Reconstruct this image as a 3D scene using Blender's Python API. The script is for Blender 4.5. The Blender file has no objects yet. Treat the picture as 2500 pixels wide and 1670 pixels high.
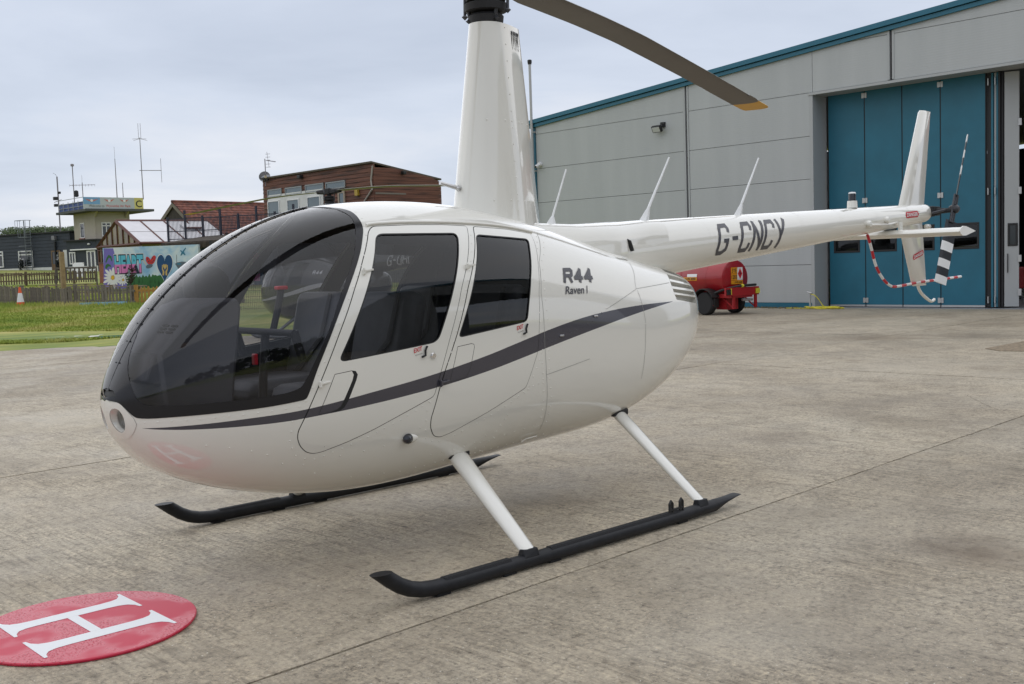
import bpy, bmesh, math, random
import numpy as np
from mathutils import Vector, Matrix
from mathutils.geometry import delaunay_2d_cdt
random.seed(7); rng = np.random.default_rng(7)
S = bpy.context.scene
COL = S.collection
R = math.radians

# ------------------------------------------------------------------ camera
FPX, IW, IH = 2612.6, 2500.0, 1670.0
CAM = Vector((-4.3248, -4.812, 1.4988))
YAW, PIT, ROL = 0.7458, -0.0747, -0.0336
_fw = Vector((math.sin(YAW)*math.cos(PIT), math.cos(YAW)*math.cos(PIT), math.sin(PIT)))
_r0 = Vector((math.cos(YAW), -math.sin(YAW), 0)); _u0 = _r0.cross(_fw)
_r = _r0*math.cos(ROL)+_u0*math.sin(ROL); _u = _r.cross(_fw)
cd = bpy.data.cameras.new('camera'); cam = bpy.data.objects.new('camera', cd); COL.objects.link(cam)
cd.sensor_width = 36.0; cd.lens = 36.0*FPX/IW; cd.clip_start = 0.05; cd.clip_end = 3000
cam.matrix_world = Matrix(((_r.x, _u.x, -_fw.x, CAM.x), (_r.y, _u.y, -_fw.y, CAM.y), (_r.z, _u.z, -_fw.z, CAM.z), (0, 0, 0, 1)))
S.camera = cam
def at(px, py, d):
    """surveyed point: photo direction (px,py) at depth d metres"""
    return CAM + (_fw + _r*((px-IW/2)/FPX) - _u*((py-IH/2)/FPX))*d

# ------------------------------------------------------------------ sky, sun, exposure
SUN_EL, SUN_AZ = R(72), R(60)      # azimuth of the sun measured from +x toward +y
w = bpy.data.worlds.new('World'); S.world = w; w.use_nodes = True
nt = w.node_tree; nt.nodes.clear()
def WN(t, **k):
    n = nt.nodes.new(t)
    for a, b in k.items(): setattr(n, a, b)
    return n
wo = WN('ShaderNodeOutputWorld'); bg = WN('ShaderNodeBackground'); bg.inputs['Strength'].default_value = 0.1
sky = WN('ShaderNodeTexSky', sky_type='NISHITA', sun_disc=False); sky.sun_elevation = SUN_EL; sky.sun_rotation = math.pi/2-SUN_AZ
tc = WN('ShaderNodeTexCoord'); sep = WN('ShaderNodeSeparateXYZ'); nt.links.new(tc.outputs['Generated'], sep.inputs[0])
def wm(op, a, b=None):
    n = WN('ShaderNodeMath', operation=op)
    for i, v in enumerate((a, b)):
        if v is None: continue
        if isinstance(v, (int, float)): n.inputs[i].default_value = v
        else: nt.links.new(v, n.inputs[i])
    return n.outputs[0]
zc = wm('ADD', wm('MAXIMUM', sep.outputs[2], 0.0), 0.10)
cmb = WN('ShaderNodeCombineXYZ')
nt.links.new(wm('DIVIDE', sep.outputs[0], zc), cmb.inputs[0]); nt.links.new(wm('DIVIDE', sep.outputs[1], zc), cmb.inputs[1])
n1 = WN('ShaderNodeTexNoise'); n1.inputs['Scale'].default_value = 0.55; n1.inputs['Detail'].default_value = 7; n1.inputs['Roughness'].default_value = 0.52; n1.inputs['Distortion'].default_value = 0.35
nt.links.new(cmb.outputs[0], n1.inputs['Vector'])
rp = WN('ShaderNodeValToRGB'); nt.links.new(n1.outputs['Fac'], rp.inputs[0])
e = rp.color_ramp.elements; e[0].position = 0.30; e[0].color = (4.8, 5.3, 6.3, 1); e[1].position = 0.66; e[1].color = (7.3, 7.45, 8.0, 1)
k = rp.color_ramp.elements.new(0.47); k.color = (5.8, 6.3, 7.3, 1)
mx = WN('ShaderNodeMix', data_type='RGBA'); mx.inputs[0].default_value = 0.9
nt.links.new(sky.outputs[0], mx.inputs[6]); nt.links.new(rp.outputs[0], mx.inputs[7])
nt.links.new(mx.outputs[2], bg.inputs['Color']); nt.links.new(bg.outputs[0], wo.inputs[0])
sl = bpy.data.lights.new('sun', 'SUN'); sl.energy = 1.3; sl.angle = R(150); sl.color = (1, 0.95, 0.86)
so = bpy.data.objects.new('sun', sl); COL.objects.link(so)
sd = Vector((math.cos(SUN_EL)*math.cos(SUN_AZ), math.cos(SUN_EL)*math.sin(SUN_AZ), math.sin(SUN_EL)))
so.rotation_euler = sd.to_track_quat('Z', 'Y').to_euler(); so.location = sd*60
vs = S.view_settings; vs.view_transform = 'Standard'; vs.look = 'None'; vs.exposure = 0.24; vs.gamma = 1.0; vs.use_curve_mapping = False
S.render.engine = 'CYCLES'; S.cycles.max_bounces = 10; S.cycles.transparent_max_bounces = 24; S.cycles.caustics_reflective = False; S.cycles.caustics_refractive = False

# ------------------------------------------------------------------ materials
MATS = {}
def mat(name, col=(.5, .5, .5), rough=.5, metal=0., spec=.5, noise=0., nscale=8., bump=0., bscale=60., coat=0., col2=None, stretch=None, emit=None, world=False):
    if name in MATS: return MATS[name]
    m = bpy.data.materials.new(name); m.use_nodes = True; t = m.node_tree; b = t.nodes['Principled BSDF']
    b.inputs['Base Color'].default_value = (*col, 1); b.inputs['Roughness'].default_value = rough; b.inputs['Metallic'].default_value = metal
    b.inputs['Specular IOR Level'].default_value = spec; b.inputs['Coat Weight'].default_value = coat; b.inputs['Coat Roughness'].default_value = 0.03
    if noise or bump:
        c = t.nodes.new('ShaderNodeTexCoord'); vec = c.outputs['Object']
        if world:
            g = t.nodes.new('ShaderNodeNewGeometry'); vec = g.outputs['Position']
        if stretch:
            mp = t.nodes.new('ShaderNodeMapping'); mp.inputs['Scale'].default_value = stretch; t.links.new(vec, mp.inputs[0]); vec = mp.outputs[0]
    if noise:
        n = t.nodes.new('ShaderNodeTexNoise'); n.inputs['Scale'].default_value = nscale; n.inputs['Detail'].default_value = 6; n.inputs['Roughness'].default_value = .6
        t.links.new(vec, n.inputs['Vector']); r = t.nodes.new('ShaderNodeValToRGB'); t.links.new(n.outputs['Fac'], r.inputs[0])
        c2 = col2 or tuple(max(0, v*(1-noise)) for v in col); c1 = col if col2 else tuple(min(1, v*(1+noise)) for v in col)
        r.color_ramp.elements[0].position = .33; r.color_ramp.elements[0].color = (*c2, 1); r.color_ramp.elements[1].position = .67; r.color_ramp.elements[1].color = (*c1, 1)
        t.links.new(r.outputs[0], b.inputs['Base Color'])
    if bump:
        n = t.nodes.new('ShaderNodeTexNoise'); n.inputs['Scale'].default_value = bscale; n.inputs['Detail'].default_value = 5
        t.links.new(vec, n.inputs['Vector']); bp = t.nodes.new('ShaderNodeBump'); bp.inputs['Strength'].default_value = bump; bp.inputs['Distance'].default_value = .02
        t.links.new(n.outputs['Fac'], bp.inputs['Height']); t.links.new(bp.outputs[0], b.inputs['Normal'])
    if emit: b.inputs['Emission Color'].default_value = (*emit, 1); b.inputs['Emission Strength'].default_value = 1
    MATS[name] = m; return m
def glass(name, tint, rough=0.0, ior=1.5, gcol=(1, 1, 1)):
    if name in MATS: return MATS[name]
    m = bpy.data.materials.new(name); m.use_nodes = True; t = m.node_tree; t.nodes.clear()
    o = t.nodes.new('ShaderNodeOutputMaterial'); tr = t.nodes.new('ShaderNodeBsdfTransparent'); tr.inputs[0].default_value = (*tint, 1)
    g = t.nodes.new('ShaderNodeBsdfGlossy'); g.inputs['Roughness'].default_value = rough; g.inputs['Color'].default_value = (*gcol, 1)
    f = t.nodes.new('ShaderNodeFresnel'); f.inputs['IOR'].default_value = ior; mm = t.nodes.new('ShaderNodeMixShader')
    t.links.new(f.outputs[0], mm.inputs[0]); t.links.new(tr.outputs[0], mm.inputs[1]); t.links.new(g.outputs[0], mm.inputs[2]); t.links.new(mm.outputs[0], o.inputs[0])
    MATS[name] = m; return m
BLACK = mat('black_rubber', (.012, .012, .013), .55)

# ------------------------------------------------------------------ mesh helpers
def tag(o, label=None, cat=None, group=None, kind=None):
    if label: o['label'] = label
    if cat: o['category'] = cat
    if group: o['group'] = group
    if kind: o['kind'] = kind
    return o
def empty(name, loc=(0, 0, 0), rz=0., label=None, cat=None, group=None, parent=None):
    o = bpy.data.objects.new(name, None); COL.objects.link(o); o.location = loc; o.rotation_euler = (0, 0, rz); o.empty_display_size = .1
    if parent: o.parent = parent
    return tag(o, label, cat, group)
class MB:
    def __init__(s): s.v = []; s.f = []; s.mi = []
    def add(s, V, F, mi=0):
        k = len(s.v); s.v += [tuple(p) for p in V]; s.f += [tuple(i+k for i in f) for f in F]; s.mi += [mi]*len(F); return s
    def box(s, lo, hi, M=None, mi=0):
        V = [Vector((x, y, z)) for x in (lo[0], hi[0]) for y in (lo[1], hi[1]) for z in (lo[2], hi[2])]
        if M: V = [M @ p for p in V]
        return s.add(V, [(0, 1, 3, 2), (4, 6, 7, 5), (0, 4, 5, 1), (2, 3, 7, 6), (0, 2, 6, 4), (1, 5, 7, 3)], mi)
    def prism(s, P, d, mi=0):
        """P: list of 3D points (planar polygon), extruded by vector d"""
        n = len(P); P = [Vector(p) for p in P]; d = Vector(d)
        return s.add(P+[p+d for p in P], [tuple(range(n))[::-1], tuple(range(n, 2*n))]+[(i, (i+1) % n, n+(i+1) % n, n+i) for i in range(n)], mi)
    def tube(s, path, r, n=10, mi=0, cap=True, up=None, sq=(1, 1)):
        P = [Vector(p) for p in path]; rr = r if hasattr(r, '__len__') else [r]*len(P); V = []; F = []; prev = None
        for i, p in enumerate(P):
            t = (P[min(i+1, len(P)-1)]-P[max(i-1, 0)])
            t = t.normalized() if t.length > 1e-9 else Vector((0, 0, 1))
            if prev is None:
                a = Vector(up) if up else (Vector((0, 0, 1)) if abs(t.z) < .9 else Vector((1, 0, 0)))
            else: a = prev
            b = (a - t*a.dot(t)).normalized(); prev = b; c = t.cross(b)
            V += [p+(b*math.cos(2*math.pi*k/n)*sq[0]+c*math.sin(2*math.pi*k/n)*sq[1])*rr[i] for k in range(n)]
        for i in range(len(P)-1):
            F += [(i*n+k, i*n+(k+1) % n, (i+1)*n+(k+1) % n, (i+1)*n+k) for k in range(n)]
        if cap: F += [tuple(range(n))[::-1], tuple(range((len(P)-1)*n, len(P)*n))]
        return s.add(V, F, mi)
    def lathe(s, prof, n=20, M=None, mi=0, cap=True):
        """prof: (r, z) list about local z"""
        V = []; F = []
        for r, z in prof: V += [Vector((r*math.cos(2*math.pi*k/n), r*math.sin(2*math.pi*k/n), z)) for k in range(n)]
        if M: V = [M @ p for p in V]
        for i in range(len(prof)-1): F += [(i*n+k, i*n+(k+1) % n, (i+1)*n+(k+1) % n, (i+1)*n+k) for k in range(n)]
        if cap: F += [tuple(range(n))[::-1], tuple(range((len(prof)-1)*n, len(prof)*n))]
        return s.add(V, F, mi)
    def loft(s, rings, mi=0, cap=True):
        n = len(rings[0]); V = [p for r in rings for p in r]; F = []
        for i in range(len(rings)-1): F += [(i*n+k, i*n+(k+1) % n, (i+1)*n+(k+1) % n, (i+1)*n+k) for k in range(n)]
        if cap: F += [tuple(range(n))[::-1], tuple(range((len(rings)-1)*n, len(rings)*n))]
        return s.add(V, F, mi)
    def build(s, name, m, parent=None, smooth=False, bevel=0., label=None, cat=None, group=None, kind=None, fixn=True, loc=None, rz=0., sub=0):
        me = bpy.data.meshes.new(name); me.from_pydata(s.v, [], s.f); me.update()
        ms = m if isinstance(m, (list, tuple)) else [m]
        for q in ms: me.materials.append(q)
        if len(ms) > 1: me.polygons.foreach_set('material_index', s.mi)
        if fixn:
            bm = bmesh.new(); bm.from_mesh(me); bmesh.ops.recalc_face_normals(bm, faces=bm.faces); bm.to_mesh(me); bm.free()
        return link(name, me, parent, smooth, bevel, label, cat, group, kind, loc, rz, sub)
def link(name, me, parent=None, smooth=False, bevel=0., label=None, cat=None, group=None, kind=None, loc=None, rz=0., sub=0):
    o = bpy.data.objects.new(name, me); COL.objects.link(o)
    if parent: o.parent = parent
    if loc is not None: o.location = loc
    if rz: o.rotation_euler = (0, 0, rz)
    if smooth:
        me.shade_smooth()
        me.set_sharp_from_angle(angle=R(40))
    if bevel:
        b = o.modifiers.new('bevel', 'BEVEL'); b.width = bevel; b.segments = 2; b.limit_method = 'ANGLE'; b.angle_limit = R(40)
    if sub:
        b = o.modifiers.new('sub', 'SUBSURF'); b.levels = sub; b.render_levels = sub
    return tag(o, label, cat, group, kind)
def text_mesh(s, size=1., offset=0., shear=0., xs=1., align='LEFT', spacing=1.):
    c = bpy.data.curves.new('lettering', 'FONT'); c.body = s; c.size = size; c.offset = offset; c.shear = shear; c.align_x = align; c.space_character = spacing
    o = bpy.data.objects.new('lettering', c); COL.objects.link(o)
    bpy.context.view_layer.update()
    me = bpy.data.meshes.new_from_object(o.evaluated_get(bpy.context.evaluated_depsgraph_get()))
    bpy.data.objects.remove(o); bpy.data.curves.remove(c)
    for v in me.vertices: v.co.x *= xs
    return me
def text_on(s, place, name, m, parent, size, offset=0., shear=0., xs=1., maxedge=None, align='LEFT', box=None, label=None, spacing=1.):
    """place(u,v)->Vector. box=(w,h): fit lettering into a w x h box"""
    me = text_mesh(s, size, offset, shear, xs, align, spacing); bm = bmesh.new(); bm.from_mesh(me)
    if box:
        xx = [v.co.x for v in bm.verts]; yy = [v.co.y for v in bm.verts]; x0, x1, y0, y1 = min(xx), max(xx), min(yy), max(yy)
        for v in bm.verts: v.co.x = (v.co.x-x0)/(x1-x0)*box[0]; v.co.y = (v.co.y-y0)/(y1-y0)*box[1]
    if maxedge:
        bmesh.ops.triangulate(bm, faces=bm.faces)
        for _ in range(4):
            es = [e for e in bm.edges if e.calc_length() > maxedge]
            if not es: break
            bmesh.ops.subdivide_edges(bm, edges=es, cuts=1); bmesh.ops.triangulate(bm, faces=[f for f in bm.faces if len(f.verts) > 3])
    for v in bm.verts: v.co = place(v.co.x, v.co.y)
    bm.to_mesh(me); bm.free(); me.materials.clear(); me.materials.append(m); me.name = name
    return link(name, me, parent, label=label)
class Facade:
    """vertical plane through A and B (surveyed points); uv in metres, n points to the camera side"""
    def __init__(s, A, B):
        s.o = Vector((A.x, A.y, 0)); d = Vector((B.x-A.x, B.y-A.y, 0)); s.len = d.length; s.d = d.normalized(); s.n = Vector((s.d.y, -s.d.x, 0))
        if s.n.dot(CAM-s.o) < 0: s.n = -s.n
    def uv(s, px, py, off=0.):
        d = at(px, py, 1.)-CAM; t = ((s.o-CAM).dot(s.n)+off)/d.dot(s.n); P = CAM+d*t
        return (P-s.o).dot(s.d), P.z
    def P(s, u, v, off=0.): return s.o+s.d*u+s.n*off+Vector((0, 0, v))
    def M(s): return Matrix((( s.d.x, s.n.x, 0, s.o.x), (s.d.y, s.n.y, 0, s.o.y), (0, 0, 1, 0), (0, 0, 0, 1)))
    def box(s, mb, u0, v0, u1, v1, o0, o1, mi=0): return mb.box((min(u0, u1), o0, min(v0, v1)), (max(u0, u1), o1, max(v0, v1)), s.M(), mi)
    def pbox(s, mb, px0, py0, px1, py1, o0, o1, mi=0):
        a = s.uv(px0, py0); b = s.uv(px1, py1); return s.box(mb, a[0], a[1], b[0], b[1], o0, o1, mi)
    def poly(s, mb, pts, o0, o1, mi=0): return mb.prism([s.P(u, v, o0) for u, v in pts], s.n*(o1-o0), mi)
def frame_boxes(F, mb, u0, v0, u1, v1, t, o0, o1):
    F.box(mb, u0, v0, u1, v0+t, o0, o1); F.box(mb, u0, v1-t, u1, v1, o0, o1); F.box(mb, u0, v0+t, u0+t, v1-t, o0, o1); F.box(mb, u1-t, v0+t, u1, v1-t, o0, o1)
def densify(P, step=.03, closed=True):
    o = []; n = len(P)
    for i in range(n if closed else n-1):
        A = P[i]; B = P[(i+1) % n]; L = math.dist(A, B); k = max(1, int(L/step))
        o += [tuple(A[j]+(B[j]-A[j])*t/k for j in range(len(A))) for t in range(k)]
    if not closed: o.append(tuple(P[-1]))
    return o
def smooth_line(P, k=2):
    P = [tuple(p) for p in P]
    for _ in range(k):
        o = [P[0]]
        for a, b in zip(P[:-1], P[1:]): o += [tuple(a[i]*.75+b[i]*.25 for i in range(len(a))), tuple(a[i]*.25+b[i]*.75 for i in range(len(a)))]
        o.append(P[-1]); P = o
    return P

ROUND_C = [(1, .74), (1, .88), (.88, 1), (.12, 1), (0, .88), (0, .12), (.12, 0), (.88, 0), (1, .12), (1, .26)]
GLYPH = {'G': [[(1, .74), (1, .88), (.86, 1), (.14, 1), (0, .88), (0, .12), (.14, 0), (.6, 0), (.86, .08), (1, .12), (1, .44), (.55, .44)]], 'C': [ROUND_C], '-': [[(.05, .5), (.95, .5)]], 'N': [[(0, -.07), (0, 1.07)], [(-.04, 1.0), (1.04, 0.0)], [(1, -.07), (1, 1.07)]],
 'Y': [[(-.03, 1.07), (.5, .42)], [(1.03, 1.07), (.5, .42)], [(.5, .47), (.5, -.07)]], 'R': [[(0, -.12), (0, 1), (.85, 1), (1, .9), (1, .58), (.85, .48), (0, .48)], [(.60, .50), (1.05, -.12)]], '4': [[(.74, -.12), (.74, 1.1)], [(.80, 1.0), (-.02, .22)], [(-.12, .28), (1.12, .28)]],
 'O': [[(.12, 0), (0, .12), (0, .88), (.12, 1), (.88, 1), (1, .88), (1, .12), (.88, 0), (.12, 0)]], 'H': [[(0, 0), (0, 1)], [(1, 0), (1, 1)], [(0, .5), (1, .5)]], 'L': [[(0, 1), (0, 0), (1, 0)]], 'I': [[(.5, 0), (.5, 1)]]}
def stroke_text(s, place, name, m, parent, gw, gh, gap, th, shear=0., maxe=.02, wmap=None):
    """block lettering built from thick strokes; place(u,v)->Vector"""
    x = 0.
    for ch in s:
        w_ = gw*(wmap or {}).get(ch, 1.); mb = MB()
        for si, pl in enumerate(GLYPH[ch]):
            P = [Vector((x+a*w_+shear*b*gh, b*gh)) for a, b in pl]; D = []
            for a, b in zip(P[:-1], P[1:]):
                n = max(1, int((b-a).length/maxe)); D += [a+(b-a)*(k/n) for k in range(n)]
            D.append(P[-1]); L = []; Rr = []
            for i, p in enumerate(D):
                t0 = (p-D[i-1]).normalized() if i else (D[1]-p).normalized(); t1 = (D[i+1]-p).normalized() if i < len(D)-1 else t0
                t = (t0+t1); t = t.normalized() if t.length > .2 else t1; n = Vector((-t.y, t.x)); c = max(.5, n.dot(Vector((-t1.y, t1.x)))); q = n*(th/2/c); L.append(p+q); Rr.append(p-q)
            V = [place(*v)+Vector((0, -.0005*si, 0)) for ab in zip(L, Rr) for v in ab]; mb.add(V, [(2*i, 2*i+1, 2*i+3, 2*i+2) for i in range(len(D)-1)])
        mb.build(name, m, parent, fixn=False); x += w_+gap
def pip(poly, X, Y):
    poly = np.asarray(poly); r = np.zeros(X.shape, bool); n = len(poly)
    for i in range(n):
        x1, y1 = poly[i]; x2, y2 = poly[i-1]
        c = (y1 > Y) != (y2 > Y)
        with np.errstate(divide='ignore', invalid='ignore'): r ^= c & (X < (x2-x1)*(Y-y1)/(y2-y1+1e-15)+x1)
    return r
# ================================================================== GROUND
def ter(x, y):
    s = .33*(x-CAM.x)+.944*(y-CAM.y)-25.0
    if s <= 0: return -.03 if s < -1 else -.03+.05*(s+1)
    return .02+.0135*s+.00012*s*s if s < 140 else .02+.0135*140+.00012*140*140+.008*(s-140)
def node_mat(name):
    m = bpy.data.materials.new(name); m.use_nodes = True; t = m.node_tree; MATS[name] = m; return m, t, t.nodes['Principled BSDF']
def N(t, ty, **k):
    n = t.nodes.new(ty)
    for a, b in k.items():
        if a in n.inputs: n.inputs[a].default_value = b
        else: setattr(n, a, b)
    return n
def ramp(t, src, stops):
    r = t.nodes.new('ShaderNodeValToRGB'); t.links.new(src, r.inputs[0]); e = r.color_ramp.elements
    e[0].position, e[0].color = stops[0][0], (*stops[0][1], 1); e[1].position, e[1].color = stops[-1][0], (*stops[-1][1], 1)
    for p, c in stops[1:-1]: e.new(p).color = (*c, 1)
    return r.outputs[0]
def mixc(t, fac, a, b, bt='MIX'):
    n = t.nodes.new('ShaderNodeMix'); n.data_type = 'RGBA'; n.blend_type = bt
    for i, v in ((0, fac), (6, a), (7, b)):
        if isinstance(v, (int, float)): n.inputs[i].default_value = v
        elif isinstance(v, tuple): n.inputs[i].default_value = (*v, 1)
        else: t.links.new(v, n.inputs[i])
    return n.outputs[2]
def N_div(t, a, d):
    n = N(t, 'ShaderNodeMath', operation='DIVIDE'); t.links.new(a, n.inputs[0]); n.inputs[1].default_value = d; return n.outputs[0]
def gpt(px, py, z=.06): d = at(px, py, 1)-CAM; return CAM+d*((z-CAM.z)/d.z)
SPOTS = []
for q, r_, st_, cl_ in (((2390, 1345), .42, .62, (.11, .078, .05)), ((2150, 825), 1.0, .5, (.13, .10, .07)), ((2360, 822), 1.1, .5, (.12, .095, .068)), ((1900, 1065), .5, .35, (.14, .11, .08)), ((1330, 1220), .5, .35, (.11, .085, .058)), ((150, 1030), 1.3, .30, (.46, .42, .35)), ((2250, 900), 1.2, .3, (.42, .38, .32)), ((1750, 1560), .5, .3, (.45, .42, .37)), ((455, 1540), .05, .55, (.14, .12, .095)), ((415, 1585), .055, .55, (.14, .12, .095)), ((382, 1622), .05, .5, (.14, .12, .095)), ((400, 1655), .045, .5, (.14, .12, .095)), ((280, 1580), .06, .35, (.15, .13, .1)), ((460, 1300), .10, .4, (.12, .10, .08)), ((540, 1452), .02, .8, (.06, .045, .02))):  # the small dark spot under the far skid's bend paints the skid's shadow
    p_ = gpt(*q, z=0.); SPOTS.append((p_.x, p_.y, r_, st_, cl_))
def concrete(name, tone=1.):
    m, t, b = node_mat(name); g = N(t, 'ShaderNodeNewGeometry'); P = g.outputs['Position']
    def noise(sc, det=5, st=None, ro=.55, dist=0.):
        v = P
        if st:
            mp = N(t, 'ShaderNodeMapping'); mp.inputs['Scale'].default_value = st; mp.inputs['Rotation'].default_value = (0, 0, -.06); t.links.new(P, mp.inputs[0]); v = mp.outputs[0]
        n = N(t, 'ShaderNodeTexNoise', Scale=sc, Detail=det, Roughness=ro, Distortion=dist); t.links.new(v, n.inputs['Vector']); return n.outputs['Fac']
    k = tone
    base = ramp(t, noise(.42, 7, None, .58, .5), [(.30, (.26*k, .226*k, .182*k)), (.5, (.335*k, .298*k, .246*k)), (.70, (.39*k, .355*k, .30*k))])
    mott = ramp(t, noise(3.1, 7, None, .7, .8), [(.32, (.74, .73, .71)), (.5, (1, 1, 1)), (.68, (1.16, 1.15, 1.13))])
    c = mixc(t, .9, base, mott, 'MULTIPLY')
    brush = ramp(t, noise(1, 7, (34, 2.4, 1), .75, .3), [(.33, (.58, .56, .54)), (.5, (1, 1, 1)), (.68, (1.26, 1.24, 1.2))])
    c = mixc(t, ramp(t, noise(.9, 4, None, .5, .6), [(.38, (.25, .25, .25)), (.6, (1, 1, 1))]), c, mixc(t, 1., c, brush, 'MULTIPLY'))
    gm = ramp(t, noise(1.1, 5, None, .6, .8), [(.36, (.45, .45, .45)), (.62, (1, 1, 1))])
    grit = ramp(t, noise(48, 6, (1, .8, 1), .82), [(.37, (.28, .26, .25)), (.455, (.92, .92, .92)), (.53, (1.05, 1.05, 1.04)), (.63, (1.55, 1.5, 1.42))])
    c = mixc(t, gm, c, mixc(t, 1., c, grit, 'MULTIPLY'))
    peb = ramp(t, noise(17, 6, None, .8, .4), [(.36, (.45, .43, .41)), (.47, (1, 1, 1)), (.6, (1.08, 1.08, 1.06))])
    c = mixc(t, .8, c, peb, 'MULTIPLY')
    scr = ramp(t, noise(1, 4, (75, 2.2, 1), .6, .2), [(.60, (0, 0, 0)), (.68, (.75, .75, .75))])
    scm = ramp(t, noise(.7, 4, None, .5, .4), [(.5, (0, 0, 0)), (.62, (1, 1, 1))])
    c = mixc(t, mixc(t, 1., scr, scm, 'MULTIPLY'), c, (.12*k, .105*k, .09*k))
    vo = N(t, 'ShaderNodeTexVoronoi', Scale=24.); t.links.new(P, vo.inputs['Vector'])
    pit = ramp(t, vo.outputs['Distance'], [(.06, (.14, .13, .13)), (.15, (1, 1, 1))])
    c = mixc(t, ramp(t, noise(2.4, 5, None, .7, .6), [(.50, (0, 0, 0)), (.62, (1, 1, 1))]), c, mixc(t, 1., c, pit, 'MULTIPLY'))
    fleck = ramp(t, noise(70, 3, None, .6), [(.66, (0, 0, 0)), (.71, (1, 1, 1))]); c = mixc(t, fleck, c, (.62*k, .60*k, .55*k))
    stain = ramp(t, noise(.33, 5, (1, 1.2, 1), .55, 1.2), [(.56, (0, 0, 0)), (.74, (.42, .42, .42))])
    c = mixc(t, stain, c, (.14*k, .115*k, .088*k))
    wob = noise(2.2, 5, None, .6, .6)
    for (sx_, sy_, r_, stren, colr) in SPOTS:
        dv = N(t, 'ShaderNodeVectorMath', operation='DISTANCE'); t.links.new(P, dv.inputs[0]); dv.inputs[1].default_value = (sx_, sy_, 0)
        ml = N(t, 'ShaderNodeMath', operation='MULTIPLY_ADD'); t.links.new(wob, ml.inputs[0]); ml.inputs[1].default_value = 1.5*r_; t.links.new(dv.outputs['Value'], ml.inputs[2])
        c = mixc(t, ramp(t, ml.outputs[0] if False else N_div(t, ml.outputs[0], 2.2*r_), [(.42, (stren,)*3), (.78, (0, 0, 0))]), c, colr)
    c = mixc(t, 1., c, (1.06, 1.035, .965), 'MULTIPLY')
    t.links.new(c, b.inputs['Base Color'])
    t.links.new(ramp(t, noise(.8, 4), [(.35, (.55, .55, .55)), (.7, (.9, .9, .9))]), b.inputs['Roughness'])
    bp = N(t, 'ShaderNodeBump', Strength=.4, Distance=.005); ad = N(t, 'ShaderNodeMath', operation='ADD')
    t.links.new(noise(85, 4), ad.inputs[0]); t.links.new(noise(1, 5, (40, 1.5, 1), .6), ad.inputs[1]); t.links.new(ad.outputs[0], bp.inputs['Height']); t.links.new(bp.outputs[0], b.inputs['Normal'])
    return m
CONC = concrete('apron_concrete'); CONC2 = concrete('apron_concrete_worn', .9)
JOINT = mat('joint_soil', (.045, .038, .028), .95, noise=.5, nscale=30, world=True)
AJ = .0444; JD = Vector((math.cos(AJ), math.sin(AJ), 0)); JN = Vector((-math.sin(AJ), math.cos(AJ), 0))
# terrain sheet to the horizon
def terrain():
    ax = sorted(set([-900, -500, -300, -180, -110, -70]+list(range(-46, 14, 4))+list(range(14, 34))+list(range(34, 150, 4))+[170, 200, 250, 320, 420, 600, 900]))
    V = [(x, y, ter(x, y)-(.05 if (x < 46 and y < 16) else 0)) for y in ax for x in ax]; n = len(ax)
    F = [(j*n+i, j*n+i+1, (j+1)*n+i+1, (j+1)*n+i) for j in range(n-1) for i in range(n-1)]
    return MB().add(V, F)
m, t, b = node_mat('mown_grass'); g = N(t, 'ShaderNodeNewGeometry')
n1_ = N(t, 'ShaderNodeTexNoise', Scale=.35, Detail=5.); t.links.new(g.outputs['Position'], n1_.inputs['Vector'])
mp = N(t, 'ShaderNodeMapping'); mp.inputs['Scale'].default_value = (.9, 5, 1); mp.inputs['Rotation'].default_value = (0, 0, .38); t.links.new(g.outputs['Position'], mp.inputs[0])
n2_ = N(t, 'ShaderNodeTexNoise', Scale=.5, Detail=4.); t.links.new(mp.outputs[0], n2_.inputs['Vector'])
c = ramp(t, n1_.outputs['Fac'], [(.3, (.13, .19, .028)), (.5, (.22, .25, .05)), (.7, (.36, .33, .11))])
c = mixc(t, .8, c, ramp(t, n2_.outputs['Fac'], [(.35, (.65, .75, .6)), (.6, (1.25, 1.15, 1.0))]), 'MULTIPLY')
t.links.new(c, b.inputs['Base Color']); b.inputs['Roughness'].default_value = .9
GRASS = m
terrain().build('grass_field', GRASS, kind='structure', smooth=True)
# apron: soil bed with concrete slabs
apron = MB().prism([(-60, -60, -.03), (60, -60, -.03), (60, 16, -.03), (24, 17.2, -.03), (11, 19.4, -.03), (5.6, 19.3, -.03), (3.3, 20.2, -.03), (-60, 42, -.03)], (0, 0, .012)).build('apron', JOINT, kind='structure')
def clip_poly(P, n, d):      # keep n.p <= d
    o = []
    for i in range(len(P)):
        a, b2 = P[i], P[(i+1) % len(P)]; da, db = n[0]*a[0]+n[1]*a[1]-d, n[0]*b2[0]+n[1]*b2[1]-d
        if da <= 0: o.append(a)
        if da*db < 0: k = da/(da-db); o.append((a[0]+(b2[0]-a[0])*k, a[1]+(b2[1]-a[1])*k))
    return o
ycut = [-1.235-5.15*k for k in range(4, 0, -1)]+[-1.235, 3.79, 8.85, 14.0, 19.1, 24.3, 29.5]; xcut = [-32, -24, -15.5, -7.2, 7.9, 13.3, 14.9, 20.6, 27, 34]
GAPJ = .0085
def wavy(a, b2, seed, n):
    r_ = random.Random(seed); return [(a+(b2-a)*i/n, 0 if i in (0, n) else r_.uniform(-.004, .004)) for i in range(n+1)]
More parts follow.
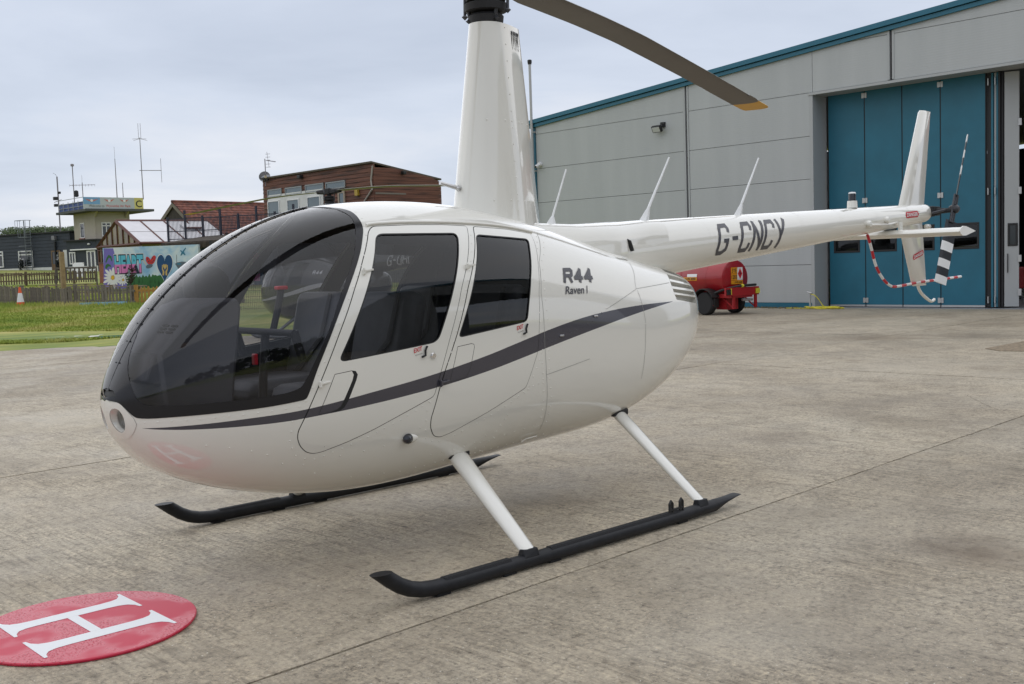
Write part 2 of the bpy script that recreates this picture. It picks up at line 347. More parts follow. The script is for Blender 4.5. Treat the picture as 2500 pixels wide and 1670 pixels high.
for j in range(len(ycut)-1):
    for i in range(len(xcut)-1):
        u0, u1, v0, v1 = xcut[i]+GAPJ, xcut[i+1]-GAPJ, ycut[j]+GAPJ, ycut[j+1]-GAPJ
        near = abs(u0) < 22 and -7 < v0 < 15
        nn = int((u1-u0)/.12) if near else 1
        P = [(u, v0+dv) for u, dv in wavy(u0, u1, j*100+i, nn)]+[(u, v1+dv) for u, dv in wavy(u1, u0, j*100+i+50, nn)]
        P = [(JD*u+JN*v) for u, v in P]; P = [(p.x, p.y) for p in P]
        for nx, ny, d in ((.395, .918, 19.86), (.05, 1., 19.62), (.16, .987, 20.9), (.106, .994, 19.65), (1, .023, 21.45)):
            if i >= 0: P = clip_poly(P, (nx, ny), d) if not (nx == .395 and False) else P
        if len(P) < 3: continue
        zt2 = random.uniform(-.0015, .0015)
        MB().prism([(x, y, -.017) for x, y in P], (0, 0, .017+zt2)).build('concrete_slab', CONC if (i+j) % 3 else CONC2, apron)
for k, pth in enumerate((((140, 955), (160, 960), (178, 966), (205, 972)), ((60, 942), (78, 946), (96, 950)), ((2360, 965), (2400, 985), (2440, 1002)), ((1990, 1165), (2030, 1158), (2060, 1160)), ((250, 1392), (330, 1430), (402, 1470)), ((20, 1418), (60, 1442), (110, 1475)), ((1150, 1560), (1240, 1590), (1300, 1600)))):
    P = [gpt(*q, z=.0022) for q in pth]; mb = MB(); V = []
    D = densify([tuple(p) for p in P], .06, closed=False); rr_ = random.Random(k)
    for p in D: o_ = rr_.uniform(-.01, .01); w_ = rr_.uniform(.0012, .003); V += [(p[0]+o_, p[1]+w_, .0022), (p[0]+o_, p[1]-w_, .0022)]
    mb.add(V, [(2*i, 2*i+1, 2*i+3, 2*i+2) for i in range(len(D)-1)]); mb.build('crack', JOINT, apron, fixn=False)
# patched strip in the apron at the right
pp = [at(2405, 851, 1), at(2500, 833, 1), at(2560, 838, 1), at(2520, 858, 1), at(2440, 857, 1)]
pp = [CAM+(p-CAM)*(-(CAM.z-.004)/(p-CAM).z) for p in pp]
MB().prism([(p.x, p.y, .0035) for p in pp], (0, 0, .004)).build('asphalt_patch', mat('patch_gravel', (.24, .19, .13), .95, noise=.5, nscale=25, bump=.5, bscale=80, world=True), apron)

# ================================================================== HANGAR
AH = -1.5474; HD = Vector((math.cos(AH), math.sin(AH), 0))
HF = Facade(Vector((20.92, 12, 0)), Vector((20.92, 12, 0))+HD)
hg = empty('hangar', (20.92, 12, 0), 0, 'grey panelled hangar with teal trim and teal folding doors', 'hangar')
hg_inv = Matrix.Translation((-20.92, -12, 0))
def hb(mb, name, m, parent=hg, **k):
    o = mb.build(name, m, parent, **k)
    if parent is hg: o.matrix_parent_inverse = hg_inv
    return o
m, t, b = node_mat('hangar_cladding'); g = N(t, 'ShaderNodeNewGeometry'); sx = N(t, 'ShaderNodeSeparateXYZ'); t.links.new(g.outputs['Position'], sx.inputs[0])
wv = N(t, 'ShaderNodeMath', operation='MULTIPLY'); wv.inputs[1].default_value = 2*math.pi/.06; t.links.new(sx.outputs[2], wv.inputs[0]); sn = N(t, 'ShaderNodeMath', operation='SINE'); t.links.new(wv.outputs[0], sn.inputs[0])
bp = N(t, 'ShaderNodeBump', Strength=.13, Distance=.003); t.links.new(sn.outputs[0], bp.inputs['Height']); t.links.new(bp.outputs[0], b.inputs['Normal'])
nz = N(t, 'ShaderNodeTexNoise', Scale=.8, Detail=6.); mp = N(t, 'ShaderNodeMapping'); mp.inputs['Scale'].default_value = (1, 3, .35); t.links.new(g.outputs['Position'], mp.inputs[0]); t.links.new(mp.outputs[0], nz.inputs['Vector'])
t.links.new(ramp(t, nz.outputs['Fac'], [(.3, (.395, .412, .418)), (.7, (.43, .448, .452))]), b.inputs['Base Color']); b.inputs['Roughness'].default_value = .5
CLAD = m
TEAL = mat('teal_trim', (.013, .125, .195), .45, noise=.06, nscale=2, world=True); TEALD = mat('teal_door', (.011, .122, .188), .5, noise=.12, nscale=.9, world=True); TRIM = mat('grey_trim', (.38, .395, .40), .5)
STEEL = mat('galvanised', (.5, .5, .5), .4, .6); WIN = glass('hangar_glass', (.30, .32, .32)); DARKIN = mat('hangar_inside_dark', (.03, .03, .033), .9)
rake = lambda u: 6.16+.0797*(u+8.95) if u < 14.5 else 6.16+.0797*23.45-.0797*(u-14.5)
JV = [.14, 1.16, 2.29, 3.42, 4.54, 5.67, 6.8, 7.93]
def panel(u0, u1, v0, v1, off=0., name='cladding_panel', mtl=None):
    g_ = .006; u0 += g_; u1 -= g_; v0 += g_; v1 -= g_; a, b2 = min(v1, rake(u0)-.26), min(v1, rake(u1)-.26)
    if max(a, b2) <= v0+.02: return
    P = [(u0, v0), (u1, v0)]
    if b2 > v0+.01:
        P.append((u1, b2))
    else: P[1] = (u0+(u1-u0)*.2, v0)
    if a < v1 and b2 >= v1-1e-6 and b2 > a: P.append((u0+(v1+.26-rake(u0))/.0797, v1))
    if a > v0+.01: P.append((u0, a))
    else:
        P[0] = (u0+(v0+.26-rake(u0))/.0797, v0)
    if len(P) >= 3: hb(HF.poly(MB(), P, off-.08, off), name, mtl or CLAD)
cols = [(-8.80, -2.78), (-2.60, 1.39)]
for u0, u1 in cols:
    for a, b2 in zip(JV[:-1], JV[1:]): panel(u0, u1, a, min(b2, 5.67) if False else b2)
for u0, u1 in ((1.39, 3.50), (3.62, 9.5), (9.62, 15.5)):
    panel(u0, u1, 5.67, 6.8); panel(u0, u1, 6.8, 7.93)
hb(HF.box(MB(), -8.95, 0, 16, 6.0, -.22, -.10), 'frame_backing', DARKIN) if False else None
# backing walls so joints are dark but closed
hb(HF.poly(MB(), [(-8.9, 0), (1.39, 0), (1.39, 5.66), (15.6, 5.66), (15.6, rake(14.5)-.1), (14.5, rake(14.5)-.1), (-8.9, rake(-8.9)-.1)], -.14, -.082), 'wall_core', mat('panel_gap', (.04, .035, .045), .9))
for u in (-2.69, 3.56, 9.56):
    v0 = .14 if u < 0 else 5.69
    for du in (-.06, .06): hb(HF.box(MB(), u+du-.028, v0, u+du+.028, rake(u)-.27, -.08, .012), 'joint_cover', TRIM)
hb(HF.box(MB(), -8.97, 0, -8.81, rake(-8.9)-.27, -.1, .02), 'corner_trim', TEAL)
hb(HF.box(MB(), -8.95, .0, 1.30, .135, -.08, .03), 'base_trim', TEAL)
# verge trim: two steps with shadow line
hb(HF.poly(MB(), [(-9.1, rake(-9.1)-.02), (14.5, rake(14.5)-.02), (14.5, rake(14.5)-.145), (-9.1, rake(-9.1)-.145)], -.1, .12), 'verge_upper', TEAL)
hb(HF.poly(MB(), [(-9.1, rake(-9.1)-.145), (14.5, rake(14.5)-.145), (14.5, rake(14.5)-.165), (-9.1, rake(-9.1)-.165)], -.1, .04), 'verge_groove', mat('teal_dark', (.006, .04, .06), .6))
hb(HF.poly(MB(), [(-9.08, rake(-9.1)-.165), (14.5, rake(14.5)-.165), (14.5, rake(14.5)-.262), (-9.08, rake(-9.1)-.262)], -.1, .07), 'verge_lower', TEAL)
# roof and side wall
hb(MB().prism([HF.P(-9.1, rake(-9.1)-.06, -.1), HF.P(14.5, rake(14.5)-.06, -.1), HF.P(14.5, rake(14.5)-.02, -.1), HF.P(-9.1, rake(-9.1)-.02, -.1)], -HF.n*30), 'roof', mat('roof_sheet', (.35, .37, .38), .5))
hb(MB().prism([HF.P(-8.9, 0, -.09), HF.P(-8.8, 0, -.09), HF.P(-8.8, 6.0, -.09), HF.P(-8.9, 6.0, -.09)], -HF.n*30), 'side_wall', CLAD)
hb(MB().prism([HF.P(15.5, 0, -.09), HF.P(15.6, 0, -.09), HF.P(15.6, 6.0, -.09), HF.P(15.5, 6.0, -.09)], -HF.n*30), 'side_wall', CLAD)
hb(MB().prism([HF.P(-8.8, 0, -30), HF.P(15.5, 0, -30), HF.P(15.5, 7.4, -30), HF.P(-8.8, 6.0, -30)], -HF.n*.1), 'rear_wall', DARKIN)
hb(MB().prism([HF.P(1.42, -.02, -.12), HF.P(15.5, -.02, -.12), HF.P(15.5, -.02, -30), HF.P(1.42, -.02, -30)], (0, 0, .024)), 'hangar_floor', mat('floor_paint_grey', (.22, .23, .24), .4))
# door opening: reveal, lintel, folding leaves
DO = -.60
hb(HF.box(MB(), 1.30, 0, 1.395, 5.66, DO-.1, .012), 'door_reveal', TRIM)
hb(HF.box(MB(), 1.28, 5.60, 15.5, 5.665, DO-.1, .03), 'door_lintel', TRIM)
lv_u = [1.49, 2.545, 3.05+.0, 3.555, 4.515, 5.64]
edges_u = [1.49, 2.53, 3.545, 4.53, 5.63]
for i in range(4):
    u0, u1 = edges_u[i]+.015, edges_u[i+1]-.015
    lf_ = empty('door_leaf', (20.92, 12, 0), parent=hg); lf_.matrix_parent_inverse = hg_inv
    a, b2 = (u0+.14, u1-.16); w0, w1 = 1.46, 2.06
    mb = MB()
    for (x0, y0, x1, y1) in ((u0, .07, u1, w0), (u0, w1, u1, 5.6), (u0, w0, a, w1), (b2, w0, u1, w1)): HF.box(mb, x0, y0, x1, y1, DO-.06, DO)
    o = mb.build('door_skin', TEALD, lf_); o.matrix_parent_inverse = hg_inv
    mb = MB(); frame_boxes(HF, mb, a-.02, w0-.02, b2+.02, w1+.02, .05, DO-.05, DO+.012); o = mb.build('window_frame', BLACK, lf_, bevel=.008); o.matrix_parent_inverse = hg_inv
    o = HF.box(MB(), a+.03, w0+.03, b2-.03, w1-.03, DO-.03, DO-.024).build('pane', WIN, lf_); o.matrix_parent_inverse = hg_inv
    o = HF.box(MB(), u0, .02, u1, .068, DO-.05, DO+.008).build('bottom_rail', STEEL, lf_); o.matrix_parent_inverse = hg_inv
for i in (1, 3):
    for v in (.12, 2.72, 5.42):
        u = edges_u[i]; mb = MB()
        for du in (-.07, .015): HF.box(mb, u+du, v, u+du+.055, v+.13, DO, DO+.02)
        HF.box(mb, u-.012, v+.01, u+.012, v+.12, DO, DO+.03); hb(mb, 'hinge', STEEL)
for i in range(5): hb(HF.box(MB(), edges_u[i]-.014, .03, edges_u[i]+.014, 5.6, DO-.05, DO-.012), 'door_seal', BLACK)
# folded leaves beside the opening, seen edge on
for k, (u, mt) in enumerate(((5.68, DARKIN), (5.735, BLACK), (5.79, TEALD), (5.845, TRIM), (5.90, TEALD), (5.955, BLACK), (6.01, DARKIN))):
    hb(HF.box(MB(), u-.022, .03, u+.022, 5.58, DO-1.0, DO-.02+.02*(k % 3)), 'folded_leaf', mt)
    if k in (1, 4):
        for v in (.12, 2.72, 5.3): hb(HF.box(MB(), u-.045, v, u-.024, v+.16, DO-.02, DO+.045), 'hinge', STEEL)
# inside-facing leaf with small window
LF = Facade(HF.P(6.07, 0, DO+.0), HF.P(6.36, 0, DO-.12))
hb(LF.box(MB(), 0, .04, LF.len, 5.56, -.06, 0), 'inner_leaf', TRIM)
a = LF.uv(2460, 545); b2 = LF.uv(2485, 600); mb = MB(); frame_boxes(LF, mb, a[0], b2[1], b2[0], a[1], .05, -.01, .02); hb(mb, 'window_frame', BLACK, bevel=.01); hb(LF.box(MB(), a[0]+.04, b2[1]+.04, b2[0]-.04, a[1]-.04, .003, .008), 'pane', mat('dark_pane', (.02, .025, .025), .05))
for v in (.3, 1.1, 2.7, 4.3): hb(LF.box(MB(), LF.len-.02, v, LF.len+.05, v+.16, -.05, .03), 'hinge', STEEL)
hb(LF.box(MB(), .06, .85, .08, 1.3, 0, .03), 'pull_handle', BLACK)
# hangar interior glimpses
mb = MB(); HF.box(mb, 6.3, 4.6, 15.4, 5.5, -3.2, -3.0); hb(mb, 'red_banner', mat('banner_red', (.35, .01, .02), .6))
for k, (u, z0, z1, col, d0) in enumerate(((2.0, .25, 1.0, (.45, .05, .03), 4.), (3.2, .2, 1.1, (.5, .12, .02), 5.), (4.4, .3, .9, (.35, .03, .03), 4.5), (8.2, .3, 1.3, (.3, .3, .32), 5.))):
    e_ = empty('equipment_trolley', HF.P(u, 0, -d0), 0, ['red equipment trolley behind the leftmost hangar door pane', 'orange equipment trolley behind the second hangar door pane', 'red equipment trolley behind the third hangar door pane', 'grey equipment trolley in the open hangar doorway'][k], 'trolley', 'trolleys inside the hangar')
    MB().box((-.5, -.5, z0), (.5, .5, z1)).build('trolley_body', mat('trolley_%d' % k, col, .5), e_, bevel=.04)
    for dx in (-.4, .4):
        for dy in (-.4, .4): MB().lathe([(.0, -.03), (.11, -.03), (.11, .03), (0, .03)], 14, Matrix.Translation((dx, dy, .11)) @ Matrix.Rotation(math.pi/2, 4, 'X')).build('wheel', BLACK, e_)
# flood light, camera, conduit pole, roof flue
fl_ = empty('flood_light', HF.P(-3.62, 5.3, 0), 0, 'black flood light bracketed to the grey hangar wall', 'flood light')
M = Matrix.Translation((0, 0, 0)) @ Matrix.Rotation(math.atan2(HF.n.y, HF.n.x), 4, 'Z')
MB().box((.02, -.16, -.10), (.12, .16, .10), M @ Matrix.Translation((.12, 0, 0)) @ Matrix.Rotation(.5, 4, 'Y')).build('lamp_housing', BLACK, fl_, bevel=.015)
MB().box((.115, -.13, -.075), (.128, .13, .075), M @ Matrix.Translation((.12, 0, 0)) @ Matrix.Rotation(.5, 4, 'Y')).build('lamp_glass', mat('lamp_glass', (.55, .57, .6), .1), fl_)
MB().tube([M @ Vector((0, .05, .08)), M @ Vector((.1, .12, .1)), M @ Vector((.16, .16, .02))], .02, 6).build('bracket', BLACK, fl_)
MB().box((0, .02, .02), (.05, .18, .16), M).build('sensor_box', BLACK, fl_)
cc = empty('security_camera', HF.P(-8.62, 4.67, 0), 0, 'white dome security camera high on the hangar corner', 'camera')
MB().lathe([(.075, 0), (.075, .07), (.06, .1)], 16, M @ Matrix.Rotation(math.pi/2, 4, 'Y')).build('camera_mount', mat('camera_white', (.7, .7, .7), .4), cc, smooth=True)
MB().lathe([(.05, 0), (.06, .12), (.045, .17)], 16, M @ Matrix.Translation((.08, 0, -.02)) @ Matrix.Rotation(math.pi/2+.4, 4, 'Y')).build('camera_body', MATS['camera_white'], cc, smooth=True)
MB().lathe([(.04, 0), (.03, .02), (0, .03)], 12, M @ Matrix.Translation((.235, 0, -.085)) @ Matrix.Rotation(math.pi/2+.4, 4, 'Y')).build('camera_lens', BLACK, cc, smooth=True)
pl = empty('vent_pole', HF.P(-8.86, 0, .12), 0, 'thin grey pole rising past the hangar roof corner', 'pole')
MB().lathe([(.045, 0), (.045, 7.95)], 12).build('pole_tube', mat('pole_grey', (.42, .42, .42), .5), pl, smooth=True)
MB().lathe([(.06, 7.95), (.075, 8.02), (.075, 8.08), (.05, 8.1)], 12).build('pole_cap', BLACK, pl, smooth=True)
for v in (5.72, 4.45, 3.1): MB().box((-.03, -.02, v), (.16, .02, v+.05), M @ Matrix.Translation((-.14, .04, 0))).build('pole_clip', TRIM, pl)
fu = empty('roof_flue', HF.P(-5.3, rake(-5.3)-.1, -4.), 0, 'squat pale vent drum on the hangar roof', 'roof vent')
MB().lathe([(.55, 0), (.55, .75), (.62, .76), (.62, .86), (.2, .9)], 24).build('vent_drum', mat('vent_grey', (.4, .42, .45), .5), fu, smooth=True)
# hose
hs = empty('air_hose', HF.P(1.82, 0, .30), 0, 'yellow hose coiled on the ground beside the hangar door', 'hose')
pth = []
for k in range(200): a_ = k*.24; r_ = .36+.16*math.sin(k*.37)+.07*math.sin(k*1.3); pth.append((r_*math.cos(a_)*.7, r_*math.sin(a_)*1.35, .03+.04*(k/200)+.012*math.sin(k*.9)))
hs.scale = (.72, .72, .72)
YEL = mat('hose_yellow', (.62, .55, .04), .45)
MB().tube(pth, .016, 6).build('hose_coil', YEL, hs, smooth=True)
MB().tube(smooth_line([(-.05, -.1, .05), (-.08, .0, .12), (-.12, .1, .3), (-.2, .22, .5), (-.2, .45, .56)], 2), .016, 6).build('hose_riser', YEL, hs, smooth=True)
MB().tube(smooth_line([(0, .4, .02), (-.1, .8, .02), (-.05, 1.2, .02), (-.12, 1.5, .02)], 2), .016, 6).build('hose_tail', YEL, hs, smooth=True)
MB().box((-.22, .42, 0), (-.17, .47, .62)).build('tap_post', TRIM, hs)
MB().tube([(-.2, .36, .58), (-.2, .56, .62)], .03, 8).build('tap', STEEL, hs)
# weeds and gravel along the hangar base
mb = MB()
for k in range(900):
    u = random.uniform(-8.8, 1.25); o_ = random.uniform(.04, .42)*random.random(); p = HF.P(u, 0, .05+o_); s_ = random.uniform(.012, .05); q = Vector((random.uniform(-1, 1), random.uniform(-1, 1), random.uniform(.3, 1)))*s_
    mb.add([p+Vector((-s_, 0, 0)), p+Vector((s_, .3*s_, 0)), p+Vector((0, s_, 0)), p+Vector((0, .3*s_, s_*1.1))], [(0, 1, 3), (1, 2, 3), (2, 0, 3)])
mb.build('base_gravel', mat('gravel_olive', (.17, .14, .07), .9, noise=.5, nscale=6, world=True), kind='stuff', label='gravel and dead leaves along the hangar base', cat='gravel')
# ================================================================== BACKGROUND BUILDINGS (left side, on the rising ground)
WHT = mat('white_render', (.62, .62, .60), .7, noise=.06, nscale=2, world=True); UPVC = mat('white_frame', (.72, .72, .72), .4)
DKP = mat('dark_window_glass', (.025, .03, .035), .06, spec=.8); SKYG = mat('pale_window_glass', (.10, .14, .16), .05, spec=.9); WOODY = mat('oak_brown', (.16, .095, .045), .6)
def gz(P): return ter(P.x, P.y)
def window(F, px0, py0, px1, py1, parent, glassm=DKP, framem=UPVC, bars=0, transom=False, ft=.06, off=0., inv=None, name='window'):
    a = F.uv(px0, py0); b2 = F.uv(px1, py1); u0, u1, v0, v1 = min(a[0], b2[0]), max(a[0], b2[0]), min(a[1], b2[1]), max(a[1], b2[1])
    mb = MB(); frame_boxes(F, mb, u0, v0, u1, v1, ft, off-.02, off+.05)
    for k in range(bars): u = u0+(u1-u0)*(k+1)/(bars+1); F.box(mb, u-ft/2, v0+ft, u+ft/2, v1-ft, off-.02, off+.045)
    if transom: v = v0+(v1-v0)*.76; F.box(mb, u0+ft, v-ft/2, u1-ft, v+ft/2, off-.02, off+.045)
    o = mb.build(name, framem, parent); o.matrix_parent_inverse = parent.matrix_basis.inverted()
    p = F.box(MB(), u0+ft*.9, v0+ft*.9, u1-ft*.9, v1-ft*.9, off-.0, off+.012).build('pane', glassm, o)
    return o
def pb(mb, name, m, parent, **k):
    o = mb.build(name, m, parent, **k); o.matrix_parent_inverse = parent.matrix_basis.inverted(); return o
# ---- long dark clubhouse
A, B = at(-140, 660, 112), at(176, 660, 104); F = Facade(A, B); z0 = 1.55
cb = empty('clubhouse', F.P(0, 0, 0), 0, 'long low dark blue boarded clubhouse with white plinth', 'building')
NAVY = mat('navy_boarding', (.018, .026, .038), .6, noise=.2, nscale=3, world=True)
ub = lambda px, py: F.uv(px, py)
vtop = ub(80, 572)[1]; vpl = ub(80, 654)[1]; ue = F.len
for k in range(10):
    v0_, v1_ = vpl+(vtop-vpl)*k/10, vpl+(vtop-vpl)*(k+1)/10
    pb(MB().prism([F.P(0, v0_, .05), F.P(0, v0_, -.08), F.P(0, v1_, -.08), F.P(0, v1_, .012)], F.d*ue), 'wall_board', NAVY, cb)
pb(F.box(MB(), 0, z0-.6, ue, vpl, -.1, .06), 'plinth', WHT, cb)
pb(F.box(MB(), 0, z0-.6, ue, vtop-.05, -8., -.1), 'wall_core', NAVY, cb)
pb(F.box(MB(), -.2, vtop, ue+.15, vtop+.12, -8.2, .2), 'flat_roof', mat('roof_felt', (.03, .03, .033), .9), cb)
for (x0, y0, x1, y1) in ((-20, 615, 11, 653), (46, 613, 83, 652)): window(F, x0, y0, x1, y1, cb, transom=True, ft=.11, off=.06)
pb(F.box(MB(), ub(116, 0)[0], vpl-.8, ub(127, 0)[0], ub(120, 612)[1], .05, .075), 'white_panel', WHT, cb)
a = ub(126, 612); b2 = ub(152, 668); mb = MB(); frame_boxes(F, mb, a[0], b2[1], b2[0], a[1], .14, .04, .1); o = pb(mb, 'door', WOODY, cb); F.box(MB(), a[0]+.12, b2[1]+.1, b2[0]-.12, b2[1]+.95, .05, .08).build('door_panel', WOODY, o); F.box(MB(), a[0]+.12, b2[1]+.95, b2[0]-.12, a[1]-.12, .05, .07).build('pane', DKP, o)
pb(F.box(MB(), ub(139, 625)[0], ub(139, 626)[1], ub(142, 625)[0], ub(139, 622)[1], .072, .078), 'door_notice', UPVC, cb)
# downpipe with hopper
x_ = ub(98, 0)[0]; pb(MB().tube([F.P(x_, vpl, .14), F.P(x_, ub(98, 592)[1], .14)], .09, 8), 'downpipe', BLACK, cb); pb(F.box(MB(), x_-.2, ub(98, 588)[1], x_+.2, ub(98, 578)[1], .05, .35), 'pipe_hopper', mat('hopper_grey', (.2, .2, .22), .5), cb)
# annex to the right with patio door
A2, B2 = at(166, 660, 101), at(240, 660, 99); F2_ = Facade(A2, B2); an = empty('clubhouse_annex', F2_.P(0, 0, 0), 0, 'dark blue annex with white patio doors beside the control tower', 'building')
va = F2_.uv(200, 588)[1]; vb_ = F2_.uv(200, 650)[1]
pb(F2_.box(MB(), 0, .8, F2_.len, va, -5, 0), 'wall', NAVY, an); pb(F2_.box(MB(), -.1, va, F2_.len+.1, va+.12, -5.1, .25), 'flat_roof', MATS['roof_felt'], an)
pb(F2_.box(MB(), .1, .8, F2_.len, vb_, 0, .03), 'plinth', WHT, an)
window(F2_, 170, 616, 186, 645, an, bars=1, ft=.1, off=.02); window(F2_, 212, 612, 236, 660, an, bars=1, ft=.14, off=.02, name='patio_door')
pb(F2_.box(MB(), F2_.uv(176, 610)[0], F2_.uv(176, 612)[1], F2_.len, F2_.uv(176, 609)[1], .02, .25), 'canopy_edge', UPVC, an)
pb(MB().lathe([(0, 0), (.14, .03), (.16, .1), (0, .2)], 12, Matrix.Translation(F2_.P(F2_.uv(219, 598)[0], F2_.uv(219, 598)[1], .1))), 'bulkhead_lamp', UPVC, an)
# caged roof ladder
la = empty('roof_ladder', F.P(ub(35, 0)[0], 0, .3), 0, 'galvanised caged ladder climbing the clubhouse wall', 'ladder'); GAL = mat('ladder_grey', (.16, .18, .20), .5, .3)
xl, xr = ub(27, 0)[0], ub(41, 0)[0]; vt_, vb2 = ub(35, 541)[1], ub(35, 664)[1]
for x in (xl, xr): pb(MB().tube([F.P(x, vb2, .25), F.P(x, vt_, .25)], .035, 6), 'rail', GAL, la)
for k in range(17): v = vb2+(vtop+.9-vb2)*(k+.5)/17; pb(MB().tube([F.P(xl, v, .25), F.P(xr, v, .25)], .02, 5), 'rung', GAL, la)
for v in (ub(35, 541)[1], ub(35, 560)[1], ub(35, 582)[1], ub(35, 603)[1]):
    w_ = .35 if v > vtop+.5 else .0
    pb(MB().tube([F.P(xl-.15-w_, v, .22), F.P(xl-.15-w_, v, .9), F.P(xr+.15, v, .9), F.P(xr+.15, v, .22)], .03, 5), 'cage_hoop', GAL, la)
for x in (xl-.5, xl-.15, xl+.15, xr-.1, xr+.15): pb(MB().tube([F.P(x, ub(35, 582)[1] if x > xl-.3 else ub(35, 568)[1], .9), F.P(x, vt_, .9)], .02, 5), 'cage_bar', GAL, la)
# hanging flower columns (dark foliage on posts)
m, t, b = node_mat('leaf_dark'); b.inputs['Base Color'].default_value = (.012, .018, .016, 1); b.inputs['Roughness'].default_value = .7
def leafcloud(mb, c, rx, ry, rz, n, s, flat=.5):
    for _ in range(n):
        d = Vector((random.gauss(0, 1), random.gauss(0, 1), random.gauss(0, 1))).normalized(); r_ = random.random()**.4
        p = c+Vector((d.x*rx*r_, d.y*ry*r_, d.z*rz*r_)); u = Vector((random.gauss(0, 1), random.gauss(0, 1), random.gauss(0, 1))).normalized(); v = u.orthogonal().normalized(); q = s*random.uniform(.6, 1.4)
        mb.add([p-u*q, p+v*q*flat, p+u*q, p-v*q*flat], [(0, 1, 2, 3)])
for k, px in enumerate((18, 112)):
    P = F.P(ub(px, 0)[0], 0, .5); fb = empty('flower_basket', P, 0, ['hanging dark flower basket left of the caged ladder', 'hanging dark flower basket beside the brown clubhouse door'][k], 'hanging basket', 'flower baskets on the clubhouse')
    zc = ub(px, 648)[1]; mb = MB(); leafcloud(mb, Vector((0, 0, zc)), .28, .28, .6, 260, .09); pb(mb, 'foliage', MATS['leaf_dark'], fb, fixn=False).matrix_parent_inverse = Matrix()
    mb = MB(); leafcloud(mb, Vector((0, -.1, zc+.55)), .34, .3, .14, 26, .06); pb(mb, 'flowers', UPVC, fb, fixn=False).matrix_parent_inverse = Matrix()
    MB().tube([(0, -.1, zc+.4), (0, -.1, zc+1.3), (0, .35, zc+1.35)], .025, 5).build('bracket', BLACK, fb)
# ---- control tower
C0 = at(234, 600, 100); ang = math.atan2((_r*1).y, (_r*1).x)
dF = Vector((math.cos(ang+R(-21)+R(14)), math.sin(ang+R(-21)+R(14)), 0)); dF = (Matrix.Rotation(R(-23), 3, 'Z') @ Vector((_r.x, _r.y, 0)).normalized()) if False else dF
# front face runs to the right from corner, left face runs back-left
vr = (at(234, 640, 1)-CAM); vr.z = 0; vr.normalize(); rt = Vector((vr.y, -vr.x, 0))
dF = (rt*math.cos(R(22))+vr*math.sin(R(22))); dL = (-rt*math.sin(R(22))+vr*math.cos(R(22)))
TF = Facade(C0, C0+dF); TL = Facade(C0, C0+dL)
tw = empty('control_tower', C0-Vector((0, 0, C0.z)), 0, 'cream airfield control tower with wide flat roof and welcome banner', 'tower')
CREAM = mat('cream_render', (.40, .36, .30), .75, noise=.06, nscale=1.2, world=True)
uR = TF.uv(318, 560)[0]; uLf = TL.uv(181, 560)[0]; zs = TF.uv(234, 517)[1]
def tb_(u0, u1, w0, w1, z0_, z1_): return MB().prism([C0+dF*u0+dL*w0-Vector((0, 0, C0.z-z0_)), C0+dF*u1+dL*w0-Vector((0, 0, C0.z-z0_)), C0+dF*u1+dL*w1-Vector((0, 0, C0.z-z0_)), C0+dF*u0+dL*w1-Vector((0, 0, C0.z-z0_))], (0, 0, z1_-z0_))
pb(tb_(0, uR, 0, abs(uLf), 1., zs), 'wall', CREAM, tw)
SLB = mat('slab_dark', (.07, .075, .075), .8); s0u = TF.uv(206, 515)[0]; s1u = TF.uv(362, 515)[0]; wl = 6.0
sw0 = -1.3
pb(tb_(-1.25, s1u, sw0, wl, zs, zs+.22), 'roof_slab', SLB, tw)
# banner on the front parapet
BF = Facade(C0+dF*-1.0+dL*(sw0+.12), C0+dF*2+dL*(sw0+.12))
bu0, bu1, bv0, bv1 = BF.uv(204, 508)[0], BF.uv(350, 508)[0], BF.uv(270, 511)[1], BF.uv(270, 482)[1]; by = BF.uv(328, 500)[0]
bn = pb(BF.box(MB(), bu0, bv0, by, bv1, -.03, .03), 'welcome_banner', mat('banner_pale', (.42, .46, .47), .6), tw)
pb(BF.box(MB(), by, bv0, bu1, bv1, -.03, .03), 'letter_board', mat('banner_yellow', (.55, .50, .16), .6), tw)
pb(BF.box(MB(), bu0, bv0+.45, bu0+(by-bu0)*.32, bv1, .03, .035), 'banner_blue_corner', mat('banner_blue', (.16, .33, .52), .6), tw)
wln = by-bu0
def bt(s, u, v, w_, h_, m_, nm):
    o = text_on(s, lambda a_, b_: BF.P(bu0+u+a_, bv0+v+b_, .042), nm, m_, tw, 1., .01, box=(w_, h_)); o.matrix_parent_inverse = tw.matrix_basis.inverted()
GT = mat('banner_grey_text', (.16, .17, .18), .6); RT = mat('banner_red_text', (.50, .10, .10), .6)
hb_ = bv1-bv0; bt('Welcome to', wln*.10, hb_*.17, wln*.30, hb_*.22, GT, 'banner_words'); bt('Wycombe Air Park', wln*.43, hb_*.13, wln*.49, hb_*.26, RT, 'banner_words')
bt('C', wln+.14, hb_*.2, .58, hb_*.58, mat('black_text', (.02, .02, .02), .6), 'banner_words')
for k, u in enumerate((.16, .50, .80)):
    mb = MB(); uc = bu0+wln*u; vc = bv0+hb_*.72; s_ = (.62, .5, .45)[k]
    BF.poly(mb, [(uc-s_, vc+.16), (uc-.1, vc+.05), (uc+.1, vc+.05), (uc+s_, vc+.16), (uc+.55*s_, vc-.02), (uc+.12, vc-.1), (uc-.12, vc-.1), (uc-.55*s_, vc-.02)], .036, .042); pb(mb, 'winged_emblem', mat('emblem_red', (.48, .16, .12), .6), tw)
    pb(MB().lathe([(.13, 0), (.13, .01)], 14, Matrix.Translation(BF.P(uc, vc, .043)) @ BF.n.to_track_quat('Z', 'Y').to_matrix().to_4x4()), 'emblem_disc', UPVC, tw)
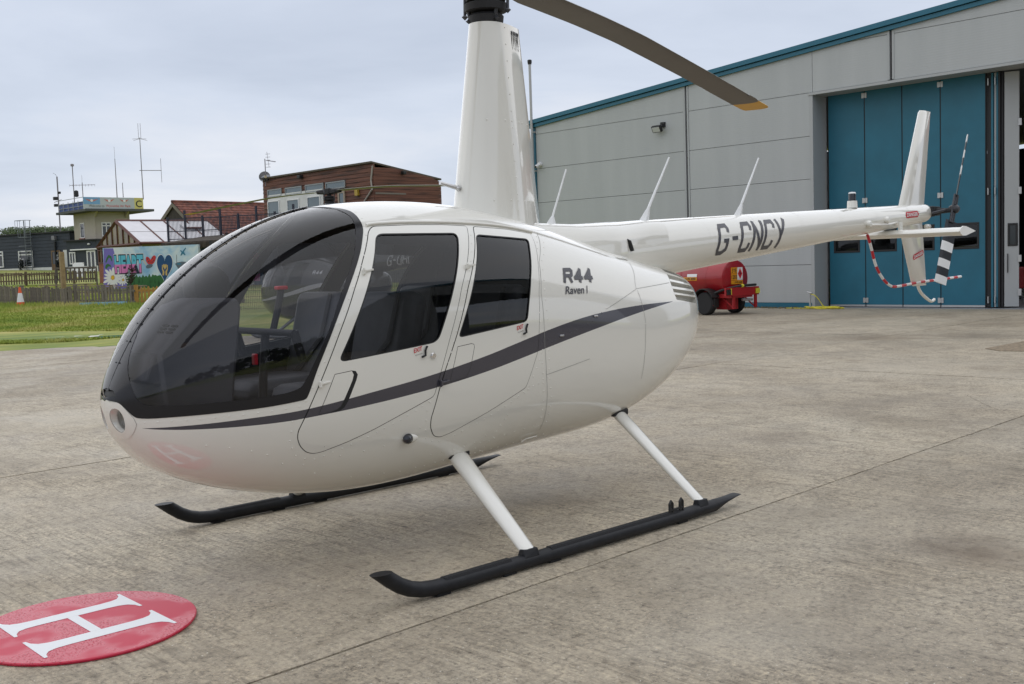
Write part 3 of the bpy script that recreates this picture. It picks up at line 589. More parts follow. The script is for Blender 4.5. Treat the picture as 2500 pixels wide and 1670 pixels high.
# blue panel and railing on the left side
LFc = Facade(C0+dF*-1.05+dL*(sw0+.1), C0+dF*-1.05+dL*3); l0, l1 = LFc.uv(204, 500)[0], LFc.uv(143, 500)[0]
pb(LFc.box(MB(), l0, bv0-.05, l1, bv1-.35, -.12, -.06), 'blue_panel', mat('royal_blue', (.012, .05, .22), .5), tw)
RAIL = mat('rail_grey', (.30, .32, .34), .5)
for v in (bv0+.35, bv0+.75, bv1+.05): pb(MB().tube([LFc.P(l0, v, .02), LFc.P(l1, v, .02)], .03, 5), 'rail', RAIL, tw)
for k in range(6): u = l0+(l1-l0)*k/5; pb(MB().tube([LFc.P(u, zs+.2, .02), LFc.P(u, bv1-.2, .02)], .03, 5), 'rail_post', RAIL, tw)
window(TL, 196, 545, 208, 581, tw, ft=.09); window(TF, 247, 543, 272, 577, tw, bars=1, ft=.09, transom=True)
pb(TL.box(MB(), TL.uv(196, 584)[0], TL.uv(196, 585)[1], TL.uv(208, 584)[0], TL.uv(200, 582)[1], 0, .12), 'brick_sill', mat('brick_red', (.22, .07, .045), .8), tw)
pb(MB().tube([C0+dF*.02-dL*.05+Vector((0, 0, -4)), C0+dF*.02-dL*.05+Vector((0, 0, zs-C0.z))], .06, 6), 'downpipe', CREAM, tw)
for px_ in (228, 304):
    P_ = TF.P(TF.uv(px_, 520)[0], zs, .0); pb(MB().prism([P_, P_+TF.n*.8, P_+Vector((0, 0, -.6))], TF.d*.12), 'slab_bracket', CREAM, tw)
# masts on the tower roof
def mastthing(px, py0, py1, d, r_, label, extra=None, rb=None):
    b0 = at(px, py0, d); b1 = at(px, py1, d); b1 = Vector((b0.x, b0.y, b1.z)); o = empty('aerial_mast', b0, 0, label, 'aerial'); h_ = b1.z-b0.z
    MB().tube([(0, 0, 0), (0, 0, h_)], [rb or r_, r_], 6).build('mast_tube', mat('mast_grey', (.22, .20, .22), .5), o)
    if extra: extra(o, h_)
    return o
MG = mat('mast_grey', (.22, .20, .22), .5); MAX_ = rt
def ex1(o, h):
    for k in range(4): a_ = k*math.pi/2+.3; MB().tube([(0, 0, h-.1), (.85*math.cos(a_), .85*math.sin(a_), h-.2)], .016, 4).build('radial', MG, o)
    for dx in (-.1, .1): MB().tube([MAX_*dx+Vector((0, 0, h-.1)), MAX_*dx+Vector((0, 0, h+1.3))], .018, 4).build('element', MG, o)
    z = h*.47; MB().tube([MAX_*-.2+Vector((0, 0, z)), MAX_*1.75+Vector((0, 0, z))], .03, 4).build('boom', MG, o); MB().tube([MAX_*1.72+Vector((0, 0, z-1.1)), MAX_*1.72+Vector((0, 0, z+1.1))], .022, 4).build('dipole', MG, o)
mastthing(350, 487, 337, 99, .035, 'tallest aerial mast with crossed top radials, right end of tower roof', ex1, .05)
def ex2(o, h): MB().tube([(0, 0, h), (0, 0, h+1.1)], .012, 4).build('whip', MG, o)
mastthing(286, 482, 388, 100, .03, 'plain single whip aerial above the welcome banner', ex2, .05)
mastthing(301, 482, 446, 101, .03, 'short pale whip aerial beside the plain single whip', None, .04)
def ex3(o, h):
    MB().lathe([(.05, h), (.16, h+.03), (.16, h+.2), (.05, h+.25)], 10).build('wind_sensor', MG, o)
    MB().lathe([(.1, h*.28), (.22, h*.3), (.2, h*.42), (.05, h*.44)], 10, Matrix.Translation(MAX_*.2)).build('camera_housing', BLACK, o)
mastthing(183, 510, 407, 101, .045, 'aerial mast with box sensor above the blue panel', ex3)
def ex4(o, h):
    z = h*.83; MB().tube([MAX_*-1.1+Vector((0, 0, z)), MAX_*1.1+Vector((0, 0, z+.05))], .022, 4).build('yagi_boom', MG, o)
    for k in range(9): x = -1.1+2.2*k/8; MB().tube([MAX_*x+Vector((0, 0, z-.12))+vr*-.25, MAX_*x+Vector((0, 0, z+.12))+vr*.25], .014, 4).build('yagi_element', MG, o)
    MB().tube([(0, 0, h), (0, 0, h+.7)], .012, 4).build('whip', MG, o)
mastthing(203, 485, 446, 100.5, .04, 'short mast with horizontal yagi aerial on the tower corner', ex4)
def ex5(o, h):
    for z, dx, s_ in ((h*.62, -.25, .2), (h*.72, .1, .14), (h*.5, -.25, .17), (h*.5, .3, .13)): MB().box((-s_, -s_, -s_*.8), (s_, s_, s_*.8), Matrix.Translation(MAX_*dx+Vector((0, 0, z)))).build('instrument_box', BLACK, o, bevel=.04)
    MB().tube([MAX_*-.4+Vector((0, 0, h*.55)), MAX_*.3+Vector((0, 0, h*.6))], .03, 5).build('cross_arm', MG, o); MB().tube([(0, 0, h), MAX_*-.15+Vector((0, 0, h+.25)), MAX_*-.35+Vector((0, 0, h+.35))], .015, 4).build('gooseneck', MG, o)
mastthing(148, 571, 432, 106, .07, 'thick instrument mast with black boxes left of the tower')
bpy.context.view_layer.update()
_m = [o for o in COL.objects if o.get('label', '').startswith('thick instrument')][0]; ex5(_m, at(148, 432, 106).z-at(148, 571, 106).z)
mastthing(111, 571, 549, 110, .03, 'tiny thin mast on the clubhouse roof before the trees')
# ---- greenhouse / conservatory
GA, GB = at(236, 604, 70), at(343, 596, 65); GF = Facade(GA, GB); gh = empty('conservatory', GF.P(0, 0, 0), 0, 'brown timber conservatory with white translucent roof panes', 'conservatory')
BRN = mat('red_brown_timber', (.10, .035, .025), .6); GLZ = mat('amber_glazing', (.16, .12, .05), .15, noise=.3, nscale=1., world=True); PANE = mat('polycarbonate_white', (.60, .59, .61), .35, noise=.05, nscale=2, world=True); BRK = mat('plinth_brick', (.23, .085, .045), .85, noise=.25, nscale=10, world=True)
ua, va_ = GF.uv(237, 603); ub_, vb_2 = GF.uv(343, 597); ux, vx = GF.uv(283, 541); ux = (ua+ub_)/2 if False else ux
ve = (va_+vb_2)/2; gl = 6.2; base_z = .7
tri = [(ua, ve), (ub_, ve), (ux, vx)]
pb(GF.poly(MB(), tri, -.03, -.01), 'gable_glazing', GLZ, gh)
for a_, b_ in (((ua, ve), (ux, vx)), ((ub_, ve), (ux, vx)), ((ua, ve), (ub_, ve))):
    pb(MB().tube([GF.P(a_[0], a_[1], .02), GF.P(b_[0], b_[1], .02)], .1, 4), 'gable_beam', BRN, gh)
for k in range(1, 8):
    u = ua+(ub_-ua)*k/8; vv = ve+(vx-ve)*(1-abs((u-ux)/((ux-ua) if u < ux else (ub_-ux)))); pb(GF.box(MB(), u-.035, ve, u+.035, vv, -.02, .05), 'glazing_bar', BRN, gh)
bk = -GF.n*gl
for side, ue_ in ((0, ua), (1, ub_)):
    pb(MB().prism([GF.P(ue_, ve-.02, 0), GF.P(ux, vx-.02, 0), GF.P(ux, vx+.02, 0), GF.P(ue_, ve+.02, 0)], bk), 'roof_lining', GLZ, gh)
# right-hand roof slope: panes in a frame
sl_d = Vector((GF.P(ub_, ve)-GF.P(ux, vx))); sl_n = sl_d.cross(bk).normalized(); sl_n = sl_n if sl_n.z > 0 else -sl_n
for i in range(4):
    for j in range(2):
        t0, t1 = (i+.03)/4, (i+.97)/4; s0, s1 = (j+.02)/2, (j+.98)/2
        Q = [GF.P(ux, vx)+sl_d*s+bk*t_+sl_n*.03 for s, t_ in ((s0, t0), (s1, t0), (s1, t1), (s0, t1))]; pb(MB().prism(Q, sl_n*.03), 'roof_pane', PANE, gh)
for i in range(5): Q = GF.P(ux, vx)+bk*(i/4)+sl_n*.06; pb(MB().tube([Q, Q+sl_d], .065, 4), 'rafter', BRN, gh)
for s_ in (0, 1.0): Q = GF.P(ux, vx)+sl_d*s_+sl_n*.05; pb(MB().tube([Q, Q+bk], .09, 4), 'purlin', BRN, gh)
Q = GF.P(ux, vx)+sl_d*.22+bk*.62+sl_n*.1; pb(MB().prism([Q, Q+sl_d*.2, Q+sl_d*.2+bk*.2, Q+bk*.2], sl_n*.08), 'roof_hatch', PANE, gh)
pb(MB().tube([Q+sl_d*.2+sl_n*.08, Q+sl_d*.2+bk*.2+sl_n*.08], .06, 4), 'hatch_frame', BRN, gh)
vsill = GF.uv(245, 644)[1]
pb(GF.box(MB(), ua+.05, base_z-.4, ub_, vsill, -.2, -.02), 'brick_plinth', BRK, gh)
pb(GF.box(MB(), ua+.05, vsill, ub_, ve, -.12, -.08), 'wall_glazing', GLZ, gh)
for k in range(7): u = ua+.08+(ub_-ua-.1)*k/6*.5; pb(GF.box(MB(), u-.05, vsill, u+.05, ve, -.1, .0), 'wall_post', BRN, gh)
pb(GF.box(MB(), ua+.02, vsill, ub_, vsill+.09, -.1, .02), 'sill_rail', BRN, gh); pb(GF.box(MB(), ua+.02, (vsill+ve)/2+.3, ub_, (vsill+ve)/2+.36, -.1, .01), 'sill_rail', BRN, gh)
# ---- mural wall
MA, MB_ = at(253, 700, 60), at(486, 700, 59); MW = Facade(MA, MB_)
mw = empty('mural_wall', MW.P(0, 0, 0), 0, 'long wall painted with a colourful heart and daisy mural', 'wall')
m, t, b = node_mat('mural_sky'); g = N(t, 'ShaderNodeNewGeometry'); nz = N(t, 'ShaderNodeTexNoise', Scale=.75, Detail=4., Distortion=.4); t.links.new(g.outputs['Position'], nz.inputs['Vector'])
t.links.new(ramp(t, nz.outputs['Fac'], [(.34, (.16, .36, .58)), (.46, (.36, .53, .66)), (.56, (.58, .66, .68)), (.7, (.66, .68, .66))]), b.inputs['Base Color']); b.inputs['Roughness'].default_value = .7
c6 = lambda x, y: (230+x/7.128, 560+y/7.128)
vT = MW.uv(370, 601)[1]; vB = .2
pb(MW.box(MB(), MW.uv(253, 650)[0], vB, MW.uv(486, 650)[0], vT, -.25, 0), 'painted_face', m, mw)
PC = {}
def pm_(n_, c_): return mat('mural_'+n_, c_, .7)
def shape(pts, m_, off, name='mural_shape'):
    P = [MW.uv(*c6(*p)) for p in pts]; mb = MB(); n = len(P); mb.add([MW.P(u, v, off) for u, v in P], [tuple(range(n))]); o = pb(mb, name, m_, mw, fixn=False); return o
def ell(cx, cy, rx, ry, rot=0, n=22): return [(cx+rx*math.cos(a)*math.cos(rot)-ry*math.sin(a)*math.sin(rot), cy+rx*math.cos(a)*math.sin(rot)+ry*math.sin(a)*math.cos(rot)) for a in [2*math.pi*k/n for k in range(n)]]
PUR = pm_('purple', (.16, .13, .42)); GRN = pm_('green', (.03, .13, .035)); DGR = pm_('dark_green', (.015, .065, .02)); BLU = pm_('blue', (.008, .06, .16)); GOLD = pm_('gold', (.52, .36, .12)); PNK = pm_('pink', (.60, .18, .42)); CYN = pm_('cyan', (.10, .44, .56)); NAV = pm_('outline', (.012, .015, .04)); WH = pm_('white', (.68, .68, .66)); YLW = pm_('yellow', (.62, .38, .02)); REDM = pm_('red', (.50, .03, .03)); TEA = pm_('teal', (.03, .17, .26)); GRYM = pm_('grey', (.10, .13, .16))
shape([(165, 330), (330, 330), (370, 480), (400, 620), (430, 780), (560, 840), (610, 900), (640, 1120), (165, 1120)], PUR, .003)
gx = [540+k*28 for k in range(26)]; shape([(x, 840-random.uniform(0, 50)-(25 if k % 2 else 0)) for k, x in enumerate(gx)]+[(1240, 1120), (600, 1120)], GRN, .004)
for k in range(46): x = random.uniform(560, 1220); y = random.uniform(850, 1000); shape([(x-7, y+70), (x+7, y+70), (x+random.uniform(-12, 12), y-30)], DGR, .006)
for pts in ([(195, 560), (215, 500), (250, 440), (300, 470), (315, 540), (300, 560), (280, 500), (255, 495), (230, 540), (205, 590)], [(190, 670), (200, 620), (240, 595), (285, 620), (300, 660), (270, 645), (240, 650), (220, 690)]): shape(pts, GRN, .006)
def daisy(cx, cy, r_, rc, n, o_):
    for k in range(n):
        a = 2*math.pi*k/n+.15; rr_ = r_*(1+.12*math.sin(k*2.3)); shape(ell(cx+math.cos(a)*rr_*.6, cy+math.sin(a)*rr_*.6*1.1, rr_*.42, rr_*.13, a, 12), WH, o_+.0006*(k % 4), 'petal')
    shape(ell(cx, cy, rc, rc*1.25), YLW, o_+.004, 'daisy_centre')
daisy(325, 840, 165, 32, 15, .008); daisy(505, 880, 95, 17, 12, .008)
# bubble lettering
hu0, hv0 = MW.uv(*c6(362, 745)); hu1, hv1 = MW.uv(*c6(825, 440)); hw, hh = hu1-hu0, hv1-hv0
def bub(off, m_, lift, clip=None, name='mural_lettering'):
    me = text_mesh('HEART', 1., off, 0, 1.); bm = bmesh.new(); bm.from_mesh(me); bmesh.ops.triangulate(bm, faces=bm.faces)
    xx = [v.co.x for v in bm.verts]; yy = [v.co.y for v in bm.verts]
    for v in bm.verts: v.co.x = (v.co.x)/3.02*hw; v.co.y = v.co.y/.74*hh
    if clip:
        bmesh.ops.bisect_plane(bm, geom=bm.verts[:]+bm.edges[:]+bm.faces[:], plane_co=(0, hh*.45, 0), plane_no=(0, clip, 0), clear_outer=True)
    for v in bm.verts: v.co = MW.P(hu0+v.co.x, hv0+v.co.y, lift)
    bm.to_mesh(me); bm.free(); me.materials.clear(); me.materials.append(m_); o = link(name, me, mw); o.matrix_parent_inverse = mw.matrix_basis.inverted()
bub(.13, WH, .007); bub(.105, NAV, .010); bub(.055, CYN, .014, -1); bub(.055, PNK, .014, 1)
# heart with hands
def heart(cx, cy, rx, ry, n=48):
    o_ = []
    for k in range(n):
        t_ = 2*math.pi*k/n; x = 16*math.sin(t_)**3; y = 13*math.cos(t_)-5*math.cos(2*t_)-2*math.cos(3*t_)-math.cos(4*t_); o_.append((cx+x/16*rx, cy-(y+2.5)/14.5*ry))
    return o_
shape(heart(1228, 690, 148, 262), WH, .005); shape(heart(1228, 688, 136, 246), BLU, .009)
shape(heart(1232, 655, 34, 52, 24), GOLD, .014)
for s_ in (-1, 1): shape([(1232+s_*50, 620), (1232+s_*38, 620), (1232+s_*34, 690), (1232+s_*14, 720), (1232+s_*8, 745), (1232+s_*14, 800), (1232+s_*42, 800), (1232+s_*38, 740), (1232+s_*52, 690)], GOLD, .014)
# ladybird
shape(ell(945, 545, 38, 75, -.45), REDM, .010); shape(ell(1025, 530, 40, 82, .4), REDM, .010); shape(ell(960, 640, 62, 34, -.35), GRYM, .012); shape(ell(880, 570, 20, 70, -.6), pm_('wing', (.45, .47, .45)), .008)
for x, y in ((930, 515), (950, 560), (1015, 500), (1035, 545), (1010, 570)): shape(ell(x, y, 9, 12), NAV, .013)
# aeroplanes
shape([(1590, 315), (1600, 330), (1560, 390), (1590, 440), (1580, 455), (1545, 425), (1515, 460), (1500, 455), (1520, 400), (1495, 370), (1510, 360), (1535, 385)], TEA, .008)
shape([(1410, 600), (1440, 575), (1530, 560), (1640, 570), (1780, 600), (1780, 650), (1640, 640), (1560, 660), (1470, 690), (1440, 650)], GRYM, .008); shape([(1430, 440), (1438, 440), (1440, 600), (1432, 600)], GRYM, .007); shape(ell(1480, 600, 40, 14), TEA, .010)
# dark conifer in front of the mural
cn = empty('dead_shrub', MW.P(MW.uv(*c6(800, 950))[0], gz(MW.P(3, 0, 1)), 1.2), 0, 'thin dark red shrub standing before the mural', 'shrub')
MB().tube([(0, 0, 0), (.25, 0, 1.1)], [.04, .012], 6).build('trunk', mat('bark', (.06, .04, .03), .9), cn)
mb = MB()
for k in range(90):
    z = random.uniform(.25, 1.2); a_ = random.uniform(0, 6.28); l_ = .24*(1-abs(z-.7)/.8)+.05; p = Vector((z*.22, 0, z)); e_ = p+Vector((math.cos(a_)*l_, math.sin(a_)*l_, .12)); mb.add([p, p+Vector((0, 0, .05)), e_], [(0, 1, 2)]); mb.add([e_+Vector((-.05, 0, 0)), e_+Vector((.05, 0, .06)), e_+Vector((0, .05, -.04))], [(0, 1, 2)])
mb.build('twigs', mat('twig_dark', (.05, .028, .025), .9), cn, fixn=False)
# ---- flat roof with thatch-like edge and balcony railing above the mural
TA, TB = at(398, 600, 60.5), at(700, 600, 57); TFc = Facade(TA, TB)
ter_ = empty('roof_terrace', TFc.P(0, 0, 0), 0, 'mossy overhanging roof terrace above the mural wall', 'roof')
MOSS = mat('mossy_roof', (.045, .035, .025), .95, noise=.5, nscale=5, bump=.6, bscale=12, world=True)
v1_ = TFc.uv(480, 600)[1]; v2_ = TFc.uv(480, 583)[1]
pb(TFc.poly(MB(), [(0, v1_), (TFc.len, v1_), (TFc.len, v1_+.3), (0, v1_+.18)], -.3, .2), 'roof_edge', MOSS, ter_, bevel=.05)
pb(MB().prism([TFc.P(0, v1_+.1, .15), TFc.P(TFc.len, v1_+.2, .15), TFc.P(TFc.len, v2_+.25, -2.5), TFc.P(.8, v2_+.1, -2.5)], (0, 0, .12)), 'roof_slope', MOSS, ter_)
for k in range(40):
    u = TFc.len*(k+.5)/40; pb(TFc.box(MB(), u-.1, v1_-.1-random.random()*.08, u+.1, v1_+.1, .1, .24+random.random()*.06), 'edge_batten', MOSS, ter_)
RF = Facade(at(412, 590, 63), at(720, 590, 60)); rl = empty('balcony_railing', RF.P(0, 0, 0), 0, 'dark blue metal railing along the roof terrace', 'railing'); BLR = mat('blue_black_iron', (.022, .024, .045), .5)
rb_, rtp = RF.uv(480, 587)[1], RF.uv(480, 531)[1]
for v in (rb_+.1, rtp-.05, rb_+.55): pb(RF.box(MB(), 0, v, RF.len, v+.045, -.02, .02), 'rail', BLR, rl)
nb = 92
for k in range(nb): u = RF.len*(k+.5)/nb; pb(RF.box(MB(), u-.011, rb_, u+.011, rtp, -.011, .011), 'baluster', BLR, rl)
for k in range(8): u = RF.len*k/7; pb(RF.box(MB(), u-.05, rb_-.3, u+.05, rtp+(.45 if k % 2 else .1), -.05, .05), 'rail_post', BLR, rl)
# ---- tiled house behind
HA = Facade(at(427, 560, 80), at(650, 560, 86.5)); hs_ = empty('tiled_house', HA.P(0, 0, 0), 0, 'house with mottled red tiled roof behind the railing', 'house')
m, t, b = node_mat('clay_tiles'); g = N(t, 'ShaderNodeNewGeometry'); br_ = N(t, 'ShaderNodeTexNoise', Scale=3.2, Detail=5.); t.links.new(g.outputs['Position'], br_.inputs['Vector']); t.links.new(ramp(t, br_.outputs['Fac'], [(.3, (.055, .028, .024)), (.48, (.13, .045, .032)), (.62, (.21, .07, .045)), (.75, (.12, .085, .065))]), b.inputs['Base Color']); b.inputs['Roughness'].default_value = .85
TILE = m
vr_ = HA.uv(427, 495)[1]; ve_ = vr_-2.5
u0_, u1_ = 0., HA.len
rows = 12
for k in range(rows):
    f0, f1 = k/rows, (k+1)/rows; ze0, ze1 = vr_+(ve_-vr_)*f0, vr_+(ve_-vr_)*f1; o0, o1 = 3.4*f0, 3.4*f1
    cut = lambda f: u1_-f*1.2
    pb(MB().prism([HA.P(u0_-.1, ze0+.02, o0), HA.P(cut(f0), ze0+.02, o0), HA.P(cut(f1), ze1+.07, o1), HA.P(u0_-.1, ze1+.07, o1)], HA.n*.0+Vector((0, 0, .05))), 'tile_course', TILE, hs_)
pb(MB().tube([HA.P(u0_-.15, vr_+.08, 0), HA.P(u1_, vr_+.08, 0)], .12, 6), 'ridge_tiles', TILE, hs_)
DKB = mat('dark_boards', (.035, .028, .022), .8, noise=.3, nscale=4, world=True)
GP = Facade(HA.P(u0_, 0, 3.3), HA.P(u0_, 0, -3.3))
pb(MB().prism([HA.P(u0_, ve_-2.5, 3.2), HA.P(u0_, ve_-2.5, -3.2), HA.P(u0_, ve_, -3.2), HA.P(u0_, vr_-.05, 0), HA.P(u0_, ve_, 3.2)], HA.d*.1), 'gable_wall', DKB, hs_)
for s_ in (1, -1): pb(MB().prism([HA.P(u0_-.12, ve_-.05, 3.5*s_), HA.P(u0_-.12, vr_, 0), HA.P(u0_-.12, vr_-.3, 0), HA.P(u0_-.12, ve_-.35, 3.5*s_)], HA.d*.06), 'bargeboard', mat('weathered_board', (.17, .15, .12), .8), hs_)
pb(HA.box(MB(), u0_, ve_-3, u1_, ve_, -3., 3.1), 'wall', DKB, hs_)
pb(MB().prism([HA.P(u0_-.1, ve_, -3.4), HA.P(u1_, ve_, -3.4), HA.P(u1_, vr_, 0), HA.P(u0_-.1, vr_, 0)], (0, 0, .06)), 'rear_slope', TILE, hs_)
# ---- timber clad two storey building
K0 = at(915, 500, 62); Kl = at(645, 500, 70.7); KL = Facade(K0, Kl); kd = Vector((Kl.x-K0.x, Kl.y-K0.y, 0)).normalized(); kr = Vector((-kd.y, kd.x, 0)); kr = kr if kr.dot(vr) > 0 else -kr
KR = Facade(K0, K0+kr); kb = empty('timber_building', K0-Vector((0, 0, K0.z)), 0, 'two storey brown timber clad building with blue windows', 'building')
m, t, b = node_mat('cedar_boards'); g = N(t, 'ShaderNodeNewGeometry'); mp = N(t, 'ShaderNodeMapping'); mp.inputs['Scale'].default_value = (.6, .6, 9); t.links.new(g.outputs['Position'], mp.inputs[0]); nz = N(t, 'ShaderNodeTexNoise', Scale=1., Detail=5.); t.links.new(mp.outputs[0], nz.inputs['Vector'])
t.links.new(ramp(t, nz.outputs['Fac'], [(.3, (.040, .018, .012)), (.5, (.12, .046, .028)), (.68, (.17, .068, .040)), (.8, (.14, .10, .075))]), b.inputs['Base Color']); b.inputs['Roughness'].default_value = .75
CED = m; vtk = KL.uv(915, 397)[1]; uL_ = KL.uv(645, 500)[0]; uR_ = KR.uv(1078, 500)[0]; vtr = KR.uv(1078, 440)[1]
nbd = 26; zlow = 1.0; bh = (vtk-zlow)/nbd
for k in range(nbd):
    a_, b_ = zlow+bh*k, zlow+bh*(k+1)
    pb(MB().prism([KL.P(0, a_+.01, .04), KL.P(0, a_+.01, -.1), KL.P(0, b_, -.1), KL.P(0, b_, .012)], KL.d*uL_), 'wall_board', CED, kb)
    rk = lambda u: vtk+(vtr-vtk)*u/uR_
    um = uR_ if b_ <= vtr else max(.05, uR_*(vtk-b_)/(vtk-vtr))
    ul_ = uR_ if a_ <= vtr else max(.05, uR_*(vtk-a_)/(vtk-vtr))
    if um > .1: pb(MB().prism([KR.P(0, a_+.01, -.08), KR.P(ul_, a_+.01, -.08), KR.P(um, b_, -.08), KR.P(0, b_, -.08)], KR.n*.1), 'wall_board', CED, kb)
pb(MB().prism([KL.P(-.02, vtk, .15), KL.P(uL_+.1, vtk-.0, .15), KL.P(uL_+.1, vtk, .15)-KL.n*0+kr*uR_-Vector((0, 0, vtk-vtr)), KL.P(-.02, vtk, .15)+kr*(uR_+.2)-Vector((0, 0, vtk-vtr))], (0, 0, .1)), 'roof', mat('roof_brown', (.09, .075, .055), .8), kb)
pb(MB().prism([KL.P(.1, zlow, -.12), KL.P(uL_-.05, zlow, -.12), KL.P(uL_-.05, vtk-1., -.12), KL.P(.1, vtk-1., -.12)], kr*(uR_-.2)), 'wall_core', DKB, kb)
# white clad bay with windows on the left face
a_ = KL.uv(655, 460); b_ = KL.uv(793, 520); pb(KL.box(MB(), a_[0], zlow+.2, b_[0], KL.uv(700, 472)[1], .03, .08), 'white_cladding', WHT, kb)
for (x0, y0, x1, y1) in ((657, 492, 687, 535), (704, 488, 735, 530), (753, 481, 787, 530)): window(KL, x0, y0, x1, y1, kb, SKYG, UPVC, ft=.06, off=.09)
for (x0, y0, x1, y1) in ((655, 464, 690, 479), (698, 459, 739, 473), (747, 452, 792, 466), (797, 446, 845, 458)): window(KL, x0, y0, x1, y1, kb, SKYG, mat('grey_frame', (.25, .27, .28), .5), ft=.07, off=.045)
window(KL, 827, 467, 846, 512, kb, SKYG, mat('oak_frame', (.30, .24, .18), .5), ft=.14, off=.05, name='side_door')
pb(KL.box(MB(), KL.uv(872, 470)[0], KL.uv(873, 478)[1], KL.uv(879, 470)[0], KL.uv(873, 463)[1], .05, .2), 'yellow_lamp', mat('lamp_yellow', (.40, .27, .03), .5), kb)
pb(MB().tube([KL.P(KL.uv(913, 405)[0], KL.uv(913, 405)[1], .1), KL.P(KL.uv(909, 440)[0], KL.uv(909, 440)[1], .1), KL.P(KL.uv(912, 462)[0], KL.uv(912, 462)[1], .1), KL.P(KL.uv(889, 498)[0], KL.uv(889, 498)[1], .1)], .05, 5), 'drain_pipe', mat('pipe_pale', (.32, .29, .26), .6), kb)
for (x, y) in ((737, 432), (981, 422)):
    Fk = KL if x < 915 else KR; pb(Fk.box(MB(), Fk.uv(x-3, y)[0], Fk.uv(x, y+4)[1], Fk.uv(x+4, y)[0], Fk.uv(x, y-4)[1], .02, .3), 'flood_lamp', BLACK, kb, bevel=.03)
pb(KR.box(MB(), KR.uv(916, 470)[0], KR.uv(930, 474)[1], KR.uv(990, 470)[0], KR.uv(930, 470)[1], .02, .04), 'vent_strip', MATS['weathered_board'], kb)
# dish and aerial at its left corner
dp = at(646, 440, 70); ds = empty('satellite_dish', dp, 0, 'round mesh satellite dish on the timber building corner', 'satellite dish')
MB().lathe([(.02, .06), (.2, .02), (.36, -.06), (.37, -.05), (.2, .04), (.02, .09)], 24, Matrix.Translation((0, 0, .25)) @ (-vr+rt*-.3+Vector((0, 0, .3))).to_track_quat('Z', 'Y').to_matrix().to_4x4(), cap=False).build('dish', glass('dish_mesh', (.55, .55, .56), .4, 1.9, (.5, .5, .5)), ds, smooth=True)
MB().tube([(0, 0, .2), -vr*.5+Vector((0, 0, .15))], .03, 5).build('feed_arm', WOODY, ds); MB().lathe([(.08, -.08), (.08, .08)], 10, Matrix.Translation(-vr*.5+Vector((0, 0, .18)))).build('feed_horn', mat('feed_tan', (.4, .33, .2), .5), ds)
MB().tube([(.05, 0, -.4), (.05, 0, .2)], .03, 6).build('dish_post', MG, ds)
tvp = at(649, 438, 70); tv = empty('tv_aerial', tvp, 0, 'television aerial on a thin pole above the dish', 'aerial'); h_ = at(649, 388, 70).z-tvp.z
MB().tube([(0, 0, 0), (0, 0, h_)], .035, 6).build('pole', MG, tv)
MB().tube([rt*.05+Vector((0, 0, h_-.1)), rt*.7+Vector((0, 0, h_-.18))], .02, 4).build('boom', MG, tv)
for k in range(8): p = rt*(.2+.06*k)+Vector((0, 0, h_-.12-.01*k)); MB().tube([p-vr*.2-Vector((0, 0, .05)), p+vr*.2+Vector((0, 0, .05))], .014, 4).build('element', MG, tv)
for dz in (-.45, -.25, .0, .2, .4): MB().tube([rt*.05+Vector((0, 0, h_-.1+dz)), rt*.35+Vector((0, 0, h_-.08+dz))], .012, 4).build('reflector_bar', MG, tv)
MB().tube([rt*.15+Vector((0, 0, h_+.45)), rt*.25+Vector((0, 0, h_-.55))], .014, 4).build('reflector_stem', MG, tv)
# ================================================================== FENCES, TREES, SMALL THINGS
OLDW = [mat('fence_weathered_%d' % k, c_, .9, noise=.25, nscale=9) for k, c_ in enumerate(((.155, .135, .105), (.125, .11, .088), (.185, .16, .125)))]
PNT = mat('fence_orange_stain', (.36, .19, .04), .75, noise=.15, nscale=6)
def picket_mesh(name, w_, h_, th=.02, pointed=.05):
    mb = MB(); mb.prism([(-w_/2, 0, 0), (w_/2, 0, 0), (w_/2, 0, h_-pointed), (0, 0, h_), (-w_/2, 0, h_-pointed)], (0, th, 0)); me = bpy.data.meshes.new(name); me.from_pydata(mb.v, [], mb.f); me.update(); return me
def fence(label, p0, p1, d0, d1, hgt, w_, spacing, mats, pointed=.05, rails=(.25, .75), post_every=None, group=None, base=None):
    A, B = at(p0[0], p0[1], d0), at(p1[0], p1[1], d1); d = Vector((B.x-A.x, B.y-A.y, 0)); L = d.length; d.normalize(); nn = Vector((d.y, -d.x, 0)); nn = nn if nn.dot(CAM-A) > 0 else -nn
    zb = (lambda u: A.z+(B.z-A.z)*u/L)
    o = empty('picket_fence', Vector((A.x, A.y, 0)), 0, label, 'fence', group); rz = math.atan2(d.y, d.x); ms = []
    for m_ in mats: me = picket_mesh('picket', w_, hgt, pointed=pointed); me.materials.append(m_); ms.append(me)
    n = int(L/spacing)
    for k in range(n):
        u = (k+.5)*spacing; q = bpy.data.objects.new('picket', random.choice(ms)); COL.objects.link(q); q.parent = o; q.location = d*u+nn*.03+Vector((0, 0, zb(u)+random.uniform(-.02, .02))); q.rotation_euler = (0, random.gauss(0, .018), rz+random.gauss(0, .03)); q.scale = (random.uniform(.85, 1.1), 1, random.uniform(.94, 1.04))
    for f in rails: MB().prism([nn*-.02+Vector((0, 0, zb(0)+hgt*f)), d*L+nn*-.02+Vector((0, 0, zb(L)+hgt*f)), d*L+nn*-.02+Vector((0, 0, zb(L)+hgt*f+.08)), nn*-.02+Vector((0, 0, zb(0)+hgt*f+.08))], nn*.04).build('rail', mats[0], o)
    k = 0; u = 0.
    while u <= L+.01:
        MB().box((-.06, -.06, -.1), (.06, .06, hgt*1.05), Matrix.Translation(d*u+nn*-.08+Vector((0, 0, zb(u)))) @ Matrix.Rotation(rz, 4, 'Z')).build('post', mats[0], o); u += post_every or L
    return o
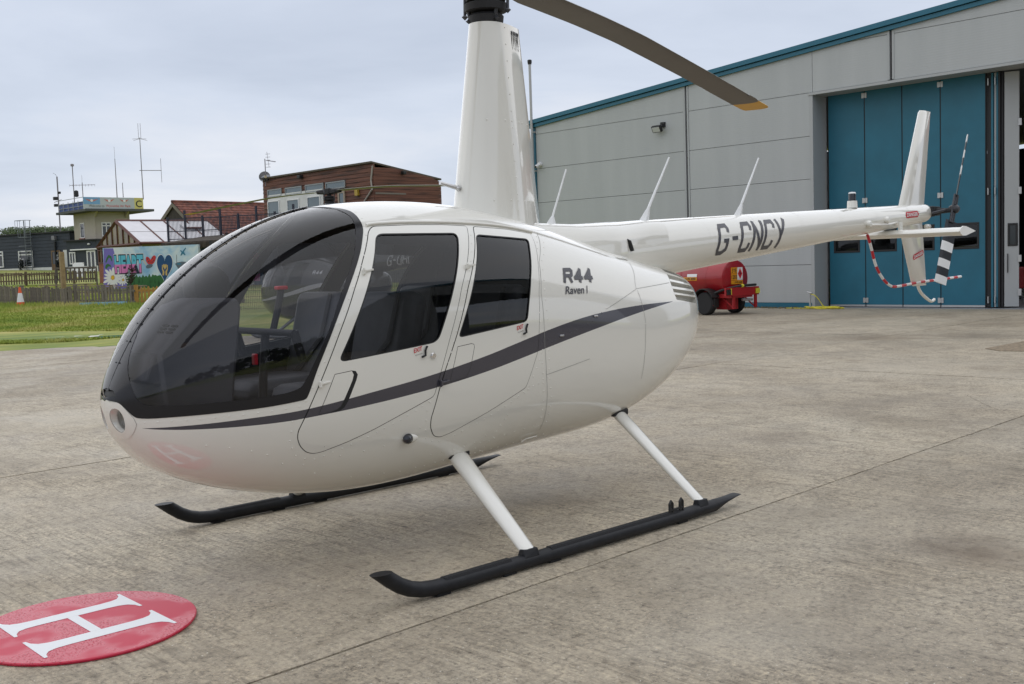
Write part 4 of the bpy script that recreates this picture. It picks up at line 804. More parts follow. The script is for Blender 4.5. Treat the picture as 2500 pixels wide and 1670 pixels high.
hF = lambda px, py0, py1, d: (at(px, py0, d)-at(px, py1, d)).z
fence('weathered close boarded picket fence along the left edge', (-60, 742), (182, 749), 43.5, 42, hF(80, 699, 745, 43), .10, .115, OLDW, .03, post_every=2.3)
fence('weathered picket fence with open gaps beside the orange gate', (183, 750), (332, 753), 42, 41, hF(250, 699, 752, 42), .085, .165, OLDW, .04, post_every=1.35)
fence('orange stained picket fence in front of the mural', (333, 753), (482, 752), 41, 41, hF(350, 700, 755, 41), .075, .155, [PNT], .05, post_every=2.3)
fence('grey picket fence continuing behind the windscreen', (484, 752), (600, 750), 41, 41, hF(350, 697, 755, 41), .10, .12, OLDW, .03, post_every=2.3)
fence('brown picket fence before the clubhouse terrace', (-60, 699), (236, 688), 66, 72, hF(100, 667, 697, 68), .085, .165, [mat('fence_brown', (.13, .095, .06), .85, noise=.25, nscale=9)], .06, post_every=3.2)
# timber post by the fence
tp = at(156, 712, 44); po = empty('timber_post', tp, 0, 'tall pale timber post behind the weathered fence', 'post'); MB().box((-.085, -.085, -.4), (.085, .085, at(154, 615, 44).z-tp.z)).build('post_shaft', mat('pale_timber', (.27, .19, .09), .8, noise=.2, nscale=5), po, bevel=.01)
# traffic cone
cp = at(51, 749, 42); co = empty('traffic_cone', cp, 0, 'orange and white traffic cone before the weathered fence', 'traffic cone'); ORG = mat('cone_orange', (.70, .10, .02), .6); h_ = hF(51, 701, 749, 42)
MB().box((-.2, -.2, 0), (.2, .2, .06)).build('cone_base', ORG, co, bevel=.02)
for z0_, z1_, m_ in ((.06, .24*h_, ORG), (.24*h_, .70*h_, mat('cone_white', (.7, .7, .7), .5)), (.70*h_, h_, ORG)):
    rr_ = lambda z: .165-(.165-.035)*(z/h_); MB().lathe([(rr_(z0_), z0_), (rr_(z1_), z1_)], 18).build('cone_band', m_, co, smooth=True)
# picnic tables and benches behind the fence
def picnic(px, py, d, ln, lab):
    P = at(px, py, d); o = empty('picnic_table', P-Vector((0, 0, .72)), math.atan2(rt.y, rt.x)+R(6), lab, 'picnic table', 'picnic tables on the lawn'); W_ = mat('picnic_wood', (.20, .15, .10), .8, noise=.2, nscale=5)
    for k in range(4): MB().box((-ln/2, -.36+.18*k, .69), (ln/2, -.20+.18*k, .73)).build('top_plank', W_, o)
    for y in (-.75, .6): MB().box((-ln/2, y, .42), (ln/2, y+.15, .46)).build('seat_plank', W_, o)
    for x in (-ln/2+.3, ln/2-.3):
        for s_ in (-1, 1): MB().prism([(x, s_*.25, .69), (x, s_*.35, .69), (x, s_*.65, 0), (x, s_*.55, 0)], (.07, 0, 0)).build('leg', W_, o)
for px, py, d, ln, lab in ((300, 699, 46, 1.9, 'picnic table nearest the mural daisies'), (215, 698, 47, 2.4, 'middle picnic table behind the weathered fence'), (160, 695, 50, 2.3, 'picnic table next to the tall timber post')): picnic(px, py, d, ln, lab)
bp_ = at(188, 700, 52); bo = empty('garden_bench', bp_-Vector((0, 0, .1)), math.atan2(rt.y, rt.x), 'slatted wooden garden bench behind the picnic tables', 'bench'); BW = mat('bench_grey_wood', (.11, .095, .075), .85)
for k in range(9): MB().box((-.9+.2*k, .25, .45), (-.82+.2*k, .28, 1.0)).build('back_slat', BW, bo)
MB().box((-.95, .23, .98), (.95, .30, 1.06)).build('top_rail', BW, bo)
for k in range(3): MB().box((-.95, -.25+.17*k, .42), (.95, -.12+.17*k, .45)).build('seat_slat', BW, bo)
for x in (-.92, .92):
    for y in (-.2, .25): MB().box((x-.04, y-.04, -.1), (x+.04, y+.04, .65 if y < 0 else 1.0)).build('leg', BW, bo)
    MB().box((x-.05, -.3, .63), (x+.05, .3, .67)).build('armrest', BW, bo)
sb = at(193, 676, 80); so_ = empty('notice_board', sb, math.atan2(rt.y, rt.x), 'white tilted notice board on the clubhouse terrace', 'sign'); MB().box((-.4, -.02, 0), (.4, .02, 1.1), Matrix.Rotation(-.25, 4, 'X')).build('board', UPVC, so_); 
for x in (-.35, .35): MB().tube([(x, .3, -.1), (x, .25, 1.05)], .03, 5).build('strut', WOODY, so_)
for k in range(4):
    P = at(26+k*34, 668+(k % 2), 90); o = empty('terrace_table', P-Vector((0, 0, .7)), math.atan2(rt.y, rt.x), ['terrace bench table below the left clubhouse window', 'terrace bench table below the caged ladder', 'terrace bench table below the wide clubhouse window', 'terrace bench table before the brown clubhouse door'][k], 'picnic table', 'terrace tables')
    MB().box((-.9, -.4, .68), (.9, .4, .74)).build('table_top', MATS['picnic_wood'], o)
    for x in (-.7, .7): MB().prism([(x, -.5, 0), (x, -.4, 0), (x, .05, .68), (x, -.05, .68)], (.08, 0, 0)).build('leg', MATS['picnic_wood'], o); MB().prism([(x, .5, 0), (x, .4, 0), (x, -.05, .68), (x, .05, .68)], (.08, 0, 0)).build('leg', MATS['picnic_wood'], o)
# blue paddling strip seen through the pickets
P0_, P1_ = at(182, 752, 40.6), at(420, 752, 40.6); 
wb = empty('blue_edging', P0_, math.atan2((P1_-P0_).y, (P1_-P0_).x), 'pale blue ground edging behind the open picket fence', 'edging'); MB().box((0, .5, -.05), ((P1_-P0_).length, .62, .17)).build('edging_board', mat('pale_blue_paint', (.22, .45, .62), .6, noise=.3, nscale=4), wb)
# trees on the far side
m, t, b = node_mat('tree_leaves'); ob = N(t, 'ShaderNodeNewGeometry'); nz = N(t, 'ShaderNodeTexNoise', Scale=1.1, Detail=4.); t.links.new(ob.outputs['Position'], nz.inputs['Vector']); t.links.new(ramp(t, nz.outputs['Fac'], [(.3, (.028, .05, .014)), (.55, (.06, .095, .025)), (.75, (.10, .13, .045))]), b.inputs['Base Color']); b.inputs['Roughness'].default_value = .7
LEAF = m; BARK = mat('bark', (.06, .04, .03), .9)
def tree(P, h, rad, n, label, s=.16, group='trees beyond the clubhouse', lo=.5):
    o = empty('tree', P, 0, label, 'tree', group)
    MB().tube([(0, 0, -.5), (.1, 0, h*.4), (.0, .1, h*.75)], [.3, .2, .06], 7).build('trunk', BARK, o)
    mb = MB(); rr_ = random.Random(len(label)+int(rad*10))
    for k in range(14):
        a_ = rr_.uniform(0, 6.28); q = rr_.uniform(.2, .8)*rad; leafcloud(mb, Vector((math.cos(a_)*q, math.sin(a_)*q, h*rr_.uniform(lo, .86))), rad*.42, rad*.42, h*.14, n//14, s)
    mb.build('crown', LEAF, o, fixn=False)
for k, (px, py, d, rad) in enumerate(((75, 562, 150, 4.5), (96, 566, 155, 3.2), (140, 563, 150, 4.5), (168, 561, 148, 4.), (186, 565, 152, 3.5))):
    P = at(px, 660, d); P.z = gz(P); tree(P, at(px, py-4, d).z-P.z+.4, rad, 4200, ['feathery tree above the clubhouse roof left of the thin mast', 'low tree tuft beside the thin roof mast', 'rounded tree behind the thick instrument mast', 'dark tree just left of the control tower', 'tree touching the control tower wall'][k])
# black mesh fence behind the second helicopter
XA, XB = at(520, 700, 36), at(1010, 700, 33); XF = Facade(XA, XB); mf = empty('mesh_fence', XF.P(0, 0, 0), 0, 'tall black welded mesh fence behind the black helicopter', 'fence'); zf = gz(XF.P(5, 0, 0))
mb = MB(); L = XF.len
k = 0.
while k < L: XF.box(mb, k-.004, zf, k+.004, zf+2.3, -.004, .004); k += .075
for v in np.arange(.1, 2.35, .2): XF.box(mb, 0, zf+v-.004, L, zf+v+.004, .004, .012)
pb(mb, 'mesh_wires', BLACK, mf, kind='stuff')
k = 0.
while k <= L: pb(XF.box(MB(), k-.04, zf-.1, k+.04, zf+2.4, -.05, .03), 'post', BLACK, mf); k += 2.5
# dark shed behind the mesh fence (low buildings that carry on to the right)
SA, SB = at(492, 640, 60.5), at(640, 640, 61); SF = Facade(SA, SB); sh = empty('mural_shed', SF.P(0, 0, 0), 0, 'blue and purple painted shed right of the mural wall', 'shed')
pb(SF.box(MB(), 0, .2, SF.len, SF.uv(560, 603)[1], -3, 0), 'wall', pm_('shed_blue', (.05, .12, .22)), sh); pb(SF.box(MB(), SF.uv(560, 0)[0], .9, SF.uv(600, 0)[0], SF.uv(560, 620)[1], 0, .02), 'painted_panel', PNK, sh)
pb(SF.box(MB(), SF.len*.62, .4, SF.len*.85, SF.uv(560, 612)[1], 0, .05), 'white_door', WHT, sh); pb(SF.box(MB(), -.1, SF.uv(560, 603)[1], SF.len+.1, SF.uv(560, 599)[1], -3.1, .2), 'roof', BLACK, sh)
QA, QB = at(640, 640, 62), at(1120, 640, 58); QF = Facade(QA, QB); qh = empty('grey_outbuilding', QF.P(0, 0, 0), 0, 'long dark grey outbuilding behind the mesh fence', 'building')
pb(QF.box(MB(), 0, .2, QF.len, 3.4, -6, 0), 'wall', mat('outbuilding_grey', (.12, .12, .125), .8), qh); pb(QF.box(MB(), -.2, 3.4, QF.len+.2, 3.6, -6.2, .3), 'roof', MATS['roof_felt'], qh)
for k in range(6): u = 1+k*(QF.len-2)/5; pb(QF.box(MB(), u-.5, 1.5, u+.5, 2.7, 0, .04), 'window', UPVC, qh); pb(QF.box(MB(), u-.42, 1.58, u+.42, 2.62, .03, .05), 'pane', SKYG, qh)
# ---- turf mat with white lettering at the apron edge and grass blades

ga = [tuple(gpt(*q, z=.04))[:2] for q in ((-60, 838), (120, 832), (300, 824), (330, 811), (150, 814), (-60, 818))]
tm = empty('turf_mat', (5, 21, .03), 0, 'green artificial turf strip with white markings at the apron edge', 'mat')
MB().prism([(x-5, y-21, .0) for x, y in ga], (0, 0, .025)).build('turf_sheet', mat('artificial_turf', (.035, .10, .03), .95, noise=.35, nscale=9, bump=.6, bscale=120, world=True), tm)
TW_ = mat('turf_white_paint', (.66, .66, .62), .9)
for k, (x0, x1, yb) in enumerate(((0, 20, 826), (10, 70, 824), (55, 100, 822), (108, 150, 823), (150, 190, 821), (180, 236, 820), (215, 240, 821.5), (240, 275, 816.5))):
    a_, b_, c_, d_ = gpt(x0, yb+1.5), gpt(x1, yb-.6-1.5*(k % 3)), gpt(x1+4, yb-2.6-1.5*(k % 3)), gpt(x0+6, yb-1.5); MB().prism([p-Vector((5, 21, .03)) for p in (a_, b_, c_, d_)], (0, 0, .002)).build('white_marking', TW_, tm)
# grass blades
nB = 110000; px = rng.uniform(-150, 430, nB); dd = 24.0+rng.random(nB)**1.5*46
base = np.array(CAM)[None]+dd[:, None]*(np.array(_fw)[None]+np.array(_r)[None]*((px-IW/2)/FPX)[:, None]); sx_ = .33*(base[:, 0]-CAM.x)+.944*(base[:, 1]-CAM.y)-25
zz2 = np.where(sx_ < 0, np.maximum(-.03, .02+.05*sx_), .02+.0135*sx_+.00012*sx_**2); keep = (.395*base[:, 0]+.918*base[:, 1] > 19.95) & (base[:, 1] > 19.7)
inm = pip(np.array(ga), base[:, 0], base[:, 1])
keep &= ~inm
b3 = np.stack([base[:, 0], base[:, 1], zz2], 1)[keep]; n_ = len(b3); near_f = np.clip(((dd[keep]-38)/4), 0, 1)*np.clip((46-dd[keep])/3, 0, 1)
hh_ = rng.uniform(.03, .07, n_)+near_f*rng.uniform(.05, .22, n_); ww = rng.uniform(.012, .03, n_)+.01*near_f; an_ = rng.uniform(0, 6.28, n_); ln_ = rng.normal(0, .03, (n_, 2))
du = np.stack([np.cos(an_)*ww, np.sin(an_)*ww, np.zeros(n_)], 1); tip = b3+np.stack([ln_[:, 0], ln_[:, 1], hh_], 1)
V = np.stack([b3-du, b3+du, tip], 1).reshape(-1, 3); me = bpy.data.meshes.new('grass_blades'); me.from_pydata(V.tolist(), [], np.arange(len(V)).reshape(-1, 3).tolist())
m, t, b = node_mat('grass_blade'); ob = N(t, 'ShaderNodeNewGeometry'); nz = N(t, 'ShaderNodeTexNoise', Scale=.5, Detail=5.); t.links.new(ob.outputs['Position'], nz.inputs['Vector']); t.links.new(ramp(t, nz.outputs['Fac'], [(.3, (.16, .25, .03)), (.5, (.30, .35, .06)), (.7, (.46, .42, .15))]), b.inputs['Base Color']); b.inputs['Roughness'].default_value = .8
me.materials.append(m); link('grass_blades', me, kind='stuff', label='short rough grass along the apron edge', cat='grass')
# ================================================================== HELICOPTERS
TZT = np.array([0.9195, 0.9846, 1.0909, 1.2287, 1.3673, 1.4968, 1.6158, 1.7193, 1.793, 1.8332, 1.8492, 1.847, 1.8264, 1.7851, 1.7284, 1.666, 1.6055, 1.5509, 1.5036, 1.4659, 1.4351, 1.3993, 1.345, 1.2631, 1.0888])
TZB = np.array([0.9195, 0.8241, 0.7262, 0.6283, 0.5459, 0.4805, 0.4271, 0.3827, 0.3523, 0.3404, 0.346, 0.3627, 0.3823, 0.3985, 0.4104, 0.4238, 0.4505, 0.4974, 0.5648, 0.6497, 0.7457, 0.8418, 0.9266, 0.9923, 1.0888])
TWD = np.array([0.0, 0.0917, 0.186, 0.2831, 0.3749, 0.4566, 0.5257, 0.5803, 0.6171, 0.6362, 0.6416, 0.6377, 0.6271, 0.6109, 0.5908, 0.5686, 0.5444, 0.5186, 0.4911, 0.4598, 0.4197, 0.3654, 0.2873, 0.1782, 0.0])
BX0, BX1 = -2.41, 1.66; BL = BX1-BX0; FMID, NTOP, NBOT = .493, 2.48, 2.754; TN = 25
def _cub(tab, a):
    t = np.clip(a/np.pi, 0, 1)*(TN-1); j = np.clip(t.astype(int), 0, TN-2); f = t-j
    g = lambda k: np.where(k < 0, 2*tab[0]-tab[1], np.where(k > TN-1, 2*tab[-1]-tab[-2], tab[np.clip(k, 0, TN-1)]))
    p0, p1, p2, p3 = g(j-1), g(j), g(j+1), g(j+2)
    return p1+.5*f*(p2-p0+f*(2*p0-5*p1+4*p2-p3+f*(3*(p1-p2)+p3-p0)))
def b_ax(x): return np.arccos(np.clip(1-2*(np.asarray(x, float)-BX0)/BL, -1, 1))
def b_sec(a): a = np.asarray(a, float); return _cub(TZT, a), _cub(TZB, a), _cub(TWD, a)
def b_pt(a, ph):
    a = np.asarray(a, float); ph = np.asarray(ph, float); zt, zb, w = b_sec(a); zm = zb+(zt-zb)*FMID
    c, s = np.maximum(np.cos(ph), 0), np.sin(ph); n = np.where(s > 0, NTOP, NBOT); rho = (c**n+np.abs(s)**n)**(-1/n)
    q = rho*s; z = np.where(q > 0, zm+(zt-zm)*q, zm+(zm-zb)*q)
    return np.stack([BX0+BL*(1-np.cos(a))/2, np.maximum(w, 0)*rho*c, z], -1)
def b_nrm(a, ph):
    a = np.clip(np.asarray(a, float), 1e-3, np.pi-1e-3); ph = np.clip(np.asarray(ph, float), -np.pi/2+1e-3, np.pi/2-1e-3); e = 2e-3
    n = np.cross(b_pt(a+e, ph)-b_pt(a-e, ph), b_pt(a, ph+e)-b_pt(a, ph-e)); n /= np.linalg.norm(n, axis=-1, keepdims=True)+1e-12
    s = np.sign((n*(b_pt(a, ph)-np.array([-.4, 0, 1.05]))).sum(-1)); return n*s[..., None]
def b_y(x, z):
    a = b_ax(x); zt, zb, w = b_sec(a); zm = zb+(zt-zb)*FMID
    q = np.where(z > zm, (z-zm)/np.maximum(zt-zm, 1e-6), (z-zm)/np.maximum(zm-zb, 1e-6)); n = np.where(q > 0, NTOP, NBOT)
    return w*np.maximum(1-np.abs(q)**n, 0)**(1/n)
LZT, LZB, LWD = TZT.tolist(), TZB.tolist(), TWD.tolist()
def _cs(tab, a):
    t = min(max(a/math.pi, 0.), 1.)*(TN-1); j = min(int(t), TN-2); f = t-j
    p0 = tab[j-1] if j > 0 else 2*tab[0]-tab[1]; p1 = tab[j]; p2 = tab[j+1]; p3 = tab[j+2] if j+2 < TN else 2*tab[-1]-tab[-2]
    return p1+.5*f*(p2-p0+f*(2*p0-5*p1+4*p2-p3+f*(3*(p1-p2)+p3-p0)))
def s_sec(a): return _cs(LZT, a), _cs(LZB, a), _cs(LWD, a)
def s_ax(x): return math.acos(max(-1., min(1., 1-2*(x-BX0)/BL)))
def s_y(x, z):
    zt, zb, w = s_sec(s_ax(x)); zm = zb+(zt-zb)*FMID
    q, n = ((z-zm)/max(zt-zm, 1e-6), NTOP) if z > zm else ((z-zm)/max(zm-zb, 1e-6), NBOT)
    return w*max(1-abs(q)**n, 0.)**(1/n)
def s_pt(a, ph):
    zt, zb, w = s_sec(a); zm = zb+(zt-zb)*FMID; c, s = max(math.cos(ph), 0.), math.sin(ph); n = NTOP if s > 0 else NBOT
    rho = (c**n+abs(s)**n)**(-1/n); q = rho*s
    return Vector((BX0+BL*(1-math.cos(a))/2, max(w, 0.)*rho*c, zm+(zt-zm)*q if q > 0 else zm+(zm-zb)*q))
def s_nrm(a, ph):
    a = min(max(a, 1e-3), math.pi-1e-3); ph = min(max(ph, -math.pi/2+1e-3), math.pi/2-1e-3); e = 2e-3
    n = (s_pt(a+e, ph)-s_pt(a-e, ph)).cross(s_pt(a, ph+e)-s_pt(a, ph-e)).normalized()
    return n if n.dot(s_pt(a, ph)-Vector((-.4, 0, 1.05))) > 0 else -n
DS = 1.3
def b_aphi(x, z, y=None):
    a = s_ax(x); zt, zb, w = s_sec(a); zm = zb+(zt-zb)*FMID
    q = (z-zm)/max(zt-zm, 1e-6) if z > zm else (z-zm)/max(zm-zb, 1e-6)
    if y is None: y = s_y(x, z)
    return a, math.atan2(q, abs(y)/max(w, 1e-6))
def b_dom(x, z, y=None):
    a, ph = b_aphi(x, z, y); zt, zb, w = s_sec(a); return (a*DS, ph/(math.pi/2)*(zt-zb)*.65)
def b_undom(X, Z):
    a = np.clip(np.asarray(X)/DS, 0, np.pi); zt, zb, w = b_sec(a); h = np.maximum((zt-zb)*.65, 1e-7)
    return a, np.clip(np.asarray(Z)/h, -1, 1)*np.pi/2
def on_body(x, z, lift=0., side=-1):
    a, ph = b_aphi(x, z); P = s_pt(a, ph)+s_nrm(a, ph)*lift; return Vector((P.x, side*P.y, P.z))
def rounded(P, r=.03, seg=5):
    o = []; n = len(P)
    for i in range(n):
        p, a, b = Vector(P[i][:2]), Vector(P[i-1][:2]), Vector(P[(i+1) % n][:2]); d1 = a-p; d2 = b-p
        rr = min(r, d1.length*.45, d2.length*.45); s = p+d1.normalized()*rr; t = p+d2.normalized()*rr
        for k in range(seg+1):
            u = k/seg; q = s*(1-u)**2+p*2*u*(1-u)+t*u*u; o.append((q.x, q.y))
    return o
def inset(P, d):
    n = len(P); A = sum(P[i][0]*P[(i+1) % n][1]-P[(i+1) % n][0]*P[i][1] for i in range(n)); sg = 1 if A > 0 else -1; o = []
    for i in range(n):
        a, p, b = Vector(P[i-1][:2]), Vector(P[i][:2]), Vector(P[(i+1) % n][:2]); t = (b-a).normalized(); o.append((p.x-t.y*d*sg, p.y+t.x*d*sg))
    return o
# outlines measured on the port side, (x, z) or (x, z, y)
WS_EDGE = [(-1.296, 1.81, 0.), (-1.277, 1.805, -0.169), (-1.225, 1.787, -0.267), (-1.222, 1.763, -0.323), (-1.232, 1.728, -0.381), (-1.242, 1.702, -0.413), (-1.255, 1.679, -0.438), (-1.282, 1.641, -0.468), (-1.336, 1.559, -0.518), (-1.447, 1.398, -0.569), (-1.516, 1.283, -0.583), (-1.593, 1.134, -0.583), (-1.644, 1.029, -0.573), (-1.69, 0.91, -0.558), (-1.705, 0.897, -0.555), (-1.73, 0.893, -0.55), (-1.859, 0.879, -0.506), (-2.051, 0.869, -0.424), (-2.22, 0.862, -0.311), (-2.33, 0.858, -0.19), (-2.352, 0.864, -0.167), (-2.386, 0.926, -0.1), (-2.404, 0.931, -0.05), (-2.4095, 0.9325, 0.)]
GL_REAR = [(-1.268, 1.79, -0.24), (-1.256, 1.748, -0.345), (-1.285, 1.692, -0.417), (-1.364, 1.56, -0.513), (-1.493, 1.371, -0.568), (-1.561, 1.234, -0.581), (-1.627, 1.115, -0.577), (-1.70, 0.98, -0.556), (-1.735, 0.944, -0.549)]
GL_BOT = [(-1.86, .926, -.506), (-2.05, .917, -.424), (-2.2, .912, -.327), (-2.3, .912, -.238)]
GL_FRONT = [(-2.335, 0.927, -0.182), (-2.35, 0.975, -0.15), (-2.345, 1.056, -0.108), (-2.311, 1.137, -0.068), (-2.264, 1.221, -0.045)]
DOOR1 = [(-1.196, 1.699), (-0.975, 1.706), (-0.767, 1.706), (-0.592, 1.699), (-0.785, 1.378), (-0.891, 1.136), (-0.961, 0.96), (-0.99, 0.88), (-1.004, 0.84), (-1.206, 0.768), (-1.349, 0.714), (-1.482, 0.669), (-1.606, 0.634), (-1.643, 0.63), (-1.682, 0.641), (-1.717, 0.675), (-1.735, 0.717), (-1.734, 0.753), (-1.711, 0.804), (-1.667, 0.899), (-1.609, 1.02), (-1.526, 1.194), (-1.419, 1.396), (-1.333, 1.537), (-1.236, 1.672)]
WIN1 = [(-1.205, 1.66), (-0.692, 1.66), (-0.975, 1.112), (-1.543, 1.056)]
DOOR2 = [(-0.553, 1.6965), (-0.294, 1.681), (-0.098, 1.656), (-0.107, 1.624), (-0.174, 1.479), (-0.222, 1.32), (-0.243, 1.143), (-0.259, 1.01), (-0.349, 0.814), (-0.609, 0.715), (-0.86, 0.631), (-0.931, 0.616), (-0.978, 0.63), (-1.010, 0.678), (-1.016, 0.728), (-0.974, 0.875), (-0.938, 0.964), (-0.855, 1.135), (-0.746, 1.377)]
WIN2 = [(-0.572, 1.652), (-0.155, 1.624), (-0.195, 1.561), (-0.263, 1.41), (-0.31, 1.28), (-0.337, 1.174), (-0.846, 1.122)]
POCK1 = [(-1.56, 1.004), (-1.475, 1.014), (-1.454, 1.01), (-1.444, 0.992), (-1.452, 0.966), (-1.497, 0.868), (-1.515, 0.841), (-1.54, 0.828), (-1.642, 0.821)]
CRESC = [(-1.475, 1.014), (-1.454, 1.01), (-1.444, 0.992), (-1.452, 0.966), (-1.497, 0.868), (-1.515, 0.841), (-1.54, 0.828), (-1.60, 0.824), (-1.55, .837), (-1.533, .850), (-1.520, .872), (-1.472, .968), (-1.465, .993), (-1.47, 1.004)]
POCK2 = [(-0.85, 1.08), (-0.755, 1.089), (-0.738, 1.083), (-0.735, 1.068), (-0.765, 0.965), (-0.794, 0.918), (-0.829, 0.911), (-0.908, 0.903)]
ST_UP = [(-2.327, 0.812), (-2.245, 0.815), (-2.123, 0.821), (-1.955, 0.832), (-1.769, 0.843), (-1.667, 0.855), (-1.497, 0.88), (-1.359, 0.902), (-1.108, 0.936), (-0.888, 0.972), (-0.616, 1.022), (-0.464, 1.056), (-0.079, 1.136), (0.253, 1.183), (0.691, 1.209), (1.119, 1.212)]
ST_LO = [(-2.327, 0.8115), (-2.274, 0.804), (-2.155, 0.798), (-1.955, 0.797), (-1.767, 0.803), (-1.707, 0.81), (-1.497, 0.829), (-1.211, 0.858), (-0.887, 0.896), (-0.617, 0.938), (-0.466, 0.966), (-0.083, 1.039), (0.348, 1.111), (0.679, 1.162), (1.119, 1.211)]
LOUV = [(1.27, 1.423), (1.22, 1.38), (1.187, 1.346), (1.165, 1.3), (1.159, 1.275), (1.165, 1.219), (1.30, 1.20), (1.45, 1.181), (1.475, 1.252), (1.47, 1.309), (1.455, 1.35), (1.40, 1.39)]
LPANEL = [(-2.4095, 0.931, 0.), (-2.404, 0.929, -.05), (-2.386, 0.924, -0.1), (-2.352, 0.86, -0.167), (-2.343, 0.83, -0.176), (-2.352, 0.769, -0.119), (-2.362, 0.752, 0.)]
VENT = [(-2.4075, .948, 0.), (-2.402, .948, -.04), (-2.391, .947, -.075), (-2.390, .975, -.06), (-2.396, .978, 0.)]

def heli(root, C, full=True):
    """C: dict of materials. Builds all parts in the root's local frame: x aft, y starboard, z up."""
    white, stripe, seam = C['paint'], C['stripe'], C['seam']
    # ---- planar mesh of the half skin
    pts = []; edges = []
    def poly(dp, closed=True):
        k = len(pts); pts.extend(dp); n = len(dp)
        edges.extend([(k+i, k+(i+1) % n) for i in range(n if closed else n-1)]); return dp
    D = lambda P: [b_dom(*(p if len(p) == 2 else (p[0], p[1], p[2]))) for p in P]
    na = 150 if full else 70
    av = np.linspace(0, np.pi, na); zt, zb, w_ = b_sec(av); h = (zt-zb)*.65
    rim_t = [(a*DS, hh) for a, hh in zip(av, h)]; rim_b = [(a*DS, -hh) for a, hh in zip(av, h)][1:-1]
    poly(rim_t+rim_b[::-1])
    step = .03 if full else .07
    ws_line = D(densify(smooth_line(WS_EDGE, 2), step, closed=False))
    aw0 = b_ax(-2.4095)*DS; aw1 = b_ax(-1.296)*DS
    mid = [p for p in rim_t if aw0 < p[0] < aw1]
    WS = ws_line+mid; WS[0] = (WS[0][0], float((lambda s: (s[0]-s[1])*.65)(b_sec(WS[0][0]/DS))))
    poly(ws_line, False)
    def strip_line(y0, x0, x1, n):
        o = []
        for x in np.linspace(x0, x1, n):
            a = s_ax(float(x)); lo, hi = 0., math.pi/2
            for _ in range(40):
                m = (lo+hi)/2
                if s_pt(a, m).y > y0: lo = m
                else: hi = m
            zt_, zb_, _w = s_sec(a); o.append((a*DS, lo/(math.pi/2)*(zt_-zb_)*.65))
        return o
    GL = D(densify(smooth_line(GL_REAR+GL_BOT+GL_FRONT, 2), step, closed=False))+strip_line(.02, -2.24, -1.31, 40 if full else 14)
    poly(GL)
    d1 = densify(rounded(DOOR1, .02, 3), step); d2 = densify(rounded(DOOR2, .02, 3), step)
    w1 = densify(rounded(WIN1, .045, 6), step); w2 = densify(rounded(WIN2, .035, 6), step)
    PD1, PD1i = poly(D(d1)), poly(D(inset(d1, .0038))); PD2, PD2i = poly(D(d2)), poly(D(inset(d2, .0038)))
    PW1, PW1i = poly(D(w1)), poly(D(inset(w1, .006))); PW2, PW2i = poly(D(w2)), poly(D(inset(w2, .006)))
    st = [(x, z) for x, z in smooth_line(ST_UP, 2)]+[(x, z) for x, z in smooth_line(ST_LO, 2)][::-1][1:-1]
    PST = poly(D(st))
    if full:
        pk1 = densify(POCK1, .02); pk2 = densify(POCK2, .02)
        PK1, PK1i = poly(D(pk1)), poly(D(inset(pk1, .003))); PK2, PK2i = poly(D(pk2)), poly(D(inset(pk2, .003)))
        PCR = poly(D(densify(CRESC, .02)))
        PLV = poly(D(densify(LOUV, .03)))
        lp = D(densify(LPANEL, .015, closed=False)); PLP = lp+[(aw0*.999, 0.)]*0
        poly(lp, False)
        rim_front = [p for p in rim_b if p[0] < b_ax(-2.362)*DS]
        PLP = lp+rim_front[::-1]+[(0., 0.)]+[p for p in rim_t if 0 < p[0] < aw0]
        lc = []
        for k in range(28):
            t = 2*math.pi*k/28; yy, zz = .078+.047*math.cos(t), .845+.056*math.sin(t)
            lo, hi = BX0, -2.2
            for _ in range(40):
                m = (lo+hi)/2
                if s_y(m, zz) < yy: lo = m
                else: hi = m
            lc.append((lo, zz, -yy))
        PLC = poly(D(lc))
        vn = D(densify(VENT, .01, closed=False)); poly(vn, False)
        PVN = vn+[(vn[-1][0], float((lambda s: (s[0]-s[1])*.65)(b_sec(vn[-1][0]/DS))))]
    ga, gp = (110, 60) if full else (44, 26)
    for a in np.linspace(0, np.pi, ga)[1:-1]:
        z_, b_, _ = b_sec(a); hh = float(z_-b_)*.65; k = max(4, int(gp*min(1, hh/.5)))
        pts.extend([(a*DS, hh*t) for t in np.linspace(-1, 1, k+2)[1:-1]])
    V2, _, F2, *_ = delaunay_2d_cdt([Vector((float(p[0]), float(p[1]))) for p in pts], edges, [], 0, 1e-6)
    V2 = np.array([(v.x, v.y) for v in V2]); F2 = np.array([f for f in F2 if len(f) == 3])
    cx = V2[F2].mean(1); zt, zb, _ = b_sec(cx[:, 0]/DS)
    F2 = F2[np.abs(cx[:, 1]) <= (zt-zb)*.65*.9999+1e-9]; cx = V2[F2].mean(1); X, Y = cx[:, 0], cx[:, 1]
    a_, ph_ = b_undom(V2[:, 0], V2[:, 1]); P3 = b_pt(a_, ph_); N3 = b_nrm(a_, ph_)
    reg = np.full(len(F2), 'shell      '); mi = np.zeros(len(F2), int)
    IN = lambda p: pip(p, X, Y)
    mi[IN(PST)] = 1
    i1, i2 = IN(PD1), IN(PD2)
    reg[i2] = 'seam'; reg[i1] = 'seam'; reg[IN(PD2i)] = 'door2'; reg[IN(PD1i)] = 'door1'
    reg[IN(PW1)] = 'seal'; reg[IN(PW1i)] = 'win1'; reg[IN(PW2)] = 'seal'; reg[IN(PW2i)] = 'win2'
    if full:
        for a, b in ((PK1, PK1i), (PK2, PK2i)): mi[IN(a) & ~IN(b)] = 2
        mi[IN(PCR)] = 2
        reg[IN(PLV)] = 'louver'; reg[IN(PLP)] = 'lpanel'; reg[IN(PLC)] = 'light'
    reg[IN(WS)] = 'band'; reg[IN(GL)] = 'glass'
    if full: reg[IN(PVN) & (reg == 'band')] = 'vent'
